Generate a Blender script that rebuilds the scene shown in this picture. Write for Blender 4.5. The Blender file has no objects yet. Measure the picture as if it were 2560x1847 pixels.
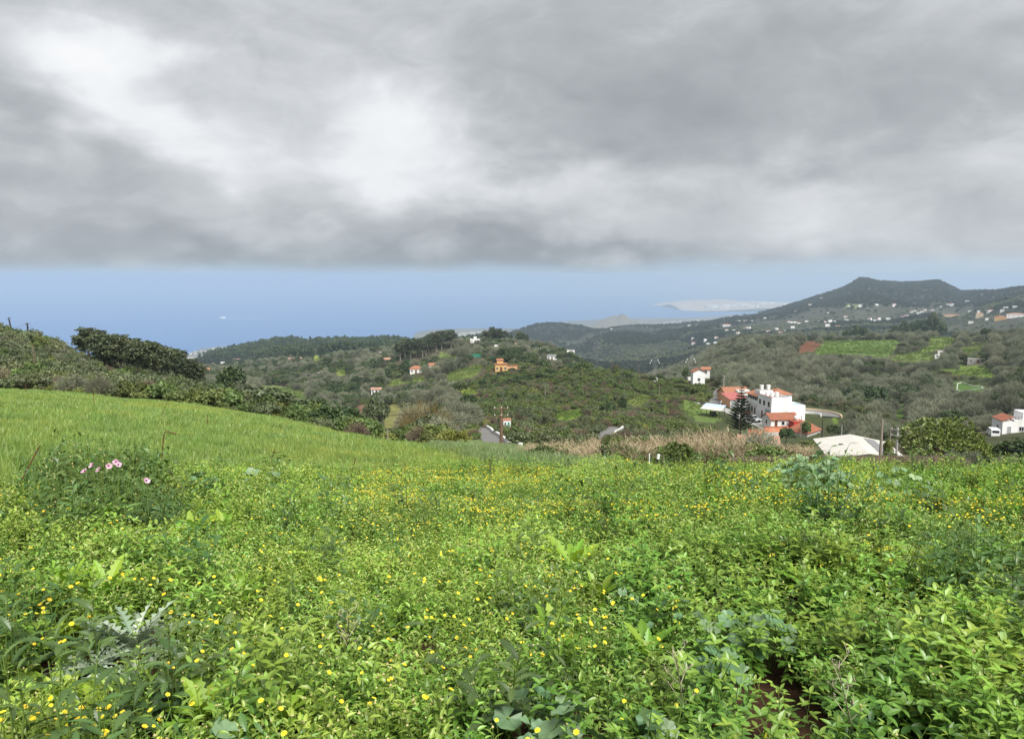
import bpy, math, random
import numpy as np
from mathutils import Vector, Matrix

# ------------------------------------------------------------------ camera, sky, sun, exposure
scene = bpy.context.scene
col = scene.collection
F_PX, CX, CY = 1934.0, 1280.0, 923.5          # focal length and centre of the 2560 x 1847 frame
PITCH = math.radians(6.87)

cam_data = bpy.data.cameras.new('camera')
cam_data.sensor_width = 36.0
cam_data.lens = F_PX / 2560.0 * 36.0
cam_data.clip_start = 0.05
cam_data.clip_end = 300000.0
cam = bpy.data.objects.new('camera', cam_data)
cam.location = (0, 0, 0)
cam.rotation_euler = (math.radians(90) - PITCH, 0, 0)
col.objects.link(cam)
scene.camera = cam

EXPOSURE = 2.1
GAIN = 2.0 ** EXPOSURE
SUN_AZ, SUN_EL = math.radians(152), math.radians(52)

scene.view_settings.view_transform = 'Standard'
scene.view_settings.look = 'None'
scene.view_settings.exposure = EXPOSURE
scene.view_settings.gamma = 1.0
scene.view_settings.use_curve_mapping = False
cy = scene.cycles
cy.use_denoising = True
cy.max_bounces = 6
cy.diffuse_bounces = 3
cy.glossy_bounces = 2
cy.transmission_bounces = 4
cy.transparent_max_bounces = 4
cy.volume_bounces = 2
cy.caustics_reflective = False
cy.caustics_refractive = False
cy.sample_clamp_indirect = 4.0

sd = bpy.data.lights.new('sun', 'SUN')
sd.energy = 1.5
sd.angle = math.radians(38)
sd.color = (1.0, 0.965, 0.91)
sun = bpy.data.objects.new('sun', sd)
S = Vector((math.sin(SUN_AZ) * math.cos(SUN_EL), math.cos(SUN_AZ) * math.cos(SUN_EL), math.sin(SUN_EL)))
sun.rotation_euler = S.to_track_quat('Z', 'Y').to_euler()
sun.location = (0, 0, 500)
col.objects.link(sun)


class Nodes:
    """small helper to write shader maths"""
    def __init__(self, tree):
        self.t = tree; self.n = tree.nodes; self.l = tree.links
    def put(self, sock, v):
        if v is None: return
        if isinstance(v, bpy.types.NodeSocket): self.l.new(v, sock)
        else: sock.default_value = v
    def m(self, op, a, b=None, c=None, clamp=False):
        n = self.n.new('ShaderNodeMath'); n.operation = op; n.use_clamp = clamp
        for i, v in enumerate((a, b, c)): self.put(n.inputs[i], v)
        return n.outputs[0]
    def comb(self, x, y, z):
        n = self.n.new('ShaderNodeCombineXYZ')
        for i, v in enumerate((x, y, z)): self.put(n.inputs[i], v)
        return n.outputs[0]
    def noise(self, vec, scale, detail=4, rough=.5, dist=0., out=0):
        n = self.n.new('ShaderNodeTexNoise')
        if vec is not None: self.l.new(vec, n.inputs['Vector'])
        n.inputs['Scale'].default_value = scale; n.inputs['Detail'].default_value = detail
        n.inputs['Roughness'].default_value = rough; n.inputs['Distortion'].default_value = dist
        return n.outputs[out]
    def ramp(self, fac, stops, interp='LINEAR'):
        n = self.n.new('ShaderNodeValToRGB'); self.put(n.inputs[0], fac)
        e = n.color_ramp.elements; n.color_ramp.interpolation = interp
        while len(e) < len(stops): e.new(0.5)
        for i, (p, c) in enumerate(stops):
            e[i].position = p; e[i].color = (*c, 1) if len(c) == 3 else c
        return n.outputs[0]
    def mix(self, f, a, b, blend='MIX'):
        n = self.n.new('ShaderNodeMix'); n.data_type = 'RGBA'; n.blend_type = blend
        self.put(n.inputs['Factor'], f)
        for k, v in ((6, a), (7, b)):
            if isinstance(v, tuple) and len(v) == 3: v = (*v, 1)
            self.put(n.inputs[k], v)
        return n.outputs[2]
    def smooth(self, x, a, b):
        n = self.n.new('ShaderNodeMapRange'); n.interpolation_type = 'SMOOTHSTEP'
        self.put(n.inputs[0], x); n.inputs[1].default_value = a; n.inputs[2].default_value = b
        n.inputs[3].default_value = 0; n.inputs[4].default_value = 1
        return n.outputs[0]


SKY_STRENGTH = 0.042
world = bpy.data.worlds.new('World')
scene.world = world
world.use_nodes = True
wt = world.node_tree
wt.nodes.clear()
W = Nodes(wt)
tc = wt.nodes.new('ShaderNodeTexCoord')
sep = wt.nodes.new('ShaderNodeSeparateXYZ'); wt.links.new(tc.outputs['Generated'], sep.inputs[0])
dx, dy, dz = sep.outputs
up = W.m('MAXIMUM', dz, 0.0)
k = W.m('DIVIDE', 1.0, W.m('ADD', up, 0.55))
px_, py_ = W.m('MULTIPLY', dx, k), W.m('MULTIPLY', dy, k)
P = W.comb(dx, dy, W.m('MULTIPLY', dz, 1.9))
n_big = W.noise(P, 2.3, 2, 0.5, 0.2)
n_mid = W.noise(P, 5.6, 5, 0.50, 0.55)
n_fine = W.noise(P, 13.0, 5, 0.64, 0.8)
wa = W.noise(W.comb(px_, py_, W.m('ADD', dz, 6.3)), 4.6, 3, 0.5, 0.2)
wb = W.noise(W.comb(px_, py_, W.m('MULTIPLY_ADD', dz, 1.6, 9.1)), 5.2, 4, 0.52, 0.2)
az = W.m('ARCTAN2', dx, dy)
el = W.m('ARCSINE', dz)
azw = W.m('ADD', az, W.m('MULTIPLY', W.m('SUBTRACT', wa, 0.5), 0.30))
elw = W.m('ADD', el, W.m('MULTIPLY', W.m('SUBTRACT', wb, 0.5), 0.15))
# thin, bright places and thick, dark places of the cloud deck: (azimuth, elevation, spreads, weight)
DEG = math.pi / 180
BLOBS = [(-29.0, 13.0, 5.0, 2.4, .34), (-24.5, 13.2, 3.6, 2.2, .26), (-22.0, 9.3, 3.0, 1.8, .22), (-8.0, 10.2, 5.5, 2.2, .30), (-2.0, 6.6, 9.0, 1.8, .24), (-13.0, 7.0, 6.0, 2.0, .16),
         (18.5, 5.0, 5.5, 1.8, .15), (33.0, 8.0, 5.0, 1.5, .14), (31.0, 17.5, 7.0, 2.2, .12), (-11., 13.6, 5., 1.8, .08),
         (13.0, 13.0, 12.0, 4.4, -.17), (-32.0, 7.4, 8.0, 2.2, -.12), (-15.0, 1.4, 17.0, 1.1, -.20), (6.0, 1.3, 12.0, .9, -.16),
         (26.0, 9.0, 7.0, 2.2, -.08), (-33., 2.2, 8., 1.4, -.08)]
acc = W.m('ADD', 0.525, 0.0)
for a0, e0, sa, se, w in BLOBS:
    qa = W.m('DIVIDE', W.m('SUBTRACT', azw, a0 * DEG), sa * DEG)
    qe = W.m('DIVIDE', W.m('SUBTRACT', elw, e0 * DEG), se * DEG)
    g = W.m('EXPONENT', W.m('MULTIPLY', W.m('MULTIPLY_ADD', qa, qa, W.m('MULTIPLY', qe, qe)), -0.7))
    acc = W.m('MULTIPLY_ADD', g, w, acc)
acc = W.m('MULTIPLY_ADD', W.m('SUBTRACT', n_big, 0.5), 0.22, acc)
acc = W.m('MULTIPLY_ADD', W.m('SUBTRACT', n_mid, 0.5), 0.42, acc)
bright = W.m('MULTIPLY_ADD', W.m('SUBTRACT', n_fine, 0.5), 0.24, acc)
cloud = W.ramp(bright, [(0.0, (.25, .268, .29)), (0.26, (.345, .368, .395)), (0.46, (.47, .495, .525)), (0.62, (.635, .662, .69)),
                        (0.82, (.86, .885, .91)), (1.0, (.95, .965, .98))])
# under the deck, over the sea, a strip of clear hazy air
rise = W.smooth(az, 0.0, 0.42)
edge = W.m('SUBTRACT', W.m('MULTIPLY_ADD', W.m('SUBTRACT', n_mid, 0.5), 0.030, el), W.m('MULTIPLY', rise, 0.011))
deck = W.m('MULTIPLY_ADD', W.smooth(edge, -0.005, 0.022), 0.50, 0.50)
sky = wt.nodes.new('ShaderNodeTexSky')
sky.sky_type = 'NISHITA'; sky.sun_disc = False
sky.sun_elevation = SUN_EL; sky.sun_rotation = SUN_AZ
sky.altitude = 600; sky.dust_density = 1.0
wt.links.new(W.comb(dx, dy, W.m('ADD', up, 0.14)), sky.inputs[0])
bg_sky = wt.nodes.new('ShaderNodeBackground'); wt.links.new(sky.outputs[0], bg_sky.inputs[0]); bg_sky.inputs[1].default_value = SKY_STRENGTH
bg_cl = wt.nodes.new('ShaderNodeBackground'); wt.links.new(cloud, bg_cl.inputs[0]); bg_cl.inputs[1].default_value = 1.0 / GAIN
mixw = wt.nodes.new('ShaderNodeMixShader')
wt.links.new(deck, mixw.inputs[0]); wt.links.new(bg_sky.outputs[0], mixw.inputs[1]); wt.links.new(bg_cl.outputs[0], mixw.inputs[2])
wo = wt.nodes.new('ShaderNodeOutputWorld'); wt.links.new(mixw.outputs[0], wo.inputs[0])
world.cycles.sampling_method = 'MANUAL'
world.cycles.sample_map_resolution = 512

# ------------------------------------------------------------------ frame geometry
SP, CP = math.sin(PITCH), math.cos(PITCH)

def ray(u, v):
    """azimuth and tangent of elevation of the line of sight through a point of the photograph"""
    a = (np.asarray(u, float) - CX) / F_PX
    b = (CY - np.asarray(v, float)) / F_PX
    x = a; y = CP + b * SP; z = -SP + b * CP
    h = np.sqrt(x * x + y * y)
    return np.arctan2(x, y), z / h

def project(x, y, z):
    dep = y * CP - z * SP
    dep = np.where(dep < 1e-3, 1e-3, dep)
    upc = y * SP + z * CP
    return CX + F_PX * x / dep, CY - F_PX * upc / dep

# ------------------------------------------------------------------ noise
def _hash(ix, iy, seed):
    h = (ix.astype(np.int64) * 374761393 + iy.astype(np.int64) * 668265263 + seed * 1442695041) & 0xFFFFFFFF
    h = ((h ^ (h >> 13)) * 1274126177) & 0xFFFFFFFF
    h = h ^ (h >> 16)
    return (h & 0xFFFFFF) / float(0xFFFFFF)

def vnoise(x, y, seed=0):
    x = np.asarray(x, float); y = np.asarray(y, float)
    ix = np.floor(x); iy = np.floor(y); fx = x - ix; fy = y - iy
    fx = fx * fx * (3 - 2 * fx); fy = fy * fy * (3 - 2 * fy)
    ix = ix.astype(np.int64); iy = iy.astype(np.int64)
    a = _hash(ix, iy, seed); b = _hash(ix + 1, iy, seed); c = _hash(ix, iy + 1, seed); d = _hash(ix + 1, iy + 1, seed)
    return (a * (1 - fx) + b * fx) * (1 - fy) + (c * (1 - fx) + d * fx) * fy

def fbm(x, y, seed=0, oct=4):
    s = 0; a = 0.5; t = 0
    for i in range(oct):
        s = s + a * vnoise(x, y, seed + i * 17); t += a; a *= 0.5; x = x * 2.03 + 11.3; y = y * 2.03 - 7.1
    return s / t

def sstep(x, a, b):
    t = np.clip((np.asarray(x, float) - a) / (b - a), 0, 1)
    return t * t * (3 - 2 * t)

# ------------------------------------------------------------------ terrain
SEA = -600.0
VEG = 0.30
# each line follows one fold of the land: (column, row, horizontal distance)
CREST = [(-600, 950, 80), (0, 968, 75), (300, 989, 70), (470, 1006, 66), (600, 1026, 60), (760, 1052, 52), (850, 1076, 44), (950, 1096, 36),
         (1100, 1112, 30), (1250, 1138, 24), (1400, 1152, 20), (1600, 1160, 16), (1800, 1160, 14.5), (2050, 1156, 14), (2300, 1160, 14),
         (2560, 1150, 15), (3200, 1130, 18)]
LINES = [
 [(-600, 965, 100), (0, 975, 100), (300, 995, 100), (600, 1040, 90), (760, 1085, 85), (950, 1113, 75), (1200, 1112, 75), (1350, 1132, 62), (1500, 1160, 60), (1800, 1172, 62), (2100, 1180, 66), (2560, 1170, 66)],
 [(-600, 850, 150), (0, 905, 140), (300, 952, 150), (440, 978, 140), (650, 1015, 130), (850, 1078, 200), (1000, 1090, 150), (1200, 1078, 105), (1350, 1092, 120), (1520, 1085, 130), (1700, 1108, 140), (1900, 1102, 160), (2080, 1105, 160), (2300, 1125, 150), (2560, 1120, 150)],
 [(-600, 740, 240), (0, 832, 200), (100, 850, 192), (180, 885, 188), (300, 925, 200), (420, 955, 180), (520, 990, 160), (650, 1022, 175), (760, 1045, 260), (850, 1045, 300), (950, 1062, 260), (1100, 1060, 180), (1250, 1030, 190), (1400, 1020, 210), (1560, 1030, 215), (1750, 1058, 215), (1850, 1056, 215), (2000, 1058, 218), (2150, 1092, 230), (2300, 1100, 230), (2560, 1085, 230)],
 [(-600, 800, 330), (0, 880, 320), (300, 965, 330), (440, 962, 330), (550, 985, 350), (700, 990, 400), (850, 1002, 440), (1000, 1012, 380), (1150, 968, 330), (1300, 940, 330), (1400, 925, 335), (1480, 922, 335), (1560, 933, 330), (1650, 953, 320), (1750, 972, 310), (1850, 1000, 290), (1950, 1020, 290), (2050, 1035, 320), (2200, 1040, 330), (2400, 1052, 300), (2560, 1042, 280)],
 [(-600, 850, 560), (0, 910, 560), (300, 955, 560), (440, 945, 560), (550, 952, 600), (700, 962, 650), (850, 945, 600), (1000, 945, 520), (1150, 905, 500), (1300, 895, 500), (1400, 940, 480), (1480, 955, 460), (1600, 985, 450), (1750, 965, 450), (1850, 955, 430), (1950, 950, 430), (2050, 955, 440), (2200, 960, 440), (2400, 960, 430), (2560, 958, 380)],
 [(-600, 860, 1000), (0, 920, 1000), (300, 925, 1000), (440, 918, 1000), (550, 926, 1050), (700, 908, 1000), (850, 890, 850), (1000, 880, 750), (1150, 862, 720), (1250, 862, 720), (1350, 872, 700), (1430, 886, 680), (1500, 955, 700), (1600, 960, 700), (1700, 940, 640), (1800, 908, 620), (1900, 892, 610), (2000, 882, 600), (2100, 886, 600), (2250, 884, 610), (2400, 882, 600), (2560, 880, 560)],
 [(-600, 880, 1500), (0, 910, 1500), (300, 905, 1500), (440, 908, 1500), (550, 912, 1500), (700, 892, 1400), (850, 888, 1300), (1000, 890, 1200), (1150, 885, 1100), (1300, 885, 1200), (1430, 905, 1250), (1600, 950, 1150), (1700, 938, 950), (1800, 870, 850), (1850, 856, 820), (2000, 850, 800), (2200, 850, 820), (2300, 845, 800), (2400, 842, 760), (2560, 838, 720)],
 [(-600, 900, 2600), (0, 930, 2500), (300, 905, 2400), (440, 906, 2300), (520, 888, 2300), (600, 874, 2200), (700, 862, 2100), (800, 855, 2000), (900, 856, 1950), (1000, 855, 1900), (1100, 858, 1800), (1200, 858, 1700), (1300, 868, 1700), (1400, 890, 1800), (1500, 908, 1700), (1600, 912, 1600), (1700, 905, 1500), (1800, 882, 1400), (2000, 874, 1400), (2300, 868, 1300), (2560, 862, 1200)],
 [(-600, 900, 4000), (0, 915, 4000), (440, 900, 3800), (700, 880, 3400), (1000, 865, 3000), (1200, 850, 2800), (1300, 848, 2700), (1400, 850, 2600), (1500, 850, 2600), (1600, 845, 2500), (1700, 836, 2500), (1800, 830, 2400), (2000, 820, 2300), (2200, 816, 2200), (2400, 806, 2000), (2560, 800, 1800)],
 [(-600, 900, 5000), (440, 900, 5000), (1000, 865, 4200), (1200, 850, 3600), (1290, 822, 3400), (1340, 808, 3400), (1400, 801, 3400), (1450, 808, 3400), (1480, 816, 3500), (1550, 815, 3500), (1650, 813, 3600), (1700, 811, 3600), (1760, 803, 3600), (1800, 795, 3600), (1850, 785, 3600), (1900, 775, 3700), (1950, 763, 3800), (2000, 748, 3900), (2050, 733, 4000), (2100, 715, 4100), (2128, 702, 4200), (2150, 688, 4200), (2165, 688, 4200), (2200, 696, 4200), (2250, 703, 4200), (2300, 702, 4200), (2345, 698, 4200), (2372, 710, 4200), (2400, 725, 4100), (2430, 722, 3800), (2480, 715, 3400), (2520, 708, 3300), (2560, 704, 3200), (3200, 690, 3000)],
]
# lowlands and coast, as heights: distance -> [(column, height)]
LOW = [
 (5300, [(-600, -606), (380, -606), (440, -585), (600, -540), (800, -560), (1000, -560), (1200, -490), (1400, -430), (1600, -400), (2000, -330), (2200, -200), (2560, -200), (3200, -200)]),
 (6200, [(-600, -606), (420, -606), (480, -595), (540, -568), (620, -560), (700, -590), (800, -606), (1000, -600), (1110, -478), (1200, -468), (1300, -500), (1450, -515), (1600, -480), (1800, -450), (2560, -350), (3200, -350)]),
 (7200, [(-600, -606), (1020, -606), (1110, -540), (1200, -520), (1300, -540), (1450, -520), (1620, -480), (1700, -470), (1800, -450), (2560, -400), (3200, -400)]),
 (9000, [(-600, -606), (1300, -606), (1480, -585), (1600, -560), (1700, -505), (1800, -490), (1900, -500), (2560, -480), (3200, -480)]),
 (11500, [(-600, -606), (1700, -606), (1900, -590), (2560, -560), (3200, -560)]),
 (14000, [(-600, -606), (3200, -606)]),
]

def line_funcs():
    out = []
    def fn(azs, Ds, Zs):
        o = np.argsort(azs)
        return np.array(azs)[o], np.array(Ds, float)[o], np.array(Zs, float)[o]
    a, d, z = [], [], []
    for u, v, D in CREST:
        A, t = ray(u, v); a.append(A); d.append(D); z.append(D * t - VEG)
    out.append(fn(a, d, z))
    for L in LINES:
        a, d, z = [], [], []
        for u, v, D in L:
            A, t = ray(u, v); a.append(A); d.append(D); z.append(D * t)
        out.append(fn(a, d, z))
    for D, L in LOW:
        a, z = [], []
        for u, zz in L:
            A, t = ray(u, 800); a.append(A); z.append(zz)
        out.append(fn(a, [D] * len(a), z))
    return out

fine_az = np.linspace(math.radians(-40), math.radians(40), 760)
co1 = np.linspace(-math.pi, math.radians(-40), 60)[:-1]
co2 = np.linspace(math.radians(40), math.pi, 60)[1:]
AZ = np.concatenate([co1, fine_az, co2])
DG = np.concatenate([[0.0, 0.02, 0.3], np.geomspace(0.6, 14000, 620)])
LF = line_funcs()
ZG = np.zeros((len(AZ), len(DG)))
Dk = np.stack([np.interp(AZ, a, d) for a, d, z in LF], 1)
Zk = np.stack([np.interp(AZ, a, z) for a, d, z in LF], 1)
for i in range(len(AZ)):
    dk = np.concatenate([[0.0], Dk[i]]); zk = np.concatenate([[-1.6], Zk[i]])
    dk = np.maximum.accumulate(dk + np.arange(len(dk)) * 1e-3)
    ZG[i] = np.interp(DG, dk, zk)
# round the folds a little (along distance), more where the land is far
ker = np.array([1, 4, 6, 4, 1], float); ker /= ker.sum()
for _ in range(3):
    pad = np.pad(ZG, ((0, 0), (2, 2)), mode='edge')
    sm = sum(ker[j] * pad[:, j:j + ZG.shape[1]] for j in range(5))
    ZG = np.where(DG[None, :] > 10, sm, ZG)
XG = DG[None, :] * np.sin(AZ)[:, None]; YG = DG[None, :] * np.cos(AZ)[:, None]
DD = np.broadcast_to(DG[None, :], ZG.shape)
land = sstep(ZG, -606, -570)
# the cinder cone by the coast
c_a, _ = ray(1548, 800)
cxn, cyn = 7000 * math.sin(c_a), 7000 * math.cos(c_a)
rc = np.hypot(XG - cxn, YG - cyn)
ZG = np.maximum(ZG, -338 - .50 * np.maximum(rc - 45, 0) + 10 * np.sin(np.arctan2(XG - cxn, YG - cyn) * 3))
for wl, amp, d0, d1 in ((420, 26, 1500, 3200), (170, 9, 700, 1500), (60, 3.4, 240, 600), (22, 1.1, 90, 200), (7, .22, 16, 60), (2.2, .10, 0, 6), (0.7, .03, 0, 3)):
    ZG = ZG + (fbm(XG / wl + 3.3, YG / wl - 8.1, int(wl * 10), 3) - 0.5) * 2 * amp * sstep(DD, d0, d1) * np.where(DD > 1500, land, 1) * (1 - .72 * sstep(DD, 2200, 3200))
# gullies cut into the big slopes
gul = np.abs(fbm(XG / 330 + 40, YG / 900, 91, 3) - 0.5) * 2
ZG = ZG - (1 - sstep(gul, 0, .35)) * 38 * sstep(DD, 1300, 2200) * land * (1 - .75 * sstep(DD, 3000, 3600)) * (1 - sstep(DD, 4200, 6000))
ZG = np.maximum(ZG, -606.0)
ZG[:, 0] = -1.6

def grididx(x, y):
    a = np.arctan2(x, y); d = np.hypot(x, y)
    fi = np.interp(a, AZ, np.arange(len(AZ))); fj = np.interp(d, DG, np.arange(len(DG)))
    return fi, fj

def H(x, y):
    x = np.asarray(x, float); y = np.asarray(y, float)
    fi, fj = grididx(x, y)
    i = np.clip(fi.astype(int), 0, len(AZ) - 2); j = np.clip(fj.astype(int), 0, len(DG) - 2)
    s = fi - i; t = fj - j
    return (ZG[i, j] * (1 - s) + ZG[i + 1, j] * s) * (1 - t) + (ZG[i, j + 1] * (1 - s) + ZG[i + 1, j + 1] * s) * t

def at(u, v, D):
    A, t = ray(u, v)
    return Vector((D * math.sin(A), D * math.cos(A), D * float(t)))

def ground(u, D, v=1000):
    A, t = ray(u, v)
    x, y = D * math.sin(A), D * math.cos(A)
    return Vector((x, y, float(H(x, y))))

def hit(u, v, dmin=1.0):
    """first point of the land on a line of sight, beyond dmin"""
    A, t = ray(u, v)
    d = np.geomspace(dmin, 13000, 4000)
    z = H(d * math.sin(A), d * math.cos(A))
    w = np.nonzero(z >= d * t)[0]
    D = d[w[0]] if len(w) else d[-1]
    x, y = D * math.sin(A), D * math.cos(A)
    return Vector((x, y, float(H(x, y))))

def add_pad(x, y, z, r0, r1):
    global ZG
    r = np.hypot(XG - x, YG - y)
    w = 1 - sstep(r, r0, r1)
    ZG = ZG * (1 - w) + z * w

# level ground for the hamlet in the valley
CORNER = at(1927, 1053, 215)
A_AX = Vector((-0.141, 0.990, 0)); B_AX = Vector((0.990, 0.141, 0))
pc = CORNER + A_AX * 12 + B_AX * 5
add_pad(pc.x, pc.y, CORNER.z, 27, 50)
p2 = CORNER + A_AX * -12 + B_AX * 1
add_pad(p2.x, p2.y, CORNER.z - .6, 13, 30)
p3 = at(1744, 958, 300)
add_pad(p3.x, p3.y, p3.z, 7, 24)
# ------------------------------------------------------------------ helpers: objects, meshes
def tag(o, label=None, cat=None, group=None, kind=None):
    if label: o['label'] = label
    if cat: o['category'] = cat
    if group: o['group'] = group
    if kind: o['kind'] = kind
    return o

def obj(name, mesh, parent=None, loc=None):
    o = bpy.data.objects.new(name, mesh); col.objects.link(o)
    if parent is not None: o.parent = parent
    if loc is not None: o.location = loc
    return o

LANDMARK = {}
_CUT = (' with ', ' beside ', ' on ', ' in ', ' at ', ' under ', ' behind ', ' below ', ' above ', ' near ', ' of ', ' by ', ' amid', ' among', ' standing', ' between', ' rising', ' next ', ' before ', ' leaning', ' peeping', ' lost ', ' half ', ' beneath ', ' roofed', ' glimpsed', ', ', ' low ', ' alone', ' from ', ' touching', ' crowning', ' hugging', ' screening', ' lower', ' just ', ' against', ' parked', ' round ', ' along')
def short(label):
    s = label
    for c in _CUT:
        i = s.find(c)
        if i > 0: s = s[:i]
    return s

def near_label(head, p, cats, size=None):
    """words that tell which one: what it looks like and the landmark it stands by"""
    best = None
    for s, L in LANDMARK.items():
        if len(L) != 1 or L[0][0] not in cats or len(s.split()) < 3 or s in ('yellow-green bush', 'dark evergreen tree', 'dark round tree', 'round dark tree'): continue
        d = (L[0][1] - p).length
        if best is None or d < best[0]: best = (d, s, L[0][1])
    d, s, q = best
    dp, dq = math.hypot(p.x, p.y), math.hypot(q.x, q.y)
    dz_ = p.z - q.z
    rel = 'beside' if d < 12 + .02 * dp else ('uphill from' if dz_ > .12 * d else 'downhill from' if dz_ < -.12 * d else 'behind' if dp > dq * 1.03 else 'in front of' if dp < dq * .97 else 'near')
    return '%s %s the %s' % (head, rel, s)

def thing(name, label, cat, loc=(0, 0, 0), rz=0.0, group=None):
    o = bpy.data.objects.new(name, None); col.objects.link(o)
    o.empty_display_size = 0.2
    o.location = loc; o.rotation_euler = (0, 0, rz)
    if group is None: LANDMARK.setdefault(short(label), []).append((cat, Vector(loc)))
    return tag(o, label, cat, group)

def copy_tree(o, parent=None):
    c = o.copy(); col.objects.link(c); c.parent = parent
    for ch in o.children: copy_tree(ch, c)
    return c

class MB:
    """collects faces for one mesh; every face may carry a tint value and a material slot"""
    def __init__(self):
        self.v = []; self.f = []; self.t = []; self.m = []
    def add(self, verts, faces, tint=0.5, mat=0):
        b = len(self.v)
        self.v.extend([tuple(p) for p in verts])
        for f in faces:
            self.f.append(tuple(b + i for i in f)); self.m.append(mat)
        self.t.extend([tint] * len(verts) if not isinstance(tint, (list, np.ndarray)) else list(tint))
        return self
    def box(self, x0, x1, y0, y1, z0, z1, mat=0, tint=.5):
        v = [(x0, y0, z0), (x1, y0, z0), (x1, y1, z0), (x0, y1, z0), (x0, y0, z1), (x1, y0, z1), (x1, y1, z1), (x0, y1, z1)]
        return self.add(v, [(0, 3, 2, 1), (4, 5, 6, 7), (0, 1, 5, 4), (1, 2, 6, 5), (2, 3, 7, 6), (3, 0, 4, 7)], tint, mat)
    def tube(self, pts, rad, n=6, mat=0, tint=.5, cap=True):
        pts = [Vector(p) for p in pts]
        if not hasattr(rad, '__len__'): rad = [rad] * len(pts)
        vs = []; fs = []
        for i, p in enumerate(pts):
            d = (pts[min(i + 1, len(pts) - 1)] - pts[max(i - 1, 0)])
            d = d.normalized() if d.length > 1e-9 else Vector((0, 0, 1))
            a = d.orthogonal().normalized() if abs(d.z) > .95 else d.cross(Vector((0, 0, 1))).normalized()
            b = d.cross(a)
            for j in range(n):
                th = 2 * math.pi * j / n
                vs.append(p + (a * math.cos(th) + b * math.sin(th)) * rad[i])
        for i in range(len(pts) - 1):
            for j in range(n):
                q = (j + 1) % n
                fs.append((i * n + j, i * n + q, (i + 1) * n + q, (i + 1) * n + j))
        if cap:
            fs.append(tuple(range(n))[::-1]); fs.append(tuple((len(pts) - 1) * n + j for j in range(n)))
        return self.add(vs, fs, tint, mat)
    def lathe(self, prof, n=12, mat=0, c=(0, 0, 0), tint=.5):
        vs = []; fs = []
        for r, z in prof:
            for j in range(n):
                th = 2 * math.pi * j / n; vs.append((c[0] + r * math.cos(th), c[1] + r * math.sin(th), c[2] + z))
        for i in range(len(prof) - 1):
            for j in range(n):
                q = (j + 1) % n; fs.append((i * n + j, i * n + q, (i + 1) * n + q, (i + 1) * n + j))
        fs.append(tuple(range(n))[::-1]); fs.append(tuple((len(prof) - 1) * n + j for j in range(n)))
        return self.add(vs, fs, tint, mat)
    def mesh(self, name, *mats, smooth=False):
        me = bpy.data.meshes.new(name)
        me.from_pydata(self.v, [], self.f)
        for m in mats: me.materials.append(m)
        if len(mats) > 1: me.polygons.foreach_set('material_index', self.m)
        at_ = me.attributes.new('tint', 'FLOAT', 'POINT'); at_.data.foreach_set('value', np.array(self.t, np.float32))
        if smooth: me.polygons.foreach_set('use_smooth', [True] * len(self.f))
        me.update()
        return me
    def build(self, name, mat, parent=None, loc=None, smooth=False):
        mats = mat if isinstance(mat, (tuple, list)) else (mat,)
        return obj(name, self.mesh(name, *mats, smooth=smooth), parent, loc)

def np_mesh(name, verts, faces, tint=None, mats=(), smooth=False, midx=None):
    """mesh from arrays; all faces with the same number of corners"""
    verts = np.asarray(verts, np.float32); faces = np.asarray(faces, np.int32)
    me = bpy.data.meshes.new(name)
    n, kx = faces.shape
    me.vertices.add(len(verts)); me.vertices.foreach_set('co', verts.ravel())
    me.loops.add(n * kx); me.loops.foreach_set('vertex_index', faces.ravel())
    me.polygons.add(n)
    me.polygons.foreach_set('loop_start', np.arange(0, n * kx, kx, dtype=np.int32))
    for m in mats: me.materials.append(m)
    if midx is not None: me.polygons.foreach_set('material_index', np.asarray(midx, np.int32))
    if tint is not None:
        a = me.attributes.new('tint', 'FLOAT', 'POINT'); a.data.foreach_set('value', np.asarray(tint, np.float32))
    me.polygons.foreach_set('use_smooth', np.full(n, smooth, bool))
    me.update(calc_edges=True); me.validate()
    return me

def inpoly(u, v, poly):
    u = np.asarray(u); v = np.asarray(v); r = np.zeros(u.shape, bool)
    n = len(poly)
    for i in range(n):
        x1, y1 = poly[i]; x2, y2 = poly[(i + 1) % n]
        if y1 == y2: continue
        c = ((y1 > v) != (y2 > v)) & (u < (x2 - x1) * (v - y1) / (y2 - y1) + x1)
        r ^= c
    return r

# ------------------------------------------------------------------ materials
def newmat(name):
    m = bpy.data.materials.new(name); m.use_nodes = True
    m.node_tree.nodes.clear()
    N = Nodes(m.node_tree)
    out = N.n.new('ShaderNodeOutputMaterial')
    return m, N, out

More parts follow.
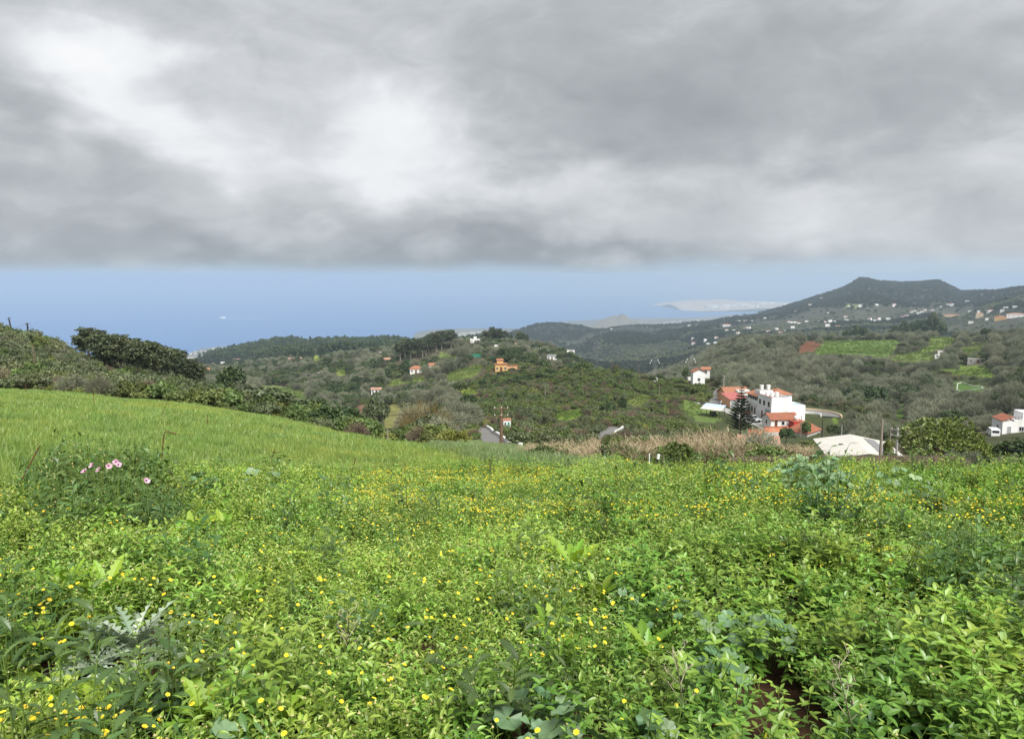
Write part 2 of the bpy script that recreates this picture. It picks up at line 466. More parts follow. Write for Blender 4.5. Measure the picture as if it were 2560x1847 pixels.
def leafmat(name, c1, c2, trans=.28, gloss=.05, rough=.45, vary=.35, ns=.55, patch=.5):
    """foliage: two tones picked by the leaf's own tint, varied from plant to plant, light let through"""
    m, N, out = newmat(name)
    a = N.n.new('ShaderNodeAttribute'); a.attribute_name = 'tint'
    oi = N.n.new('ShaderNodeObjectInfo')
    c = N.mix(a.outputs['Fac'], c1, c2)
    hsv = N.n.new('ShaderNodeHueSaturation')
    N.l.new(c, hsv.inputs['Color'])
    r2 = N.m('FRACT', N.m('MULTIPLY', oi.outputs['Random'], 7.31))
    if name.startswith('t_') or name.endswith(('_tree', 'twig', 'gum_leaf', 'bush_leaf', 'olive_leaf', 'broad_leaf', 'green_leaf', 'needle')): ns = .035
    pn = N.m('SUBTRACT', N.noise(oi.outputs['Location'], ns, 2, .5), .5)      # stands of plants differ from place to place
    N.l.new(N.m('ADD', N.m('ADD', 0.5 - .022, N.m('MULTIPLY', r2, .044)), N.m('MULTIPLY', pn, -.10 * patch)), hsv.inputs['Hue'])
    N.l.new(N.m('ADD', N.m('ADD', 1 - vary * .55, N.m('MULTIPLY', oi.outputs['Random'], vary * 1.1)), N.m('MULTIPLY', pn, 1.6 * patch)), hsv.inputs['Value'])
    hsv.inputs['Saturation'].default_value = 1.0
    cc = hsv.outputs[0]
    d = N.n.new('ShaderNodeBsdfDiffuse'); N.l.new(cc, d.inputs[0])
    t = N.n.new('ShaderNodeBsdfTranslucent')
    N.l.new(N.mix(.35, cc, (1.0, 1.0, .25), 'MULTIPLY'), t.inputs[0])
    mx = N.n.new('ShaderNodeMixShader'); mx.inputs[0].default_value = trans
    N.l.new(d.outputs[0], mx.inputs[1]); N.l.new(t.outputs[0], mx.inputs[2])
    last = mx
    if gloss > 0:
        g = N.n.new('ShaderNodeBsdfGlossy'); g.inputs['Roughness'].default_value = rough
        mg = N.n.new('ShaderNodeMixShader'); mg.inputs[0].default_value = gloss
        N.l.new(mx.outputs[0], mg.inputs[1]); N.l.new(g.outputs[0], mg.inputs[2]); last = mg
    N.l.new(last.outputs[0], out.inputs[0])
    return m

def plain(name, c, rough=.8, spec=.3, noise=0., nscale=1., bump=0., metal=0., stain=None, sscale=.5, objco=True):
    """matt or painted surface with weathering in its colour and fine relief"""
    m, N, out = newmat(name)
    b = N.n.new('ShaderNodeBsdfPrincipled')
    b.inputs['Roughness'].default_value = rough; b.inputs['Metallic'].default_value = metal
    b.inputs['Specular IOR Level'].default_value = spec
    tcn = N.n.new('ShaderNodeTexCoord'); vec = tcn.outputs['Object']
    cc = None
    if noise:
        n = N.noise(vec, nscale, 6, .6)
        f = N.m('ADD', 1 - noise, N.m('MULTIPLY', n, noise * 2))
        cc = N.mix(1.0, (*c, 1), N.comb(f, f, f), 'MULTIPLY')
    if stain:
        sc = N.n.new('ShaderNodeMapping'); N.l.new(vec, sc.inputs[0]); sc.inputs['Scale'].default_value = (sscale, sscale, sscale * .25)
        s = N.smooth(N.noise(sc.outputs[0], 1.0, 7, .62), .52, .72)
        cc = N.mix(N.m('MULTIPLY', s, stain[3] if len(stain) > 3 else .6), cc if cc is not None else (*c, 1), (*stain[:3], 1))
    if cc is not None: N.l.new(cc, b.inputs['Base Color'])
    else: b.inputs['Base Color'].default_value = (*c, 1)
    if bump:
        bn = N.n.new('ShaderNodeBump'); bn.inputs['Strength'].default_value = bump; bn.inputs['Distance'].default_value = .02
        N.l.new(N.noise(vec, nscale * 4, 4, .6), bn.inputs['Height']); N.l.new(bn.outputs[0], b.inputs['Normal'])
    N.l.new(b.outputs[0], out.inputs[0])
    return m

def tilemat(name, c, c2, pitch=.22):
    """pantile roof: rounded courses running down the slope, uneven fired colour"""
    m, N, out = newmat(name)
    b = N.n.new('ShaderNodeBsdfPrincipled'); b.inputs['Roughness'].default_value = .9; b.inputs['Specular IOR Level'].default_value = .2
    tcn = N.n.new('ShaderNodeTexCoord'); vec = tcn.outputs['Object']
    n = N.noise(vec, 1.3, 6, .65); n2 = N.noise(vec, 6.0, 3, .6)
    cc = N.mix(N.smooth(n, .35, .68), (*c, 1), (*c2, 1))
    f = N.m('ADD', .7, N.m('MULTIPLY', n2, .6))
    cc = N.mix(1.0, cc, N.comb(f, f, f), 'MULTIPLY')
    N.l.new(cc, b.inputs['Base Color'])
    w = N.n.new('ShaderNodeTexWave'); w.bands_direction = 'X'; w.inputs['Scale'].default_value = .31 / pitch
    N.l.new(vec, w.inputs[0])
    bn = N.n.new('ShaderNodeBump'); bn.inputs['Strength'].default_value = .8; bn.inputs['Distance'].default_value = .06
    N.l.new(w.outputs['Fac'], bn.inputs['Height']); N.l.new(bn.outputs[0], b.inputs['Normal'])
    N.l.new(b.outputs[0], out.inputs[0])
    return m

MAT = {}
MAT['white'] = plain('white_wall_paint', (.78, .78, .77), .85, .2, .05, .6, .1, stain=(.55, .53, .48, .35), sscale=.4)
MAT['white2'] = plain('aged_white_wall', (.70, .69, .66), .9, .2, .10, .8, .1, stain=(.40, .37, .32, .6), sscale=.5)
MAT['cream'] = plain('cream_wall', (.60, .49, .34), .9, .2, .10, .7, stain=(.42, .33, .22, .5))
MAT['orange_wall'] = plain('orange_wall', (.60, .37, .15), .85, .2, .10, .7, stain=(.45, .25, .12, .4))
MAT['salmon'] = plain('salmon_wall', (.55, .23, .13), .9, .2, .16, .7, stain=(.55, .36, .26, .9), sscale=.6)
MAT['peach'] = plain('peach_wall', (.62, .36, .20), .9, .2, .12, .7, stain=(.5, .3, .2, .5))
MAT['red_paint'] = plain('red_painted_wall', (.42, .035, .025), .7, .3, .12, .8)
MAT['red_band'] = plain('red_trim', (.36, .10, .055), .8, .3, .12, 1.)
MAT['pink_sheet'] = plain('faded_red_sheet_roof', (.40, .13, .12), .7, .3, .14, .6, stain=(.36, .16, .13, .5))
MAT['tile_orange'] = tilemat('orange_roof_tiles', (.34, .140, .080), (.33, .165, .105))
MAT['tile_brown'] = tilemat('weathered_roof_tiles', (.34, .115, .065), (.22, .11, .075))
MAT['tile_pale'] = tilemat('pale_roof_tiles', (.42, .24, .17), (.34, .21, .15))
MAT['concrete'] = plain('grey_concrete', (.34, .33, .31), .9, .2, .16, .5, .2, stain=(.2, .19, .17, .6))
MAT['asphalt'] = plain('worn_asphalt', (.165, .16, .152), .9, .25, .22, .35, .2, stain=(.18, .17, .15, .5))
MAT['glass'] = plain('dark_window_glass', (.02, .025, .03), .12, .5)
MAT['frame_brown'] = plain('brown_timber', (.12, .055, .03), .6, .3, .2, 2.)
MAT['frame_white'] = plain('white_frame', (.75, .75, .74), .6, .3)
MAT['door_grey'] = plain('grey_metal_door', (.33, .34, .35), .6, .4, .08, .8)
MAT['sheet_white'] = plain('weathered_white_sheet', (.52, .50, .455), .7, .3, .12, .5, .15, stain=(.42, .37, .30, .7), sscale=.7)
MAT['sheet_grey'] = plain('grey_sheet', (.20, .20, .20), .7, .3, .15, .7)
MAT['sheet_blue'] = plain('blue_white_sheet', (.42, .55, .70), .5, .4, .12, .6)
MAT['metal'] = plain('galvanised_metal', (.22, .225, .23), .6, .4, .12, 1.5, metal=.2)
MAT['rust'] = plain('rusty_iron', (.115, .05, .022), .85, .3, .3, 8.)
MAT['wood_pole'] = plain('weathered_pole_timber', (.16, .105, .07), .9, .2, .25, 1.5)
MAT['wood_dark'] = plain('dark_pole_timber', (.035, .03, .027), .9, .2, .25, 1.5)
MAT['wire'] = plain('black_cable', (.03, .03, .03), .7, .3)
MAT['white_plastic'] = plain('white_plastic', (.80, .80, .78), .5, .4, .05, .6)
MAT['green_net'] = plain('green_shade_net', (.05, .30, .20), .9, .1, .15, .8)
MAT['bark'] = plain('bark', (.10, .075, .055), .95, .1, .3, 2., .3)
MAT['bark_pale'] = plain('pale_bark', (.26, .22, .18), .95, .1, .25, 2., .3)
MAT['black'] = plain('black_metal', (.012, .012, .013), .5, .4)
MAT['rubber'] = plain('tyre_rubber', (.015, .015, .016), .85, .2)
MAT['car_silver'] = plain('silver_car_paint', (.52, .54, .56), .28, .5, metal=.35)
MAT['car_white'] = plain('white_van_paint', (.78, .79, .80), .3, .5)
MAT['lamp_glass'] = plain('lamp_glass', (.65, .67, .68), .15, .6)
MAT['lamp_red'] = plain('red_lamp_glass', (.35, .02, .02), .2, .5)
MAT['foam'] = plain('white_sea_foam', (.85, .88, .90), .9, .1, .1, .02)
# plants
MAT['stem'] = leafmat('green_stem', (.10, .17, .035), (.16, .24, .06), .1, 0)
MAT['marigold_leaf'] = leafmat('marigold_leaf', (.115, .240, .022), (.345, .510, .080), .38, .055, .42, .4)
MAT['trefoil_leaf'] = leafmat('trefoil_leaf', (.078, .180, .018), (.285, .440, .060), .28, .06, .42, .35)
MAT['lobed_leaf'] = leafmat('lobed_leaf', (.150, .290, .020), (.310, .490, .052), .36, .04, .45, .3)
MAT['mallow_leaf'] = leafmat('mallow_leaf', (.100, .195, .080), (.235, .360, .180), .22, .05, .5, .25)
MAT['dark_leaf'] = leafmat('dark_weed_leaf', (.032, .080, .020), (.135, .225, .058), .25, .06, .42, .3)
MAT['thistle_leaf'] = leafmat('thistle_leaf', (.100, .170, .085), (.330, .400, .290), .15, .06, .4, .2)
MAT['grass'] = leafmat('grass_blade', (.135, .240, .040), (.325, .450, .115), .34, .05, .4, .35)
MAT['dry_stem'] = leafmat('dry_stem', (.30, .25, .17), (.50, .44, .33), .1, .02, .6, .2, patch=0.)
MAT['petal'] = leafmat('yellow_petal', (.92, .72, .030), (.97, .87, .110), .3, .02, .5, .10, patch=0.)
MAT['disc'] = leafmat('orange_disc', (.80, .52, .020), (.86, .60, .03), .1, 0, .5, .1, patch=0.)
MAT['bud'] = leafmat('pale_bud', (.42, .42, .16), (.62, .58, .26), .15, .02, .5, .15, patch=0.)
MAT['oxalis'] = leafmat('lemon_petal', (.72, .70, .05), (.85, .84, .16), .35, .02, .5, .1, patch=0.)
MAT['pink'] = leafmat('pink_petal', (.66, .36, .50), (.84, .60, .72), .35, .02, .5, .08, patch=0.)
MAT['poppy_dark'] = leafmat('dark_petal_base', (.10, .02, .05), (.2, .05, .1), .1, 0, .5, .1, patch=0.)
MAT['violet'] = leafmat('violet_petal', (.34, .33, .52), (.5, .48, .66), .3, .02, .5, .1, patch=0.)
# trees and bushes
MAT['t_far'] = leafmat('far_broad_leaf', (.018, .027, .018), (.062, .078, .050), .1, 0, .5, .4)
MAT['t_dark'] = leafmat('dark_broad_leaf', (.022, .042, .016), (.095, .135, .045), .15, .03, .5, .45)
MAT['t_green'] = leafmat('green_bush_leaf', (.048, .080, .020), (.175, .225, .065), .2, .03, .5, .45)
MAT['t_olive'] = leafmat('olive_leaf', (.058, .076, .034), (.190, .222, .105), .15, .03, .5, .45)
MAT['t_yellow'] = leafmat('yellow_green_leaf', (.085, .110, .022), (.250, .275, .070), .2, .03, .5, .35)
MAT['t_bare'] = leafmat('grey_twig', (.076, .088, .054), (.250, .262, .185), .03, 0, .5, .6, patch=.7)
MAT['t_brown'] = leafmat('brown_twig', (.100, .080, .055), (.230, .190, .135), .03, 0, .5, .4)
MAT['t_euca'] = leafmat('gum_leaf', (.024, .036, .016), (.105, .128, .056), .12, .04, .45, .3)
MAT['t_pine'] = leafmat('pine_needle', (.020, .042, .018), (.075, .110, .045), .08, .02, .5, .35)
MAT['t_loquat'] = leafmat('glossy_leaf', (.060, .115, .020), (.330, .400, .110), .2, .06, .4, .2)
MAT['t_willow'] = leafmat('ochre_twig', (.085, .070, .024), (.230, .195, .070), .1, 0, .5, .2)
MAT['reed'] = leafmat('dry_reed', (.170, .134, .075), (.430, .360, .228), .15, .02, .6, .3)

# ------------------------------------------------------------------ land, sea, haze
PATCH = [  # (polygon in the frame, nearest, farthest, colour, kind)
 ([(1987, 876), (2016, 853), (2061, 852), (2037, 878), (1996, 883)], 500, 1100, (.135, .062, .036), 'soil'),
 ([(2038, 878), (2061, 853), (2261, 851), (2243, 861), (2226, 888), (2200, 895), (2171, 889), (2075, 884), (2043, 888)], 500, 1100, (.105, .165, .042), 'field'),
 ([(2290, 882), (2331, 861), (2307, 847), (2389, 839), (2392, 849), (2348, 875), (2307, 884)], 450, 1100, (.125, .170, .042), 'field'),
 ([(2401, 861), (2470, 839), (2467, 849), (2424, 862)], 450, 1100, (.125, .170, .045), 'field'),
 ([(2310, 919), (2366, 915), (2453, 915), (2493, 931), (2485, 944), (2424, 938), (2351, 931)], 300, 800, (.120, .175, .035), 'field'),
 ([(2385, 957), (2405, 955), (2465, 968), (2458, 979), (2388, 979)], 300, 800, (.09, .16, .04), 'field'),
 ([(1369, 1036), (1454, 1022), (1468, 1031), (1443, 1044), (1409, 1053)], 120, 420, (.130, .200, .035), 'field'),
 ([(1560, 1010), (1600, 985), (1640, 990), (1600, 1015)], 120, 420, (.11, .13, .04), 'field'),
 ([(1703, 1000), (1740, 1002), (1752, 1012), (1790, 1030), (1800, 1048), (1822, 1058), (1740, 1052), (1712, 1030)], 120, 420, (.105, .150, .042), 'field'),
 ([(1137, 966), (1180, 968), (1194, 983), (1160, 988)], 250, 900, (.20, .23, .045), 'field'),
 ([(1100, 945), (1180, 915), (1215, 905), (1190, 940), (1130, 955)], 250, 1000, (.12, .15, .04), 'field'),
 ([(876, 1024), (905, 1010), (953, 1014), (948, 1038), (888, 1042)], 250, 900, (.150, .090, .058), 'soil'),
 ([(955, 1016), (1000, 1006), (1014, 1028), (1000, 1040), (990, 1075), (960, 1070)], 200, 900, (.165, .165, .055), 'field'),
 ([(838, 927), (862, 923), (866, 935), (845, 938)], 500, 1600, (.19, .23, .05), 'field'),
 ([(785, 888), (795, 886), (798, 902), (786, 904)], 700, 2600, (.22, .27, .05), 'field'),
 ([(815, 868), (840, 866), (838, 876), (818, 876)], 700, 2600, (.17, .20, .06), 'field'),
 ([(740, 878), (830, 868), (815, 884), (745, 890)], 700, 2600, (.085, .066, .046), 'soil'),
 ([(960, 955), (1040, 945), (1080, 935), (1060, 950), (980, 965)], 300, 1000, (.13, .17, .04), 'field'),
 ([(1100, 880), (1150, 885), (1140, 895), (1095, 892)], 400, 1200, (.13, .17, .05), 'field'),
 ([(640, 960), (700, 965), (780, 985), (760, 1000), (660, 985)], 250, 900, (.13, .15, .06), 'field'),
 ([(1405, 865), (1450, 868), (1490, 905), (1478, 912), (1440, 880)], 400, 1000, (.34, .31, .21), 'soil'),
 ([(2226, 890), (2290, 882), (2352, 893), (2300, 906), (2232, 902)], 350, 900, (.115, .150, .045), 'field'),
 ([(2392, 868), (2440, 862), (2480, 872), (2420, 884)], 350, 900, (.105, .125, .045), 'field'),
 ([(2110, 762), (2155, 762), (2150, 768), (2112, 768)], 2000, 4000, (.2, .24, .1), 'field'),
 ([(2075, 1052), (2090, 1035), (2100, 1060)], 200, 400, (.1, .15, .03), 'field'),
 ([(2225, 1012), (2262, 1010), (2275, 1050), (2235, 1045)], 200, 500, (.09, .15, .035), 'field'),
 ([(1100, 1098), (1270, 1098), (1330, 1120), (1250, 1145), (1120, 1120)], 26, 120, (.115, .155, .045), 'field'),
]
NCOL = np.zeros((*ZG.shape, 3))
UU, VV = project(XG, YG, ZG)
front = YG > 0
base_near = np.array([.075, .040, .024])      # red-brown earth under the weeds
base_grass = np.array([.150, .205, .036])
hill_a = np.array([.050, .060, .026]); hill_b = np.array([.078, .070, .042])  # hill_b is leaf litter, darkened with the trees' shade put into its colour
far_a = np.array([.024, .031, .021]); far_b = np.array([.064, .067, .048])
crestD = np.interp(AZ, LF[0][0], LF[0][1])[:, None]
n1 = fbm(XG / 35, YG / 35, 5, 4)[..., None]; n2 = fbm(XG / 260, YG / 260, 9, 5)[..., None]; n3 = fbm(XG / 900, YG / 900, 31, 4)[..., None]
hill = hill_a + (hill_b - hill_a) * sstep(n1, .38, .66)
far = far_a + (far_b - far_a) * sstep(n2 * .6 + n3 * .4, .40, .62)
t = sstep(DD, 900, 1700)[..., None]
NCOL[:] = hill * (1 - t) + far * t
t = sstep(DD, 5000, 5600)[..., None]
coast = np.array([.17, .155, .125]) + (np.array([.10, .10, .075]) - np.array([.17, .155, .125])) * sstep(n2, .4, .6)
NCOL[:] = NCOL * (1 - t) + coast * t
w = (DD < crestD * 1.02)[..., None]
GRASSY = (np.minimum(sstep(UU + (VV - 1180) * -2.0, 1560, 1300), 1) * sstep(VV, 1205, 1170))
GR = ((VV < 1172 + 30 * sstep(UU, 500, 0) - 22 * sstep(UU, 900, 1300) + (fbm(XG, YG, 77, 3) - .5) * 30) & (UU < 1480))
NCOL[:] = np.where(w, np.where(GR[..., None], base_grass, base_near), NCOL)
FIELD = np.zeros(ZG.shape, bool)
for poly, d0, d1, c, kd in PATCH:
    s = inpoly(UU + (fbm(XG / 9, YG / 9, 13, 3) - .5) * 7, VV + (fbm(XG / 9, YG / 9, 23, 3) - .5) * 4, poly) & (DD > d0) & (DD < d1) & front
    NCOL[s] = np.array(c)
    FIELD |= s

def in_field(x, y):
    fi, fj = grididx(x, y)
    return FIELD[np.clip(np.round(fi).astype(int), 0, len(AZ) - 1), np.clip(np.round(fj).astype(int), 0, len(DG) - 1)]

def build_ground():
    na, nd = ZG.shape
    vs = np.stack([XG, YG, ZG], -1)[:, 1:, :].reshape(-1, 3)
    vs = np.vstack([vs, [[0, 0, -1.6]]])
    nd1 = nd - 1
    i = np.arange(na - 1)[:, None]; j = np.arange(nd1 - 1)[None, :]
    q = np.stack([i * nd1 + j, i * nd1 + j + 1, (i + 1) * nd1 + j + 1, (i + 1) * nd1 + j], -1).reshape(-1, 4)
    me = np_mesh('ground', vs, q, None, (), True)
    ca = me.color_attributes.new('Col', 'FLOAT_COLOR', 'POINT')
    c4 = np.ones((len(vs), 4), np.float32); c4[:-1, :3] = NCOL[:, 1:, :].reshape(-1, 3); c4[-1, :3] = base_near
    ca.data.foreach_set('color', c4.ravel())
    m, N, out = newmat('ground_cover')
    b = N.n.new('ShaderNodeBsdfPrincipled'); b.inputs['Roughness'].default_value = .95; b.inputs['Specular IOR Level'].default_value = .1
    a = N.n.new('ShaderNodeAttribute'); a.attribute_name = 'Col'
    g = N.n.new('ShaderNodeNewGeometry')
    f1 = N.noise(g.outputs['Position'], .9, 8, .62); f2 = N.noise(g.outputs['Position'], .05, 8, .65); f3 = N.noise(g.outputs['Position'], 14., 5, .65)
    f = N.m('MULTIPLY', N.m('ADD', .45, N.m('MULTIPLY', f1, 1.1)), N.m('ADD', .25, N.m('MULTIPLY', f2, 1.5)))
    f = N.m('MULTIPLY', f, N.m('ADD', .6, N.m('MULTIPLY', f3, .8)))
    N.l.new(N.mix(1.0, a.outputs['Color'], N.comb(f, f, f), 'MULTIPLY'), b.inputs['Base Color'])
    bn = N.n.new('ShaderNodeBump'); bn.inputs['Strength'].default_value = .6; bn.inputs['Distance'].default_value = .12
    N.l.new(N.m('ADD', f1, N.m('MULTIPLY', f3, .35)), bn.inputs['Height']); N.l.new(bn.outputs[0], b.inputs['Normal'])
    N.l.new(b.outputs[0], out.inputs[0])
    me.materials.append(m)
    o = obj('ground', me)
    tag(o, 'sloping weedy field falling to wooded valleys and hills', None, None, 'structure')
build_ground()

def build_sea():
    rings = np.geomspace(3000, 47000, 40); nA = 180
    th = np.linspace(-math.pi, math.pi, nA + 1)
    vs = np.stack([(rings[:, None] * np.sin(th)).ravel(), (rings[:, None] * np.cos(th)).ravel(), np.full(40 * (nA + 1), SEA)], -1)
    i = np.arange(39)[:, None]; j = np.arange(nA)[None, :]
    q = np.stack([i * (nA + 1) + j, i * (nA + 1) + j + 1, (i + 1) * (nA + 1) + j + 1, (i + 1) * (nA + 1) + j], -1).reshape(-1, 4)[:, ::-1]
    m, N, out = newmat('sea_water')
    b = N.n.new('ShaderNodeBsdfPrincipled')
    g = N.n.new('ShaderNodeNewGeometry')
    mp = N.n.new('ShaderNodeMapping'); N.l.new(g.outputs['Position'], mp.inputs[0]); mp.inputs['Scale'].default_value = (.00012, .0005, 1)
    n = N.noise(mp.outputs[0], 1.0, 6, .6)
    N.l.new(N.mix(n, (.055, .155, .370, 1), (.070, .180, .410, 1)), b.inputs['Base Color'])
    b.inputs['Roughness'].default_value = .55; b.inputs['Specular IOR Level'].default_value = .15
    bn = N.n.new('ShaderNodeBump'); bn.inputs['Strength'].default_value = .25; bn.inputs['Distance'].default_value = 1.0
    N.l.new(N.noise(g.outputs['Position'], .02, 6, .6), bn.inputs['Height']); N.l.new(bn.outputs[0], b.inputs['Normal'])
    N.l.new(b.outputs[0], out.inputs[0])
    tag(obj('sea', np_mesh('sea', vs, q, None, (m,))), 'calm blue sea under the cloud deck', None, None, 'structure')
build_sea()

def build_haze():
    m, N, out = newmat('haze_air')
    p = N.n.new('ShaderNodeVolumePrincipled')
    p.inputs['Color'].default_value = (.555, .69, .84, 1)
    p.inputs['Density'].default_value = HAZE
    p.inputs['Anisotropy'].default_value = 0.1
    N.l.new(p.outputs[0], out.inputs['Volume'])
    m.cycles.homogeneous_volume = True
    b = MB().box(-48500, 48500, -48500, 48500, -608, 62)
    o = b.build('haze', m)
    tag(o, 'thin blue haze over the valleys and the sea', None, None, 'stuff')
HAZE = 1.1e-4
build_haze()
# ------------------------------------------------------------------ scattering of what nobody could count
def scatter(name, label, protos, pos, scl, rot, idx, aslabel=True):
    """one 'stuff' object: points that carry copies of a few plant meshes"""
    n = len(pos)
    me = bpy.data.meshes.new(name)
    me.vertices.add(n); me.vertices.foreach_set('co', np.asarray(pos, np.float32).ravel())
    def attr(nm, tp, arr, key):
        a = me.attributes.new(nm, tp, 'POINT'); a.data.foreach_set(key, np.asarray(arr).ravel())
    scl = np.asarray(scl, np.float32)
    if scl.ndim == 1: scl = np.repeat(scl[:, None], 3, 1)
    attr('scl', 'FLOAT_VECTOR', scl, 'vector')
    attr('rot', 'FLOAT_VECTOR', np.asarray(rot, np.float32), 'vector')
    attr('pick', 'INT', np.asarray(idx, np.int32), 'value')
    o = obj(name, me)
    tag(o, label, None, None, 'stuff')
    ng = bpy.data.node_groups.new(name + '_spread', 'GeometryNodeTree')
    ng.interface.new_socket('Geometry', in_out='INPUT', socket_type='NodeSocketGeometry')
    ng.interface.new_socket('Geometry', in_out='OUTPUT', socket_type='NodeSocketGeometry')
    nn, ll = ng.nodes, ng.links
    gi = nn.new('NodeGroupInput'); go = nn.new('NodeGroupOutput')
    iop = nn.new('GeometryNodeInstanceOnPoints')
    ll.new(gi.outputs[0], iop.inputs['Points'])
    gti = nn.new('GeometryNodeGeometryToInstance')
    for p in protos[::-1]:
        po = PROTO.get(p.name)
        if po is None:
            po = bpy.data.objects.new(p.name, p); PROTO[p.name] = po
        oi = nn.new('GeometryNodeObjectInfo'); oi.inputs[0].default_value = po
        g1 = nn.new('GeometryNodeGeometryToInstance'); ll.new(oi.outputs['Geometry'], g1.inputs[0])
        jn = nn.get('J') or nn.new('GeometryNodeJoinGeometry'); jn.name = 'J'
        ll.new(g1.outputs[0], jn.inputs[0])
    nn.remove(gti)
    ll.new(nn['J'].outputs[0], iop.inputs['Instance'])
    iop.inputs['Pick Instance'].default_value = True
    def named(nm, tp):
        a = nn.new('GeometryNodeInputNamedAttribute'); a.data_type = tp; a.inputs[0].default_value = nm; return a.outputs[0]
    ll.new(named('pick', 'INT'), iop.inputs['Instance Index'])
    ll.new(named('rot', 'FLOAT_VECTOR'), iop.inputs['Rotation'])
    ll.new(named('scl', 'FLOAT_VECTOR'), iop.inputs['Scale'])
    ll.new(iop.outputs[0], go.inputs[0])
    md = o.modifiers.new('spread', 'NODES'); md.node_group = ng
    return o
PROTO = {}

# ------------------------------------------------------------------ leaves
LEAF_T = np.array([0, .22, .48, .75, 1.0]); LEAF_W = np.array([.12, .78, 1.0, .70, .02])

def frame_from(d, roll):
    d = Vector(d).normalized()
    a = d.cross(Vector((0, 0, 1)))
    a = a.normalized() if a.length > 1e-3 else Vector((1, 0, 0))
    n = a.cross(d).normalized()
    c, s = math.cos(roll), math.sin(roll)
    return d, a * c + n * s, n * c - a * s

def leaf(mb, p, d, L, Wd, roll=0., droop=.35, fold=.35, tint=.5, mat=0, ts=LEAF_T, ws=LEAF_W):
    """one blade with a folded midrib, bending under its weight"""
    d, a, n = frame_from(d, roll)
    p = Vector(p); vs = []; fs = []
    for t, w in zip(ts, ws):
        c = p + d * (L * t) - n * (droop * L * t * t)
        h = Wd * .5 * w
        vs += [c - a * h + n * (h * fold), c, c + a * h + n * (h * fold)]
    k = len(ts)
    for i in range(k - 1):
        b = i * 3
        fs += [(b, b + 1, b + 4, b + 3), (b + 1, b + 2, b + 5, b + 4)]
    mb.add(vs, fs, tint, mat)

LOB_T = np.array([0, .08, .15, .20, .28, .33, .42, .47, .56, .61, .70, .75, .83, .88, .95, 1.0])
LOB_W = np.array([.10, .14, .42, .24, .66, .34, .88, .46, 1.0, .56, .92, .55, .66, .40, .28, .02])
SPI_T = np.array([0, .08, .14, .18, .25, .29, .37, .41, .49, .53, .61, .65, .73, .77, .86, .90, 1.0])
SPI_W = np.array([.10, .12, .75, .14, .95, .15, 1.0, .16, 1.0, .15, .9, .14, .75, .12, .5, .08, .02])

def lobed(mb, p, d, L, Wd, roll=0., droop=.4, fold=.25, tint=.5, mat=0):
    leaf(mb, p, d, L, Wd, roll, droop, fold, tint, mat, LOB_T, LOB_W)

def round_leaf(mb, p, n, R, rng, tint=.5, mat=0):
    """pleated, shallowly lobed disc with a notch at the stalk"""
    n = Vector(n).normalized(); a = n.orthogonal().normalized(); b = n.cross(a)
    th0 = rng.random() * 6.28; K = 28
    vs = [Vector(p) - n * R * .12]; fs = []
    for ring, rr in ((.55, .55), (1., 1.)):
        for j in range(K + 1):
            f = j / K; th = th0 + .28 + f * (2 * math.pi - .56)
            lob = 1 - .13 * (0.5 - 0.5 * math.cos(2 * math.pi * 7 * f)) if ring == 1. else 1
            w = .055 * math.cos(2 * math.pi * 7 * f) * rr
            r = R * rr * lob
            vs.append(Vector(p) + (a * math.cos(th) + b * math.sin(th)) * r + n * (R * (w + .10 * rr * rr + .05 * math.sin(3 * th + th0))))
    for j in range(K): fs.append((0, 1 + j, 2 + j))
    for j in range(K): fs.append((1 + j, K + 2 + j, K + 3 + j, 2 + j))
    mb.add(vs, fs, tint, mat)

def petal_flower(mb, c, n, R, rng, mp=0, md=1, npet=14):
    n = Vector(n).normalized(); a = n.orthogonal().normalized(); b = n.cross(a); c = Vector(c)
    for j in range(npet):
        th = 2 * math.pi * (j + rng.random() * .4) / npet
        r = R * (.88 + .2 * rng.random()); e = a * math.cos(th) + b * math.sin(th); s = n.cross(e)
        h = R * .19; lift = n * (R * .22)
        vs = [c + e * (R * .25) - s * h * .6, c + e * (R * .25) + s * h * .6, c + e * r * .75 + s * h + lift, c + e * r + lift * .9, c + e * r * .75 - s * h + lift]
        mb.add(vs, [(0, 1, 2, 3, 4)], rng.random(), mp)
    vs = [c + n * R * .24]; K = 8
    for j in range(K):
        th = 2 * math.pi * j / K; vs.append(c + (a * math.cos(th) + b * math.sin(th)) * (R * .36) + n * R * .12)
    mb.add(vs, [(0, 1 + j, 1 + (j + 1) % K) for j in range(K)], .5, md)

def bud(mb, c, r, mat, tint=.5):
    c = Vector(c)
    vs = [c + Vector(q) * r for q in ((0, 0, 1.3), (1, 0, 0), (0, 1, 0), (-1, 0, 0), (0, -1, 0), (0, 0, -1.1))]
    mb.add(vs, [(0, 1, 2), (0, 2, 3), (0, 3, 4), (0, 4, 1), (5, 2, 1), (5, 3, 2), (5, 4, 3), (5, 1, 4)], tint, mat)

def rdir(rng, tilt):
    th = rng.random() * 2 * math.pi
    return Vector((math.sin(tilt) * math.cos(th), math.sin(tilt) * math.sin(th), math.cos(tilt)))

def stem_path(p, d, L, rng, k=5, sag=.25):
    pts = [Vector(p)]; d = Vector(d).normalized()
    for i in range(k):
        d = (d + Vector(((rng.random() - .5) * .3, (rng.random() - .5) * .3, sag * .25))).normalized()
        pts.append(pts[-1] + d * (L / k))
    return pts

def along(pts, t):
    f = t * (len(pts) - 1); i = min(int(f), len(pts) - 2); s = f - i
    return pts[i].lerp(pts[i + 1], s), (pts[i + 1] - pts[i]).normalized()

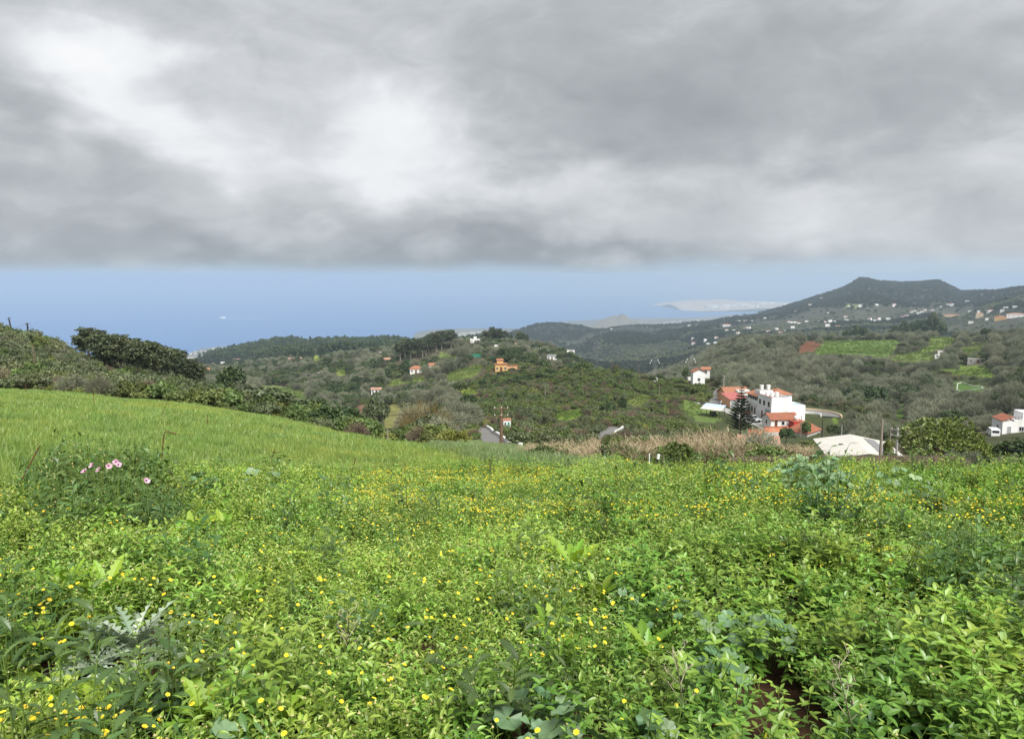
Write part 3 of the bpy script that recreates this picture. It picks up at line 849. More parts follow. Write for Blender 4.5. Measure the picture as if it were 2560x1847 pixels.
def proto_marigold(seed):
    rng = random.Random(seed); mb = MB()
    for s in range(9):
        d = rdir(rng, .25 + rng.random() * .55); L = .20 + rng.random() * .17
        pts = stem_path((d.x * .03, d.y * .03, 0), d, L, rng, 4, .5)
        mb.tube(pts, [.0022, .002, .002, .0017, .0013], 3, 1, .4, False)
        nl = 14
        for i in range(nl):
            t = .18 + .80 * i / (nl - 1)
            p, sd = along(pts, t); th = i * 2.4 + rng.random()
            o = sd.orthogonal().normalized(); o = Matrix.Rotation(th, 3, sd) @ o
            up_ = .35 + .75 * t
            dd = o + sd * up_ + Vector((0, 0, .1))
            Lf = (.050 - .016 * t) * (.65 + .6 * rng.random())
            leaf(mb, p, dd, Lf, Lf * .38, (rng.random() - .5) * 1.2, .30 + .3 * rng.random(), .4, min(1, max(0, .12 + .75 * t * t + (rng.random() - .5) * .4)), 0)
        if rng.random() < .55: bud(mb, pts[-1] + Vector((0, 0, .004)), .0042 + rng.random() * .0025, 2, rng.random())
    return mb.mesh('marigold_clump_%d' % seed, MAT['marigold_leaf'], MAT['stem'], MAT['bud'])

def proto_trefoil(seed):
    rng = random.Random(seed); mb = MB()
    for s in range(6):
        d = rdir(rng, .1 + rng.random() * .4); L = .26 + rng.random() * .20
        pts = stem_path((d.x * .04, d.y * .04, 0), d, L, rng, 4, .5)
        mb.tube(pts, [.003, .0026, .0024, .002, .0015], 4, 1, .2, False)
        nl = 9
        for i in range(nl):
            t = .25 + .75 * i / (nl - 1)
            p, sd = along(pts, t); o = Matrix.Rotation(i * 2.4 + rng.random() * .6, 3, sd) @ sd.orthogonal().normalized()
            pd = (o + sd * (.4 + .5 * t)).normalized(); pl = (.055 - .03 * t) * (.8 + .5 * rng.random())
            q = p + pd * pl
            mb.tube([p, q], .0011, 3, 1, .5, False)
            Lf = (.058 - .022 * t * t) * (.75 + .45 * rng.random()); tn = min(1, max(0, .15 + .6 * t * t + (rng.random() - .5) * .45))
            ld = (pd + Vector((0, 0, -.15 + .3 * t))).normalized()
            side = ld.cross(Vector((0, 0, 1))).normalized()
            for sg in (0, -1, 1):
                dd = ld if sg == 0 else (ld * .35 + side * sg).normalized()
                leaf(mb, q, dd, Lf, Lf * .46, (rng.random() - .5) * .5, .25, .25, tn, 0)
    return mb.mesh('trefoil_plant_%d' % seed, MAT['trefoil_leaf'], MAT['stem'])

def proto_darkweed(seed):
    rng = random.Random(seed); mb = MB()
    for s in range(7):
        d = rdir(rng, .15 + rng.random() * .45); L = .3 + rng.random() * .28
        pts = stem_path((d.x * .04, d.y * .04, 0), d, L, rng, 4, .5)
        mb.tube(pts, [.0035, .003, .0028, .002, .0015], 4, 1, .2, False)
        for i in range(9):
            t = .12 + .86 * i / 8
            p, sd = along(pts, t); o = Matrix.Rotation(i * 2.4 + rng.random() * .6, 3, sd) @ sd.orthogonal().normalized()
            Lf = (.15 - .09 * t) * (.7 + .5 * rng.random())
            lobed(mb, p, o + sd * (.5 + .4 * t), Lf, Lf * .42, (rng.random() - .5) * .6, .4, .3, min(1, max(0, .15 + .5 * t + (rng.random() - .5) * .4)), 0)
    return mb.mesh('sow_thistle_%d' % seed, MAT['dark_leaf'], MAT['stem'])

def rosette(mb, rng, n, L, up_=1.0):
    for i in range(n):
        th = i * 2.4 + rng.random() * .5; t = i / n
        tilt = (1.15 - .85 * t * up_) * (.85 + .3 * rng.random())
        d = Vector((math.sin(tilt) * math.cos(th), math.sin(tilt) * math.sin(th), math.cos(tilt)))
        Lf = L * (1.0 - .35 * t) * (.75 + .4 * rng.random())
        lobed(mb, d * .01, d, Lf, Lf * .36, (rng.random() - .5) * .5, .35, .3, min(1, max(0, .25 + .5 * t + (rng.random() - .5) * .45)), 0)

def proto_lobed(seed):
    rng = random.Random(seed); mb = MB()
    rosette(mb, rng, 15, .27)
    return mb.mesh('lobed_rosette_%d' % seed, MAT['lobed_leaf'])

def proto_grass(seed, n=44, hgt=.36, mat='grass', spread=.10, wid=.0085):
    rng = random.Random(seed); mb = MB()
    for i in range(n):
        d = rdir(rng, abs(rng.gauss(0, .24))); L = hgt * (.55 + .6 * rng.random())
        p = Vector(((rng.random() - .5) * 2 * spread, (rng.random() - .5) * 2 * spread, 0))
        side = Vector((rng.random() - .5, rng.random() - .5, 0)).normalized()
        bend = Vector((d.x, d.y, 0)) * .6 + Vector((rng.random() - .5, rng.random() - .5, 0)) * .5
        pts = []
        for t in (0, .4, .75, 1.):
            pts.append(p + d * (L * t) + bend * (L * t * t * .5) - Vector((0, 0, L * .16 * t * t * t)))
        w = wid * (.7 + .6 * rng.random())
        vs = []
        for q, ww in zip(pts, (.8, 1., .7, .05)): vs += [q - side * w * ww * .5, q + side * w * ww * .5]
        mb.add(vs, [(0, 1, 3, 2), (2, 3, 5, 4), (4, 5, 7, 6)], rng.random(), 0)
    return mb.mesh('grass_tuft_%s_%d' % (mat, seed), MAT[mat])

def proto_flower(seed, tall=.0):
    rng = random.Random(seed); mb = MB()
    h = .07
    mb.tube([(0, 0, -.02), (.003, 0, h * .5), (0, 0, h)], .0013, 3, 2, .5, False)
    petal_flower(mb, (0, 0, h), (rng.uniform(-.5, .5), rng.uniform(-.7, .2), 1), .0108, rng)
    return mb.mesh('marigold_bloom_%d' % seed, MAT['petal'], MAT['disc'], MAT['stem'])

def proto_oxalis(seed):
    rng = random.Random(seed); mb = MB()
    mb.tube([(0, 0, -.1), (.006, .003, .05), (.01, 0, .12)], .0012, 3, 1, .7, False)
    for j in range(6):
        th = rng.random() * 6.28; d = Vector((math.cos(th) * .6, math.sin(th) * .6, -.55 - .4 * rng.random())).normalized()
        c = Vector((.01, 0, .12)); q = c + Vector((math.cos(th), math.sin(th), .15)) * .007
        mb.tube([c, q], .0006, 3, 1, .7, False)
        leaf(mb, q, d, .022, .008, 0, .0, .6, rng.random(), 0); leaf(mb, q, d, .022, .008, 1.57, .0, .6, rng.random(), 0)
    return mb.mesh('sorrel_bloom_%d' % seed, MAT['oxalis'], MAT['stem'])

def cane_clump(seed, n=26, h=3.2, spread=.9):
    """dry giant cane: stalks with hanging leaves and ragged plumes"""
    rng = random.Random(seed); mb = MB()
    for i in range(n):
        p = Vector(((rng.random() - .5) * 2 * spread, (rng.random() - .5) * 2 * spread, -.3))
        d = rdir(rng, abs(rng.gauss(0, .13))); L = h * (.5 + .5 * rng.random())
        pts = stem_path(p, d, L, rng, 4, .1)
        mb.tube(pts, [.024, .022, .020, .016, .008], 3, 0, .35 + .6 * rng.random(), False)
        for j in range(7):
            t = .30 + .68 * j / 6; q, sd = along(pts, t)
            o = Matrix.Rotation(rng.random() * 6.28, 3, sd) @ sd.orthogonal().normalized()
            leaf(mb, q, o * .6 + sd * 1.2, .40 + .3 * rng.random(), .040, rng.random(), .55, .2, rng.random(), 0, np.array([0, .35, .7, 1.]), np.array([.6, 1., .7, .05]))
    return mb.mesh('cane_clump_%d' % seed, MAT['reed'])

# ------------------------------------------------------------------ tree and bush shapes
def crown_mesh(name, seed, rad, zc, nclump, nleaf, lsize, crad, mat, hollow=.35, flat=.0, elong=1.6, drop=.0):
    """leaf clumps through an uneven ellipsoid, each leaf spray a small bent face"""
    rng = np.random.default_rng(seed)
    d = rng.normal(size=(nclump, 3)); d /= np.linalg.norm(d, axis=1)[:, None]
    if flat: d[:, 2] = np.where(d[:, 2] < -flat, -d[:, 2] * .6, d[:, 2])
    r = hollow + (1 - hollow) * rng.random(nclump) ** .45
    lump = .72 + .5 * fbm(d[:, 0] * 1.6 + d[:, 2] * 1.1 + seed, d[:, 1] * 1.6 - d[:, 2], seed, 2)
    c = d * (r * lump)[:, None] * np.asarray(rad)[None, :]
    c[:, 2] += zc
    cs = rng.random(nclump) * .55                       # clumps differ in tone
    q = rng.normal(size=(nclump, nleaf, 3)); q /= np.linalg.norm(q, axis=2)[..., None]
    pos = c[:, None, :] + q * (crad * (rng.random((nclump, nleaf)) ** .5 * .5 + .5))[..., None] * np.array([1.15, 1.15, .8])
    nrm = q * .8 + rng.normal(size=q.shape) * .55 + np.array([0, 0, .3])
    nrm /= np.linalg.norm(nrm, axis=2)[..., None]
    rv = rng.normal(size=q.shape); rv[..., 2] -= drop
    t1 = np.cross(nrm, rv); t1 /= np.linalg.norm(t1, axis=2)[..., None] + 1e-9
    t2 = np.cross(nrm, t1)
    s = lsize * (.6 + .8 * rng.random((nclump, nleaf)))[..., None]
    P0 = pos - t2 * s * elong * .5; P1 = pos + t1 * s * .5 + nrm * s * .08; P2 = pos + t2 * s * elong * .5; P3 = pos - t1 * s * .5 + nrm * s * .08
    vs = np.stack([P0, P1, P2, P3], 2).reshape(-1, 3)
    N = nclump * nleaf
    fs = np.arange(N * 4).reshape(N, 4)
    tint = np.clip(cs[:, None] + rng.random((nclump, nleaf)) * .45, 0, 1)
    return np_mesh(name, vs, fs, np.repeat(tint.ravel(), 4), (MAT[mat],))

def twig_mesh(name, seed, rad, zc, n, length, wid, mat, base=0.3):
    """bare crown: fine twigs fanning out from hidden limbs"""
    rng = np.random.default_rng(seed)
    d = rng.normal(size=(n, 3)); d[:, 2] = np.abs(d[:, 2]) * .9 - .15; d /= np.linalg.norm(d, axis=1)[:, None]
    lump = .68 + .55 * fbm(d[:, 0] * 1.8 + seed, d[:, 1] * 1.8 + d[:, 2], seed, 2)
    r = (base + (1 - base) * rng.random(n) ** .55) * lump
    p = d * r[:, None] * np.asarray(rad); p[:, 2] += zc
    dirn = d + rng.normal(size=(n, 3)) * .55 + np.array([0, 0, .35]); dirn /= np.linalg.norm(dirn, axis=1)[:, None]
    L = length * (.5 + rng.random(n)); sd = np.cross(dirn, rng.normal(size=(n, 3))); sd /= np.linalg.norm(sd, axis=1)[:, None]
    w = wid * (.6 + .8 * rng.random(n))
    a = p - sd * w[:, None]; b = p + sd * w[:, None]; c = p + dirn * L[:, None]
    e = p + dirn * (L * .55)[:, None] + sd * (w * 1.2)[:, None]
    vs = np.stack([a, b, e, c], 1).reshape(-1, 3); fs = np.arange(n * 4).reshape(n, 4)
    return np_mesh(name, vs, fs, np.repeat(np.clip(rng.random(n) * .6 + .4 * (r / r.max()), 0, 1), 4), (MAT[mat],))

def trunk_mesh(name, seed, h, r0, spread, nb, mat='bark', lean=.12, fork=.45):
    rng = random.Random(seed); mb = MB()
    top = Vector(((rng.random() - .5) * lean * h, (rng.random() - .5) * lean * h, h * fork))
    pts = [Vector((0, 0, -.6)), Vector((top.x * .2, top.y * .2, h * fork * .3)), top]
    mb.tube(pts, [r0 * 1.25, r0, r0 * .75], 7, 0, .5)
    for i in range(nb):
        th = 2 * math.pi * (i + rng.random() * .6) / nb; rr = spread * (.45 + .5 * rng.random())
        e = Vector((math.cos(th) * rr, math.sin(th) * rr, h * (.68 + .28 * rng.random())))
        s = top + Vector((0, 0, -h * .05 * rng.random()))
        m_ = s.lerp(e, .5) + Vector((0, 0, h * .06))
        mb.tube([s, m_, e], [r0 * .55, r0 * .34, r0 * .10], 5, 0, .5, False)
        for k_ in range(2):
            e2 = m_.lerp(e, .5) + Vector(((rng.random() - .5) * spread * .7, (rng.random() - .5) * spread * .7, h * .16 * rng.random()))
            mb.tube([m_, e2], [r0 * .24, r0 * .06], 4, 0, .5, False)
    return mb.mesh(name, MAT[mat])

# library of crowns with unit-sized trunk pairs: kind -> list of (crown, trunk), nominal width and height in metres
LIB = {}
def lib(kind, n, maker, w, h):
    LIB[kind] = dict(v=[maker(i) for i in range(n)], w=w, h=h)
lib('broad', 3, lambda i: (crown_mesh('broad_crown_%d' % i, 10 + i, (2.9, 2.9, 2.1), 3.3, 72, 30, .31, .60, 't_dark', .3, .35), trunk_mesh('broad_trunk_%d' % i, i, 5., .17, 2.4, 5)), 6.4, 5.6)
lib('green', 3, lambda i: (crown_mesh('green_crown_%d' % i, 20 + i, (1.6, 1.6, 1.15), 1.15, 46, 32, .20, .44, 't_green', .25, .25), trunk_mesh('green_trunk_%d' % i, 5 + i, 2.0, .07, 1.3, 5, fork=.2)), 3.6, 2.6)
lib('olive', 3, lambda i: (crown_mesh('olive_crown_%d' % i, 30 + i, (1.8, 1.8, 1.35), 1.5, 52, 34, .17, .46, 't_olive', .2, .25, 2.0), trunk_mesh('olive_trunk_%d' % i, 9 + i, 2.6, .09, 1.5, 5, fork=.25)), 4.0, 3.1)
lib('yellow', 2, lambda i: (crown_mesh('yellow_crown_%d' % i, 40 + i, (1.5, 1.5, 1.0), .95, 40, 32, .19, .40, 't_yellow', .3, .2), trunk_mesh('yellow_trunk_%d' % i, 13 + i, 1.7, .06, 1.2, 5, fork=.2)), 3.4, 2.2)
lib('bare', 4, lambda i: (twig_mesh('bare_crown_%d' % i, 50 + i, (2.7, 2.7, 3.1), 2.1, 2200, .80, .026, 't_bare', .42), trunk_mesh('bare_trunk_%d' % i, 17 + i, 5., .15, 2.3, 6, 'bark_pale')), 6.0, 5.8)
lib('brown', 2, lambda i: (twig_mesh('brown_crown_%d' % i, 60 + i, (1.6, 1.6, 1.6), .9, 1200, .55, .020, 't_brown', .35), trunk_mesh('brown_trunk_%d' % i, 23 + i, 2.4, .06, 1.3, 6, fork=.2)), 3.5, 2.9)
lib('euca', 3, lambda i: (crown_mesh('gum_crown_%d' % i, 70 + i, (3.6, 3.6, 5.4), 11.0, 110, 26, .40, .85, 't_euca', .25, .9, 1.9, .8), trunk_mesh('gum_trunk_%d' % i, 27 + i, 15., .30, 3.0, 7, 'bark_pale', .06, .5)), 8.4, 16.8)
lib('pine', 2, lambda i: (crown_mesh('pine_crown_%d' % i, 80 + i, (1.9, 1.9, 4.6), 5.6, 55, 18, .42, .7, 't_pine', .2, .9, 1.8), trunk_mesh('pine_trunk_%d' % i, 31 + i, 9., .2, 1.2, 5, 'bark', .04, .8)), 4.4, 10.6)
lib('far', 3, lambda i: (crown_mesh('far_crown_%d' % i, 90 + i, (3.4, 3.4, 2.8), 2.8, 18, 9, 1.1, 1.2, 't_far', .3, .3), None), 8.0, 6.0)
lib('farpine', 2, lambda i: (crown_mesh('far_pine_crown_%d' % i, 95 + i, (2.5, 2.5, 6.0), 6.5, 18, 9, 1.1, 1.2, 't_pine', .3, .9), None), 6.4, 13.0)
lib('fargrey', 2, lambda i: (crown_mesh('far_grey_crown_%d' % i, 97 + i, (3.0, 3.0, 2.2), 2.2, 18, 9, .9, 1.1, 't_olive', .3, .3), None), 7.0, 5.0)

def joined(kind):
    """crown and trunk together, for the uncountable woods"""
    out = []
    for i, (c, tr) in enumerate(LIB[kind]['v']):
        out.append(c)
    return out
# ------------------------------------------------------------------ single trees and bushes
def plant_tree(kind, loc, width, height, label, cat='tree', name=None, group=None, rz=None, var=None, rng=random.Random(4)):
    L = LIB[kind]; i = rng.randrange(len(L['v'])) if var is None else var
    c, tr = L['v'][i]
    s = width / L['w']; sz = height / L['h']
    o = thing(name or 'tree', label, cat, loc, rng.random() * 6.28 if rz is None else rz, group)
    o.scale = (s, s, sz)
    obj('crown', c, o)
    if tr is not None: obj('trunk', tr, o)
    return o

KEEP = []          # (x, y, radius, reach towards the viewer): open ground round houses, roads and single trees
def keep(p, r, reach=0.): KEEP.append((p.x, p.y, r, reach))

def kept(x, y):
    bad = np.zeros(len(x), bool)
    for kx, ky, r, L in KEEP:
        d = math.hypot(kx, ky); dxn, dyn = -kx / d, -ky / d
        rx, ry = x - kx, y - ky
        s = np.clip(rx * dxn + ry * dyn, 0, L)
        bad |= np.hypot(rx - s * dxn, ry - s * dyn) < r
    return bad
# ------------------------------------------------------------------ houses
def opening(parent, face, a, z, w, h, plane, kind='window', frame='frame_white', pane='glass', name=None):
    """window or door on one wall: face is -x, +x, -y or +y; a runs along that wall"""
    mb = MB(); t = .07; dp = .06
    def bx(a0, a1, z0, z1, d0, d1):
        if face == '-y': mb2.box(a0, a1, plane - d1, plane - d0, z0, z1)
        elif face == '+y': mb2.box(a0, a1, plane + d0, plane + d1, z0, z1)
        elif face == '-x': mb2.box(plane - d1, plane - d0, a0, a1, z0, z1)
        else: mb2.box(plane + d0, plane + d1, a0, a1, z0, z1)
    mb2 = mb
    bx(a - w / 2 - t, a + w / 2 + t, z + h, z + h + t, -.02, dp)
    bx(a - w / 2 - t, a + w / 2 + t, z - t, z, -.02, dp + .03)
    bx(a - w / 2 - t, a - w / 2, z, z + h, -.02, dp)
    bx(a + w / 2, a + w / 2 + t, z, z + h, -.02, dp)
    if kind == 'window' and w > .8: bx(a - .03, a + .03, z, z + h, -.02, dp - .01)
    o = mb.build(name or kind, MAT[frame], parent)
    mb2 = MB(); bx(a - w / 2, a + w / 2, z, z + h, -.02, .015)
    mb2.build('pane' if kind == 'window' else 'door_leaf', MAT[pane], o)
    return o

def gable(mb, x0, x1, y0, y1, z, rise, ov=.35, th=.14, axis='x'):
    """two sloping slabs meeting at a ridge"""
    if axis == 'x':
        ym = (y0 + y1) / 2; k = rise / ((y1 - y0) / 2); e = z - ov * k
        for ys, sg in ((y0 - ov, 1), (y1 + ov, -1)):
            v = [(x0 - ov, ys, e), (x1 + ov, ys, e), (x1 + ov, ym, z + rise), (x0 - ov, ym, z + rise)]
            v += [(p[0], p[1], p[2] + th) for p in v]
            mb.add(v, [(0, 1, 2, 3), (4, 5, 6, 7), (0, 1, 5, 4), (1, 2, 6, 5), (2, 3, 7, 6), (3, 0, 4, 7)])
    else:
        xm = (x0 + x1) / 2; k = rise / ((x1 - x0) / 2); e = z - ov * k
        for xs in (x0 - ov, x1 + ov):
            v = [(xs, y0 - ov, e), (xs, y1 + ov, e), (xm, y1 + ov, z + rise), (xm, y0 - ov, z + rise)]
            v += [(p[0], p[1], p[2] + th) for p in v]
            mb.add(v, [(0, 1, 2, 3), (4, 5, 6, 7), (0, 1, 5, 4), (1, 2, 6, 5), (2, 3, 7, 6), (3, 0, 4, 7)])
    return mb

def hip(mb, x0, x1, y0, y1, z, rise, ov=.35):
    x0 -= ov; x1 += ov; y0 -= ov; y1 += ov
    w, d = x1 - x0, y1 - y0
    if w >= d: r0, r1 = (x0 + d / 2, (y0 + y1) / 2), (x1 - d / 2, (y0 + y1) / 2)
    else: r0, r1 = ((x0 + x1) / 2, y0 + w / 2), ((x0 + x1) / 2, y1 - w / 2)
    v = [(x0, y0, z), (x1, y0, z), (x1, y1, z), (x0, y1, z), (*r0, z + rise), (*r1, z + rise)]
    v += [(p[0], p[1], z - .14) for p in v[:4]]
    if w >= d: f = [(0, 1, 5, 4), (1, 2, 5), (2, 3, 4, 5), (3, 0, 4)]
    else: f = [(0, 1, 4), (1, 2, 5, 4), (2, 3, 5), (3, 0, 4, 5)]
    f += [(6, 9, 8, 7), (0, 6, 7, 1), (1, 7, 8, 2), (2, 8, 9, 3), (3, 9, 6, 0)]
    return mb.add(v, f)

def walls(mb, x0, x1, y0, y1, z0, z1, rise=0, axis='x'):
    mb.box(x0, x1, y0, y1, z0, z1)
    if rise:
        if axis == 'x':
            ym = (y0 + y1) / 2
            for x in (x0, x1): mb.add([(x, y0, z1), (x, y1, z1), (x, ym, z1 + rise)], [(0, 1, 2)])
        else:
            xm = (x0 + x1) / 2
            for y in (y0, y1): mb.add([(x0, y, z1), (x1, y, z1), (xm, y, z1 + rise)], [(0, 1, 2)])
    return mb

def parapet(mb, x0, x1, y0, y1, z, h=.5, t=.2, o=.02):
    mb.box(x0 - o, x1 + o, y0 - o, y0 + t, z, z + h); mb.box(x0 - o, x1 + o, y1 - t, y1 + o, z, z + h)
    mb.box(x0 - o, x0 + t, y0 + t, y1 - t, z, z + h); mb.box(x1 - t, x1 + o, y0 + t, y1 - t, z, z + h)
    return mb

def simple_house(loc, rz, w, d, h, label, roof='gable', rise=1.1, wall='white', rmat='tile_orange', wins=2, group=None, name='house', axis='x', door=True, sink=3., extra=None, cat='house'):
    o = thing(name, label, cat, loc, rz, group)
    x0, x1, y0, y1 = -w / 2, w / 2, -d / 2, d / 2
    walls(MB(), x0, x1, y0, y1, -sink, h, rise if roof == 'gable' else 0, axis).build('wall', MAT[wall], o)
    if roof == 'gable': gable(MB(), x0, x1, y0, y1, h, rise, .3, .12, axis).build('roof', MAT[rmat], o)
    elif roof == 'hip': hip(MB(), x0, x1, y0, y1, h + .14, rise).build('roof', MAT[rmat], o)
    else:
        MB().box(x0 + .2, x1 - .2, y0 + .2, y1 - .2, h, h + .06).build('roof', MAT['concrete'], o)
        parapet(MB(), x0, x1, y0, y1, h, .45).build('parapet', MAT[wall], o)
    n = wins
    for i in range(n):
        a = x0 + w * (i + .5) / n
        if door and i == n // 2: opening(o, '-y', a, .05, 1.0, 2.1, y0, 'door', 'frame_brown', 'frame_brown')
        else: opening(o, '-y', a, .95, 1.0, 1.15, y0)
        if h > 4.6: opening(o, '-y', a, 3.6, .95, 1.1, y0)
    if extra: extra(o, x0, x1, y0, y1, h)
    r = max(w, d) * .75
    keep(Vector(loc), r, r * 4)
    return o

def face_cam(p, off=0.): return math.atan2(p.y, p.x) - math.pi / 2 + off

RZ_A = math.atan2(B_AX.y, B_AX.x)
def hamlet(): 
    # --- the long white house above the lane
    o = thing('white_house', 'long white two-storey house with flat roof, water tanks and red tiled wing', 'house', CORNER, RZ_A)
    w = MB(); w.box(0, 5.2, 0, 8, -3, 5.9)
    w.box(.003, 5.9, 8, 15.5, -3, 4.25); w.box(4.5, 10, 8.01, 14, -3, 5.7); w.box(5.2, 10.8, 2, 8, -4, 3.45); w.box(.7, 4.49, 8.3, 11.4, 4.2, 7.0)
    w.build('wall', MAT['white'], o)
    MB().box(.2, 5.0, .2, 7.8, 5.9, 5.96).build('flat_roof', MAT['concrete'], o)
    parapet(MB(), 0, 5.2, 0, 8, 5.9, .42, .2).build('parapet', MAT['white'], o)
    MB().box(-.05, .22, -.05, 8.02, 6.32, 6.42).build('red_coping', MAT['red_band'], o)
    MB().box(5.4, 10.6, 2.2, 7.8, 3.45, 3.52).build('terrace_roof', MAT['sheet_blue'], o)
    parapet(MB(), 5.21, 10.8, 2, 7.98, 3.45, .3, .18).build('terrace_parapet', MAT['white'], o)
    MB().box(.9, 4.3, 8.5, 11.2, 7.0, 7.06).build('stair_head_roof', MAT['concrete'], o)
    # glazed terrace under a tiled slope
    for i in range(7):
        y = 8.25 + i * 1.03
        MB().box(.06, .16, y, y + .09, 4.25, 5.35).build('terrace_post', MAT['frame_white'], o)
        if i < 6: MB().box(.09, .12, y + .12, y + .98, 4.27, 5.33).build('pane', MAT['glass'], o)
    r = MB(); r.add([(-.35, 8.05, 5.35), (-.35, 15.8, 5.35), (4.4, 15.8, 6.35), (4.4, 8.05, 6.35), (-.35, 8.05, 5.49), (-.35, 15.8, 5.49), (4.4, 15.8, 6.49), (4.4, 8.05, 6.49)],
                    [(0, 3, 2, 1), (4, 5, 6, 7), (0, 1, 5, 4), (1, 2, 6, 5), (2, 3, 7, 6), (3, 0, 4, 7)]); r.build('terrace_tiles', MAT['tile_orange'], o)
    hip(MB(), 4.5, 10, 8.01, 14, 5.85, 1.35).build('hipped_roof', MAT['tile_orange'], o)
    for y in (1.5, 4.2, 6.6): opening(o, '-x', y, 3.75, .85, 1.15, 0, 'window', 'frame_brown')
    opening(o, '-x', 2.0, -.1, 2.7, 2.9, 0, 'door', 'concrete', 'door_grey', 'garage_door')
    for y in (5.2, 9.6, 13.2): opening(o, '-x', y, .02, .95, 2.1, .003 if y > 8 else 0, 'door', 'frame_white', 'frame_brown')
    for y in (11.4,): opening(o, '-x', y, .9, 1.0, 1.2, .003, 'window', 'frame_brown')
    for x in (6.1, 8.6): opening(o, '-y', x, 4.2, .9, 1.1, 8.01)
    opening(o, '+x', 9.6, 4.0, 1.2, 1.3, 10)
    MB().box(-.9, 0, 8.2, 15.3, 3.0, 3.14).build('canopy_slab', MAT['concrete'], o)
    MB().box(-1.6, -1.4, 6.5, 15.0, -.3, .75).build('garden_wall', MAT['red_band'], o)
    MB().tube([(1.2, -.12, 2.0), (1.2, -.12, 2.35), (1.2, -.3, 2.4)], .03, 5).build('lamp_bracket', MAT['metal'], o)
    # tanks stand on the roofs
    def tank(x, y, z, r, h, lb):
        t = thing('water_tank', lb, 'tank', CORNER + B_AX * x + A_AX * y + Vector((0, 0, z)), 0, 'tanks on the long white house')
        MB().lathe([(r * .80, 0), (r * .84, h * .06), (r, h * .9), (r, h * .94)], 16).build('body', MAT['white_plastic'], t)
        MB().lathe([(r * 1.08, h * .94), (r * 1.08, h), (r * .3, h * 1.03)], 16).build('lid', MAT['white_plastic'], t)
    for x in (.95, 2.35, 3.75): tank(x, 4.6, 5.96, .56, 1.1, 'white tub-shaped water tank in the row of three on the flat roof')
    for x in (1.75, 3.75): tank(x, 9.6, 7.06, .55, 1.3, 'white tub-shaped water tank on the raised stair head')
    keep(CORNER + A_AX * 7 + B_AX * 4, 14, 60); keep(CORNER + A_AX * 12 + B_AX * 16, 12, 40); keep(CORNER + A_AX * -2 + B_AX * -5, 9, 60); keep(CORNER + A_AX * -14 + B_AX * -4, 13, 125)
    # --- shed with a faded red sheet roof
    p = CORNER + A_AX * 21.5 + B_AX * -2.0
    s = thing('garage_shed', 'low peach and white garage shed with faded red sheet roof', 'shed', p, RZ_A)
    m_ = MB(); m_.add([(0, 0, -2), (5.4, 0, -2), (5.4, 6, -2), (0, 6, -2), (0, 0, 2.5), (5.4, 0, 2.5), (5.4, 6, 3.4), (0, 6, 3.4)],
                      [(0, 3, 2, 1), (4, 5, 6, 7), (0, 1, 5, 4), (1, 2, 6, 5), (2, 3, 7, 6), (3, 0, 4, 7)]); m_.build('wall', MAT['peach'], s)
    MB().box(0.005, 5.39, -.05, 0, -1, 2.45).build('front_wall', MAT['white'], s)
    r = MB()
    for i in range(14):
        x = -.3 + i * .43
        r.add([(x, -.4, 2.47), (x + .43, -.4, 2.47), (x + .43, 6.3, 3.48), (x, 6.3, 3.48), (x, -.4, 2.55 + .05 * (i % 2)), (x + .43, -.4, 2.55 + .05 * (i % 2)), (x + .43, 6.3, 3.56 + .05 * (i % 2)), (x, 6.3, 3.56 + .05 * (i % 2))],
              [(0, 3, 2, 1), (4, 5, 6, 7), (0, 1, 5, 4), (1, 2, 6, 5), (2, 3, 7, 6), (3, 0, 4, 7)])
    r.build('roof', MAT['pink_sheet'], s)
    for x in (.95, 3.9): opening(s, '-y', x, -.1, 1.5, 2.1, -.05, 'door', 'frame_white', 'door_grey', 'garage_door')
    keep(p, 8, 20)
    # --- tiled cottage at the head of the lane
    p = CORNER + A_AX * 33 + B_AX * 4.2
    s = thing('tiled_cottage', 'low cottage with wide orange tiled roof at the head of the lane', 'house', p, RZ_A)
    walls(MB(), -3.8, 3.6, -3.2, 3.5, -3, 2.7, 1.7).build('wall', MAT['peach'], s)
    gable(MB(), -3.8, 3.6, -3.2, 3.5, 2.7, 1.7, .35).build('roof', MAT['tile_orange'], s)
    MB().box(-.5, 3.4, -3.8, -2.0, 2.2, 4.0).build('terrace_box', MAT['white2'], s)
    opening(s, '-y', -2.3, .9, 1.0, 1.1, -3.2)
    keep(p, 8, 16)
    # --- old tiled house below the lane
    p = CORNER + A_AX * -8 + B_AX * -4.0 + Vector((0, 0, -.2))
    s = thing('old_tiled_house', 'old whitewashed house with weathered brown tile roofs below the lane', 'house', p, RZ_A)
    walls(MB(), 0, 7.5, 0, 5, -3, 2.2, 1.25).build('wall', MAT['white2'], s)
    gable(MB(), 0, 7.5, 0, 5, 2.2, 1.25, .3).build('roof', MAT['tile_brown'], s)
    opening(s, '-y', 1.4, .2, .8, 1.8, 0, 'door', 'frame_white', 'frame_brown'); opening(s, '-y', 3.3, .8, .8, .9, 0)
    opening(s, '-x', 2.4, .8, .8, 1.0, 0)
    keep(p, 9, 18)
    def zpt(zx, zy, z):
        A, t = ray(1700 + zx / 5.155, 920 + zy / 5.155); zz = CORNER.z + z; D = zz / float(t)
        return Vector((D * math.sin(A), D * math.cos(A), zz))
    P0, P1, P2 = zpt(1655, 850, .2), zpt(1835, 790, .2), zpt(1530, 745, .2)
    ex = (P1 - P0); Lx = ex.length; ang = math.atan2(ex.y, ex.x)
    ey = Vector((-math.sin(ang), math.cos(ang), 0)); Ly = max(5., abs((P2 - P0).dot(ey)))
    s = thing('hipped_house', 'low white house with broad hipped roof of rust-brown tiles', 'house', (P0.x, P0.y, P0.z), ang)
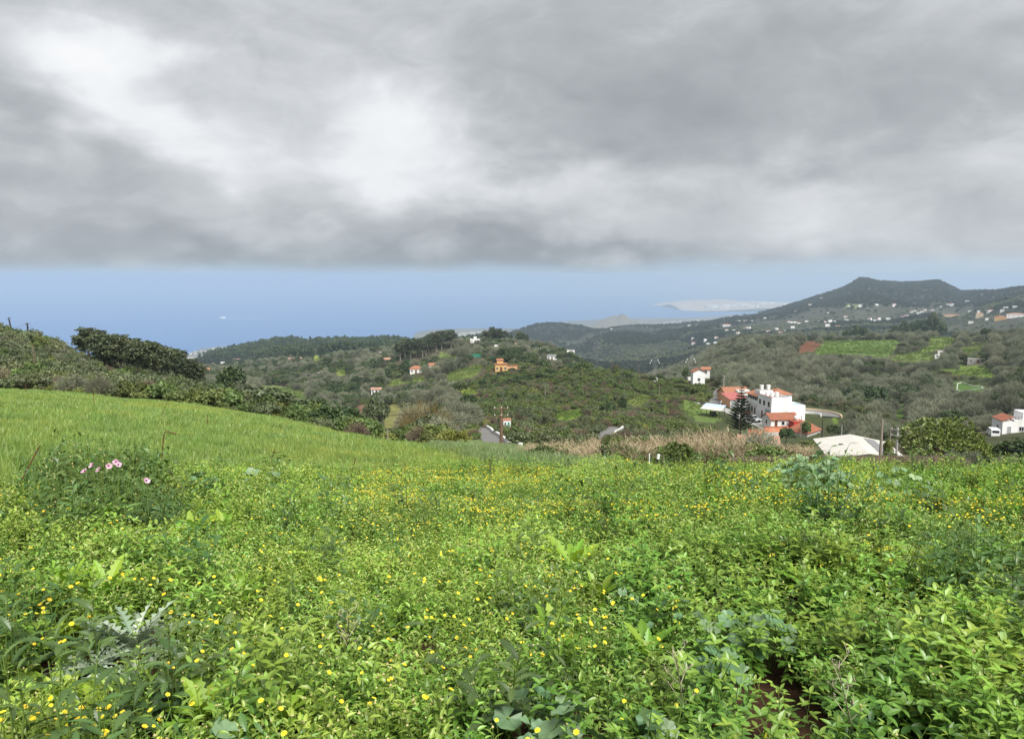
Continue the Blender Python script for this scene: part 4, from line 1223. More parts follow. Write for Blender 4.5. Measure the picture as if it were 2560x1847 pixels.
    MB().box(.35, Lx - .35, .35, Ly - .35, -5, -.1).build('wall', MAT['white2'], s)
    hip(MB(), .35, Lx - .35, .35, Ly - .35, .05, 2.3, .35).build('roof', MAT['tile_brown'], s)
    for a in (1.6, 3.2): opening(s, '-y', a, -2.2, .8, 1.1, .35)
    opening(s, '-y', Lx - 1.6, -2.6, .9, 2.0, .35, 'door', 'frame_white', 'frame_brown')
    keep(P0 + ex * .5 + ey * 3, 9, 75)
    # --- red block with a ball-shaped tank
    p = CORNER + A_AX * -11 + B_AX * .6
    s = thing('red_outhouse', 'small bright red flat-roofed outhouse with a white doorway', 'outhouse', p, RZ_A)
    MB().box(0, 3.1, 0, 2.4, -3, 1.85).build('wall', MAT['red_paint'], s)
    MB().box(-.08, 3.18, -.08, 2.48, 1.85, 1.97).build('roof', MAT['red_band'], s)
    opening(s, '-y', 1.0, -.7, .7, 1.6, 0, 'door', 'frame_white', 'white_plastic')
    t = thing('ball_tank', 'round white water tank on the red outhouse', 'tank', p + B_AX * 1.4 + A_AX * 1.2 + Vector((0, 0, 1.97)))
    prof = [(.45, 0), (.5, .06)] + [(.72 * math.sin(q), .72 - .72 * math.cos(q)) for q in np.linspace(.75, 2.9, 9)]
    MB().lathe(prof, 18).build('body', MAT['white_plastic'], t, None, True)
    MB().lathe([(.2, 1.40), (.2, 1.48), (.1, 1.5)], 12).build('lid', MAT['metal'], t)
    # --- terrace walls
    def wall_seg(x0, x1, y, z0, z1, mat, lb, t=.35):
        q = CORNER + A_AX * y + B_AX * x0
        o_ = thing('terrace_wall', lb, 'wall', (q.x, q.y, q.z), RZ_A)
        MB().box(0, x1 - x0, 0, t, z0, z1).build('body', MAT[mat], o_)
        MB().box(-.05, x1 - x0 + .05, -.06, t + .06, z1, z1 + .12).build('coping', MAT['red_band' if mat == 'salmon' else 'peach'], o_)
    wall_seg(-7.4, -1.0, -11.4, -3, .75, 'salmon', 'salmon painted terrace wall beside the red outhouse')
    wall_seg(-12.6, -8.0, -13.2, -3, .6, 'salmon', 'salmon painted terrace wall beside the tall star pine')
    wall_seg(-12.4, -4.2, -16.2, -5, -.55, 'peach', 'peach terrace wall, lowest of the terraces below the lane')
    # --- small ruin among the canes
    p = ground(1893, 112, 1150) + Vector((0, 0, -1.3))
    s = thing('shed', 'small pinkish tiled shed half hidden behind dry canes', 'shed', p, face_cam(p, .1))
    walls(MB(), -2.6, 2.6, -1.6, 1.6, -2, 2.4, .7).build('wall', MAT['white2'], s)
    gable(MB(), -2.6, 2.6, -1.6, 1.6, 2.4, .7, .25).build('roof', MAT['tile_pale'], s)
    opening(s, '-y', -1.2, 0, .8, 1.8, -1.6, 'door', 'frame_white', 'frame_brown')
    keep(p, 4, 6)
    # --- curved road deck on its retaining wall
    th = np.linspace(1.9, -.55, 22); cxl, cyl, ro, ri = 14.2, 7.0, 8.6, 3.9
    def lp(x, y, z): return CORNER + B_AX * x + A_AX * y + Vector((0, 0, z))
    vs = []; fs = []
    for q in th:
        vs += [lp(cxl + ro * math.cos(q), cyl + ro * 1.05 * math.sin(q), .1), lp(cxl + ri * math.cos(q), cyl + ri * math.sin(q), .1)]
    fs = [(2 * i, 2 * i + 1, 2 * i + 3, 2 * i + 2) for i in range(len(th) - 1)]
    deck = MB().add(vs, fs).build('road_bend', MAT['asphalt']); tag(deck, 'grey road bend behind the white house', None, None, 'structure')
    def arc_wall(r, z0, z1, t, mat, nm, lb, sc=1.05, a0=0, a1=None):
        q_ = th[a0:a1]; v = []; f = []
        for q in q_:
            for rr in (r, r + t):
                for z in (z0, z1): v.append(lp(cxl + rr * math.cos(q), cyl + rr * sc * math.sin(q), z))
        for i in range(len(q_) - 1):
            b = i * 4; c = b + 4
            f += [(b, c, c + 1, b + 1), (b + 2, b + 3, c + 3, c + 2), (b + 1, c + 1, c + 3, b + 3), (b, b + 2, c + 2, c)]
        e = (len(q_) - 1) * 4
        f += [(0, 1, 3, 2), (e, e + 2, e + 3, e + 1)]
        o_ = MB().add(v, f).build(nm, MAT[mat]); tag(o_, lb, 'wall')
    arc_wall(ro, -6, .55, .35, 'cream', 'retaining_wall', 'curved cream retaining wall carrying the road bend')
    arc_wall(ri - .4, -4, .5, .3, 'white', 'low_wall', 'low white curved wall inside the road bend', 1.0)
    # --- lane in front of the houses
    lane = [(-8.4, -19), (-5.0, -12.4), (-3.6, -5), (-3.6, 3), (-4.2, 12), (-5.0, 22), (-7.2, 34)]
    vs = []
    for x, y in lane:
        for dxl in (-2.1, 1.9):
            q = lp(x + dxl, y, 0); vs.append((q.x, q.y, max(CORNER.z - .6, float(H(q.x, q.y))) + .06))
    ln = MB().add(vs, [(2 * i, 2 * i + 1, 2 * i + 3, 2 * i + 2) for i in range(len(lane) - 1)]).build('lane', MAT['concrete'])
    tag(ln, 'pale concrete lane before the white house', None, None, 'structure')
hamlet()

# ------------------------------------------------------------------ vehicles
def car(loc, rz, label, paint='car_silver', L=4.5, Wd=1.8, Hh=1.72):
    """boxy off-road estate: body shell, glasshouse, wheels, lamps"""
    o = thing('parked_car', label, 'car', loc, rz)
    w = Wd / 2
    side = [(-L / 2, .45), (-L / 2 + .05, .95), (-L / 2 + .12, 1.02), (L / 2 - 1.25, 1.06), (L / 2 - .1, .95), (L / 2, .75), (L / 2, .42), (L / 2 - .45, .32), (-L / 2 + .4, .32)]
    v = [(x, -w + (.05 if z > .9 else 0), z) for x, z in side] + [(x, w - (.05 if z > .9 else 0), z) for x, z in side]
    n = len(side)
    MB().add(v, [tuple(range(n)), tuple(range(2 * n - 1, n - 1, -1))] + [(i, i + n, (i + 1) % n + n, (i + 1) % n) for i in range(n)]).build('body', MAT[paint], o)
    b0, b1, t0, t1 = -L / 2 + .12, L / 2 - 1.25, -L / 2 + .35, L / 2 - 1.95
    g = [(b0, -w + .06, 1.03), (b1, -w + .06, 1.06), (b1, w - .06, 1.06), (b0, w - .06, 1.03), (t0, -w + .2, Hh - .05), (t1, -w + .2, Hh - .05), (t1, w - .2, Hh - .05), (t0, w - .2, Hh - .05)]
    cab = MB().add(g, [(4, 5, 6, 7), (0, 1, 5, 4), (1, 2, 6, 5), (2, 3, 7, 6), (3, 0, 4, 7)]).build('cabin', MAT[paint], o)
    def pane(i, j, k_, l, nm, m0=.12, m1=.12, push=.012):
        q = [Vector(g[x]) for x in (i, j, k_, l)]
        nrm = (q[1] - q[0]).cross(q[3] - q[0]).normalized()
        c = sum(q, Vector()) / 4
        if nrm.dot(c - Vector((c.x * .6, 0, 1.2))) < 0: nrm = -nrm
        def bl(a, b): return (q[0].lerp(q[1], a)).lerp(q[3].lerp(q[2], a), b) + nrm * push
        MB().add([bl(m0, m1), bl(1 - m0, m1), bl(1 - m0, 1 - m1), bl(m0, 1 - m1)], [(0, 1, 2, 3)]).build(nm, MAT['glass'], cab)
    for s_ in ((0, 1, 5, 4), (3, 2, 6, 7)):
        q = s_
        for a0, a1 in ((.04, .33), (.36, .64), (.67, .93)):
            Q = [Vector(g[x]) for x in q]; nrm = Vector((0, -1 if q[0] == 0 else 1, .15)).normalized()
            def bl(a, b): return (Q[0].lerp(Q[1], a)).lerp(Q[3].lerp(Q[2], a), b) + nrm * .012
            MB().add([bl(a0, .1), bl(a1, .1), bl(a1, .86), bl(a0, .86)], [(0, 1, 2, 3)]).build('side_window', MAT['glass'], cab)
    pane(1, 2, 6, 5, 'windscreen', .06, .08); pane(3, 0, 4, 7, 'rear_window', .1, .12)
    MB().box(t0 + .05, t1 - .05, -w + .24, w - .24, Hh - .05, Hh).build('roof', MAT[paint], cab)
    for s_ in (-1, 1): MB().box(t0 + .2, t1 - .2, s_ * (w - .3) - .03, s_ * (w - .3) + .03, Hh + .001, Hh + .07).build('roof_rail', MAT['metal'], cab)
    for x in (-L / 2 + .85, L / 2 - .85):
        for s_ in (-1, 1):
            wh = MB(); prof = [(.2, -.11), (.33, -.11), (.36, -.07), (.36, .07), (.33, .11), (.2, .11)]
            wh.lathe(prof, 18)
            for i, p in enumerate(wh.v): wh.v[i] = (p[0] + x, p[2] + s_ * (w - .09), p[1] + .36)
            wo_ = wh.build('wheel', MAT['rubber'], o)
            rm = MB().lathe([(.19, 0), (.21, .03), (.06, .05)], 14)
            for i, p in enumerate(rm.v): rm.v[i] = (p[0] + x, s_ * (w + .005 + p[2] * .6), p[1] + .36)
            rm.build('rim', MAT['metal'], wo_)
    for s_ in (-1, 1):
        MB().box(L / 2 - .03, L / 2 + .02, s_ * (w - .3) - .18, s_ * (w - .3) + .18, .68, .84).build('headlight', MAT['lamp_glass'], o)
        MB().box(-L / 2 - .02, -L / 2 + .04, s_ * (w - .15) - .1, s_ * (w - .15) + .1, .7, .98).build('tail_light', MAT['lamp_red'], o)
        MB().box(L / 2 - 1.35, L / 2 - 1.2, s_ * (w + .1) - .1, s_ * (w + .1) + .1, 1.02, 1.18).build('mirror', MAT['black'], o)
    MB().box(L / 2 - .02, L / 2 + .012, -.42, .42, .55, .82).build('grille', MAT['black'], o)
    MB().box(L / 2 - .05, L / 2 + .06, -w + .03, w - .03, .34, .54).build('bumper', MAT['black'], o)
    return o

q = CORNER + A_AX * 2.9 + B_AX * -3.4
car((q.x, q.y, float(H(q.x, q.y)) + .07), RZ_A - math.pi / 2 + .18, 'silver off-road car parked in the lane beside the white house')

def van(loc, rz, label):
    o = thing('parked_van', label, 'van', loc, rz)
    side = [(-2.3, .35), (-2.3, 1.9), (-2.15, 2.05), (.9, 2.05), (1.65, 1.25), (2.25, 1.0), (2.35, .7), (2.35, .35)]
    n = len(side); v = [(x, -.95, z) for x, z in side] + [(x, .95, z) for x, z in side]
    MB().add(v, [tuple(range(n)), tuple(range(2 * n - 1, n - 1, -1))] + [(i, i + n, (i + 1) % n + n, (i + 1) % n) for i in range(n)]).build('body', MAT['car_white'], o)
    MB().add([(.98, -.85, 1.99), (.98, .85, 1.99), (1.63, .85, 1.3), (1.63, -.85, 1.3)], [(0, 1, 2, 3)]).build('windscreen', MAT['glass'], o).location = (.03, 0, .03)
    MB().box(-2.33, -2.3, -.75, .75, 1.15, 1.75).build('rear_window', MAT['glass'], o)
    for s_ in (-1, 1):
        MB().box(.1, 1.0, s_ * .96 - .01, s_ * .96 + .01, 1.2, 1.75).build('side_window', MAT['glass'], o)
        MB().box(2.3, 2.37, s_ * .7 - .16, s_ * .7 + .16, .7, .88).build('headlight', MAT['lamp_glass'], o)
        for x in (-1.45, 1.5):
            wh = MB().lathe([(.2, -.1), (.32, -.1), (.34, 0), (.32, .1), (.2, .1)], 16)
            for i, p in enumerate(wh.v): wh.v[i] = (p[0] + x, p[2] + s_ * .88, p[1] + .34)
            wh.build('wheel', MAT['rubber'], o)
    return o
q = at(2482, 1092, 226); q.z = float(H(q.x, q.y))
add_van = (q.x, q.y, q.z)
van(add_van, face_cam(q) + math.pi / 2 + .25, 'white van parked by the end wall of the long low house')

# ------------------------------------------------------------------ other houses near and far
def right_house():
    p = at(2505, 1082, 232); p.z = float(H(p.x, p.y))
    rz = face_cam(p, .42)
    o = thing('white_farmhouse', 'long low white farmhouse with roof terrace beside the parked van', 'house', p, rz)
    w = MB(); w.box(0, 15, 0, 6, -4, 3.4); w.box(5.2, 15.1, 1.2, 6.1, 3.4, 5.6)
    w.build('wall', MAT['white'], o)
    w = MB(); w.add([(-.2, -.2, 3.4), (2.6, -.2, 4.5), (2.6, 6.2, 4.5), (-.2, 6.2, 3.4), (-.2, -.2, 3.54), (2.6, -.2, 4.64), (2.6, 6.2, 4.64), (-.2, 6.2, 3.54)],
                    [(0, 3, 2, 1), (4, 5, 6, 7), (0, 1, 5, 4), (1, 2, 6, 5), (2, 3, 7, 6), (3, 0, 4, 7)]); w.build('lean_to_roof', MAT['tile_brown'], o)
    parapet(MB(), 2.7, 15, 0, 6, 3.4, .5).build('parapet', MAT['white'], o)
    for i in range(4): MB().box(3.0 + i * .7, 3.06 + i * .7, .1, .16, 3.9, 4.7).build('railing_post', MAT['black'], o)
    MB().box(2.9, 5.2, .1, .16, 4.7, 4.76).build('rail', MAT['black'], o)
    opening(o, '-y', 1.6, .2, .9, 1.9, 0, 'door', 'frame_white', 'door_grey'); opening(o, '-y', 4.5, 1.0, 1.1, 1.1, 0); opening(o, '-y', 8.0, 1.0, 1.1, 1.1, 0)
    opening(o, '-x', 2.5, 1.0, 1.0, 1.1, 0)
    keep(p + Vector((5, 3, 0)), 11, 185); keep(p + Vector((-2.5, -2, 0)), 6, 185)
right_house()

def sheet_roof_shed():
    # broad gabled barn of weathered white sheets, ridge pointing up the slope
    pk = at(2125, 1087, 106); near = at(2170, 1143, 96)
    dirv = Vector((near.x - pk.x, near.y - pk.y, 0)); L = 11.0; dirv.normalize()
    rz = math.atan2(dirv.y, dirv.x) - math.pi / 2 + math.pi
    zg = float(H(pk.x, pk.y))
    o = thing('sheet_roof_barn', 'broad low barn roofed with weathered white sheets at the field edge', 'barn', (pk.x, pk.y, zg), rz)
    zr = pk.z - zg; hw = 4.1; drop = .72
    walls(MB(), -hw + .2, hw - .2, -L + .2, -.2, -3, zr - drop, drop, 'y').build('wall', MAT['concrete'], o)
    for s_ in (-1, 1):
        for i in range(10):
            y0, y1 = -L + i * L / 10, -L + (i + 1) * L / 10 + .06
            lift = .015 * (i % 2)
            v = []
            for (x, z) in ((0, zr + .02), (s_ * (hw + .3), zr - drop * 1.07)):
                v += [(x, y0, z + lift), (x, y1, z + lift), (x, y1, z + .05 + lift), (x, y0, z + .05 + lift)]
            MB().add(v, [(0, 4, 5, 1), (3, 2, 6, 7), (0, 3, 7, 4), (1, 5, 6, 2), (0, 1, 2, 3), (4, 7, 6, 5)]).build('roof_sheet', MAT['sheet_white'], o)
    MB().add([(1.4, -L + .6, zr - .13), (2.7, -L + .6, zr - .35), (2.7, -.9, zr - .35), (1.4, -.9, zr - .13)], [(0, 1, 2, 3)]).build('grey_roof_strip', MAT['sheet_grey'], o)
    MB().box(-2.2, -1.6, -5.2, -4.7, zr - .52, zr - .22).build('roof_vent', MAT['black'], o)
    keep(Vector((pk.x, pk.y, 0)) + dirv * 5, 7, 40)
sheet_roof_shed()

def carport():
    p = hit(1782, 1041, 120)
    o = thing('carport', 'open carport with blue and white sheet roof on posts in grass', 'carport', p, face_cam(p, -.35))
    v = [(-2.9, -2.2, 2.2), (2.9, -2.2, 2.05), (2.9, 2.2, 3.0), (-2.9, 2.2, 3.15)]
    def sheet(a0, a1, mat, nm):
        def pt(a, b): return Vector(v[0]).lerp(Vector(v[1]), a).lerp(Vector(v[3]).lerp(Vector(v[2]), a), b)
        for i in range(6):
            s0, s1 = i / 6, (i + 1) / 6 + .01
            q = [pt(s0, a0), pt(s1, a0), pt(s1, a1), pt(s0, a1)]
            lift = Vector((0, 0, .02 * (i % 2)))
            MB().add([x + lift for x in q] + [x + lift + Vector((0, 0, .06)) for x in q], [(0, 3, 2, 1), (4, 5, 6, 7), (0, 1, 5, 4), (1, 2, 6, 5), (2, 3, 7, 6), (3, 0, 4, 7)]).build(nm, MAT[mat], o)
    sheet(0, .45, 'sheet_white', 'roof_sheet'); sheet(.45, 1, 'sheet_blue', 'roof_sheet')
    for x in (-2.6, 0, 2.6):
        for y, z in ((-2., 2.2), (2., 2.95)):
            MB().tube([(x, y, -1.2), (x, y, z)], .06, 6).build('post', MAT['wood_dark'], o)
    keep(p, 5, 12)
    m_ = thing('tractor', 'dark old tractor parked under the open carport', 'tractor', p + Vector((.4, .3, .05)), face_cam(p, .3))
    MB().box(-.35, .35, -.9, .9, .6, 1.2).build('engine_hood', MAT['black'], m_)
    MB().box(-.3, .3, .9, 1.5, .7, .95).build('seat', MAT['black'], m_)
    for s_ in (-1, 1):
        for y, r in ((1.2, .6), (-.7, .36)):
            wh = MB().lathe([(r * .5, -.12), (r, -.12), (r, .12), (r * .5, .12)], 16)
            for i, q in enumerate(wh.v): wh.v[i] = (q[2] + s_ * .6, q[0] + y, q[1] + r)
            wh.build('wheel', MAT['rubber'], m_)
carport()

def H_at(u, v, dmin, w, h, d=None, **kw):
    """house whose foot stands where the photograph shows it; w in photograph pixels"""
    p = hit(u, v, dmin); D = math.hypot(p.x, p.y); wm = w * D / F_PX
    lb = kw.pop('label'); off = kw.pop('off', 0.)
    return simple_house(p, face_cam(p, off), wm, d or wm * .75, h, lb, **kw)

simple_house(at(1744, 957, 300), face_cam(at(1744, 957, 300), .25), 4.5, 3.8, 4.4, label='tall narrow white house with tiled roof beside a lattice pylon', roof='gable', rise=1.0, rmat='tile_brown', wins=1, door=False, axis='y', sink=8.)
simple_house(at(1764, 938, 325), face_cam(at(1764, 938, 325)), 3.4, 3., 2.6, label='small red-roofed house peeping out behind the tall white house', roof='gable', rise=.8, wins=1, door=False, sink=8.)
def tiny_hut():
    p = hit(1267, 1066, 70)
    o = thing('hut', 'tiny white hut with orange tiled roof beside a wooden pole', 'hut', p, face_cam(p, .1))
    walls(MB(), -.62, .62, -.5, .5, -1.2, 1.15, .22).build('wall', MAT['white'], o)
    gable(MB(), -.62, .62, -.5, .5, 1.15, .22, .07, .05).build('roof', MAT['tile_orange'], o)
    opening(o, '-y', .25, .02, .34, .85, -.5, 'door', 'frame_white', 'green_net'); opening(o, '-y', -.3, .5, .3, .28, -.5)
    keep(p, 2.2, 30)
tiny_hut()
def orange_extra(o, x0, x1, y0, y1, h):
    MB().box(x0 + 1, x1 - 2.0, y0 + .8, y1, h + .1, h + 1.9).build('upper_storey', MAT['orange_wall'], o)
    gable(MB(), x0 + 1, x1 - 2.0, y0 + .8, y1, h + 1.9, .6, .25).build('upper_roof', MAT['tile_orange'], o)
    MB().box(x1 + .02, x1 + 5.5, y0 + 1, y1 - 1, -3, 2.6).build('annex', MAT['peach'], o)
    MB().box(x1 + .02, x1 + 5.7, y0 + .8, y1 - .8, 2.6, 2.8).build('annex_roof', MAT['tile_brown'], o)
H_at(1252, 927, 250, 30, 3.6, label='orange two-storey villa with small balconies on the hillside', roof='hip', rise=.5, wall='orange_wall', wins=3, extra=orange_extra, off=.1)
H_at(1040, 932, 250, 30, 2.8, label='bungalow with wide orange tiled roof below the gum grove', roof='hip', rise=1.9, wall='white2', wins=3)
def annex_extra(o, x0, x1, y0, y1, h):
    MB().box(x1 + .02, x1 + 5.2, y0, y1, -3, 3.0).build('annex', MAT['white'], o)
    MB().box(x1 + 6.0, x1 + 8.6, y0 - 1, y1 - 1, -3, 2.2).build('outhouse', MAT['white'], o)
    opening(o, '-y', x1 + 2.6, .9, 1.2, 1.1, y0)
H_at(1082, 924, 250, 19, 3.0, label='orange-roofed house with white flat-roofed annexes beside a dark hedge', roof='gable', rise=1.3, wins=2, extra=annex_extra)
H_at(941, 984, 250, 25, 2.7, label='low white cottage with pale red roof on the valley slope', roof='gable', rise=.8, rmat='tile_pale', wins=3)
H_at(968, 911, 400, 17, 3.0, label='ruined house with tall faded tile roof among bare trees', roof='gable', rise=2.6, wall='concrete', rmat='tile_pale', wins=1)
H_at(953, 887, 400, 13, 2.6, label='white house with bright flat roof beside the pine ridge', roof='flat', wins=1)
H_at(896, 903, 400, 10, 2.6, label='small white shed with grey roof under the pine ridge', roof='gable', rise=.4, rmat='sheet_grey', wins=1, name='shed', cat='shed')
H_at(1188, 863, 400, 24, 5.0, label='stepped white villa on the hilltop beneath tall trees', roof='flat', wins=3, extra=lambda o, x0, x1, y0, y1, h: MB().box(x0 + 3, x1 - 3, y0 + 2, y1, h + .1, h + 2.4).build('upper_storey', MAT['white'], o))
H_at(1249, 873, 400, 26, 3.0, label='long white bungalow with pale awning near the hilltop', roof='flat', wins=4)
H_at(1226, 883, 400, 19, 2.8, label='dark red painted shed on the hill under the white bungalow', roof='gable', rise=.8, wall='red_paint', rmat='pink_sheet', wins=1, name='shed', cat='shed')
H_at(1292, 868, 400, 18, 3.0, label='cream house with brownish roof near the hilltop trees', roof='hip', rise=.9, wall='cream', rmat='tile_pale', wins=2)
H_at(1340, 880, 400, 14, 2.7, label='low white house with grey roof behind olive bushes', roof='flat', wins=2)
H_at(1380, 898, 400, 24, 2.9, label='rambling white house with grey roof above the bare wood', roof='gable', rise=.7, rmat='sheet_grey', wins=3)
H_at(1427, 885, 400, 19, 2.8, label='white house beside the pale quarry slope', roof='flat', wins=2)
H_at(1355, 879, 400, 9, 2.5, label='small white cube house next to the low grey-roofed house', roof='flat', wins=1)
H_at(738, 902, 600, 30, 3.0, label='long pale farmhouse with reddish roof below the pine forest', roof='gable', rise=1.2, rmat='tile_pale', wall='white2', wins=4)
H_at(593, 903, 600, 16, 3.2, label='white villa with pink roof in front of dark pines', roof='hip', rise=1.6, rmat='tile_pale', wins=2)
H_at(557, 917, 300, 9, 7.5, label='slim white tower house on the wooded spur', roof='flat', wins=1, door=False)
H_at(516, 932, 300, 15, 3.0, label='house with bright red roof behind the grey gum trees', roof='gable', rise=1.5, wins=1)
H_at(463, 930, 300, 9, 2.8, label='white cottage glimpsed between the gum trunks', roof='flat', wins=1)
H_at(770, 942, 500, 12, 2.4, label='white greenhouse-like shed low in the valley', roof='gable', rise=.5, rmat='sheet_white', wins=1, name='shed', cat='shed')
H_at(797, 939, 500, 9, 2.4, label='white shed standing apart beside a green plot', roof='flat', wins=1, name='shed', cat='shed')
H_at(2503, 836, 450, 32, 3.0, label='white farmhouse with dark lean-to at the top of the fields', roof='flat', wins=3, extra=lambda o, x0, x1, y0, y1, h: (MB().box(x0 - 8, x0 - .05, y0, y1, -2, 2.0).build('lean_to', MAT['sheet_grey'], o), MB().box(x0 + 3, x1 - 3, y0 + 1, y1, h + .1, h + 2.4).build('upper_storey', MAT['white'], o)))
H_at(2353, 888, 350, 14, 2.4, label='pale hut on the slope between two green meadows', roof='flat', wall='white2', wins=1, name='hut', cat='hut')
H_at(2343, 896, 350, 10, 1.8, label='white animal shelter just below the pale hut', roof='flat', wins=1, name='shelter', cat='shelter', door=False)
H_at(2436, 908, 300, 26, 2.4, label='roofless stone barn above the bright meadow', roof='flat', wall='concrete', wins=2, name='barn', cat='barn')
H_at(2262, 864, 400, 16, 1.8, label='grey stone hut at the end of the big green field', roof='flat', wall='concrete', wins=1, name='hut', cat='hut')
H_at(1847, 919, 350, 14, 2.2, label='small hut with red roof lost in the bare wood', roof='gable', rise=.7, wins=1, name='hut', cat='hut')
H_at(2124, 851, 600, 8, 2.2, label='tiny white hut on the skyline of the green field', roof='flat', wins=1, name='hut', cat='hut')

# the far slopes: small houses scattered under the mountain
FAR_Z1 = [(42, 468), (250, 497), (300, 500), (330, 505), (430, 352), (525, 290), (500, 495), (560, 497), (600, 492), (640, 490), (735, 450), (590, 415), (790, 498), (762, 360),
          (862, 362), (1000, 348), (940, 475), (985, 487), (1100, 468), (1220, 452), (1260, 440), (1300, 410), (1330, 400), (1390, 410), (1415, 395), (1480, 392), (1555, 362), (1615, 345),
          (1645, 352), (1780, 322), (1785, 245), (1910, 258), (1800, 402), (1885, 408), (1975, 402), (2110, 372), (2190, 365), (145, 557), (280, 545), (210, 580), (530, 570), (580, 530),
          (670, 535), (740, 485), (1810, 505), (70, 575), (400, 490), (2250, 445), (1365, 425), (2080, 400), (1950, 475), (310, 405), (1020, 470), (1150, 355)]
FAR_Z2 = [(310, 462), (485, 458), (1690, 390), (1750, 388), (1815, 385), (1940, 365), (1645, 475), (1680, 500), (1575, 478), (1745, 455), (1780, 457), (2045, 460), (2190, 398),
          (2200, 448), (2130, 485), (1965, 480), (1375, 568), (1265, 592), (1400, 602), (1470, 590), (1475, 540), (1720, 550), (1780, 552), (1890, 552), (1285, 418), (1220, 430), (2250, 400), (1260, 545), (2085, 495), (340, 452)]
for u, v, w, mats, lb in ((1900 + 1640 / 3.436, 660 + 455 / 3.436, 30, ('cream', 'tile_orange'), 'wide cream villa with orange roof below the antenna hill'),
                          (1900 + 1885 / 3.436, 660 + 460 / 3.436, 14, ('cream', 'tile_pale'), 'tall tan house standing alone on the far slope'),
                          (1900 + 2065 / 3.436, 660 + 480 / 3.436, 22, ('orange_wall', 'tile_orange'), 'ochre house with orange roof on the far slope'),
                          (1900 + 2200 / 3.436, 660 + 455 / 3.436, 34, ('white', 'tile_pale'), 'large white country house on the far slope beside the ochre house'),
                          (1400 + 1575 / 3.78, 700 + 437 / 3.78, 18, ('white', 'tile_brown'), 'big white house alone on the dark far ridge'),
                          (995, 847, 26, ('cream', 'tile_orange'), 'orange-roofed mansion on the skyline ridge against the sea')):
    H_at(u, v, 1150, w, 6.0 if 'tall' not in lb else 9., label=lb, roof='hip', rise=2.0, wall=mats[0], rmat=mats[1], wins=4)

FAR = [(1900 + x / 3.436, 660 + y / 3.436) for x, y in FAR_Z1] + [(1400 + x / 3.78, 700 + y / 3.78) for x, y in FAR_Z2]
rh = random.Random(12)
far_proto = []
for i in range(5):
    w, d, h = 9 + rh.random() * 5, 8 + rh.random() * 3, 3.4 + 3.2 * (i % 2)
    wm = walls(MB(), -w / 2, w / 2, -d / 2, d / 2, -9, h, 0 if i % 3 else 1.3); wm = wm.mesh('far_house_wall', MAT['white'])
    if i % 3 == 0: rf = gable(MB(), -w / 2, w / 2, -d / 2, d / 2, h, 1.3, .3).mesh('far_house_roof', MAT['tile_brown'])
    else: rf = parapet(MB().box(-w / 2 + .2, w / 2 - .2, -d / 2 + .2, d / 2 - .2, h, h + .1), -w / 2, w / 2, -d / 2, d / 2, h, .5).mesh('far_house_flat_roof', MAT['white2'])
    wn = MB()
    for k_ in range(3): wn.box(-w / 2 + w * (k_ + .3) / 3, -w / 2 + w * (k_ + .7) / 3, -d / 2 - .05, -d / 2 + .05, 1., 2.3)
    far_proto.append((wm, rf, wn.mesh('far_house_windows', MAT['glass']), w, d, h))
for u, v in FAR:
    p = hit(u, v + 2, 1150)
    wm, rf, wn, w, d, h = far_proto[rh.randrange(5)]
    s = .58 + .5 * rh.random()
    look = ('small' if s < .74 else 'mid-sized' if s < .91 else 'larger') + (' two-storey' if h > 5 else ' low') + (' white house with red roof' if 'flat' not in rf.name else ' flat-roofed white house')
    o = thing('hillside_house', near_label(look, p, ('house', 'mast', 'barn')), 'house', p, face_cam(p, rh.uniform(-.6, .6)), 'white houses on the far slope')
    o.scale = (s, s, s)
    obj('wall', wm, o); obj('roof', rf, o)
    keep(p, 8 * s, 26)
# towns by the coast and on the headland: thousands of little blocks that read as one mass
def town(name, label, pts, size, seed, mat=None):
    rng = np.random.default_rng(seed); n = len(pts)
    s = size * (.5 + rng.random((n, 1))); a = rng.random(n) * 1.5
    hgt = size * (.35 + .5 * rng.random(n))
    cs = np.array([(-.5, -.5, 0), (.5, -.5, 0), (.5, .5, 0), (-.5, .5, 0), (-.5, -.5, 1), (.5, -.5, 1), (.5, .5, 1), (-.5, .5, 1)])
    x = cs[None, :, 0] * s; y = cs[None, :, 1] * s * .8; z = cs[None, :, 2] * (hgt + 6)[:, None] - 6
    ca, sa = np.cos(a)[:, None], np.sin(a)[:, None]
    V = np.stack([pts[:, 0:1] + x * ca - y * sa, pts[:, 1:2] + x * sa + y * ca, pts[:, 2:3] + z], -1).reshape(-1, 3)
    fb = np.array([(4, 5, 6, 7), (0, 1, 5, 4), (1, 2, 6, 5), (2, 3, 7, 6), (3, 0, 4, 7)])
    Fc = (fb[None] + (np.arange(n) * 8)[:, None, None]).reshape(-1, 4)
    me = np_mesh(name, V, Fc, np.repeat(rng.random(n), 8), (mat or TOWN,))
    tag(obj(name, me), label, None, None, 'stuff')
TOWN = leafmat('town_walls', (.28, .26, .235), (.60, .58, .55), 0, 0, .8, .0)
def town_pts(u0, u1, D0, D1, n, seed, lo=-599):
    rng = np.random.default_rng(seed); u = u0 + (u1 - u0) * rng.random(n); D = D0 + (D1 - D0) * rng.random(n)
    A, t = ray(u, 800); x, y = D * np.sin(A), D * np.cos(A); z = H(x, y)
    ok = (z > lo) & (fbm(x / 180, y / 180, 3, 3) > .42) & (np.hypot(x - cxn, y - cyn) > 300)
    return np.stack([x, y, z], -1)[ok]
town('coastal_town', 'white coastal town along the shore behind the pine ridge', np.vstack([town_pts(455, 640, 5500, 6700, 260, 1), town_pts(1090, 1240, 5600, 7100, 420, 2)]), 19, 3)
town('valley_town', 'pale houses of a distant town round the cinder cone', town_pts(1480, 1780, 6400, 9200, 520, 5), 20, 4)

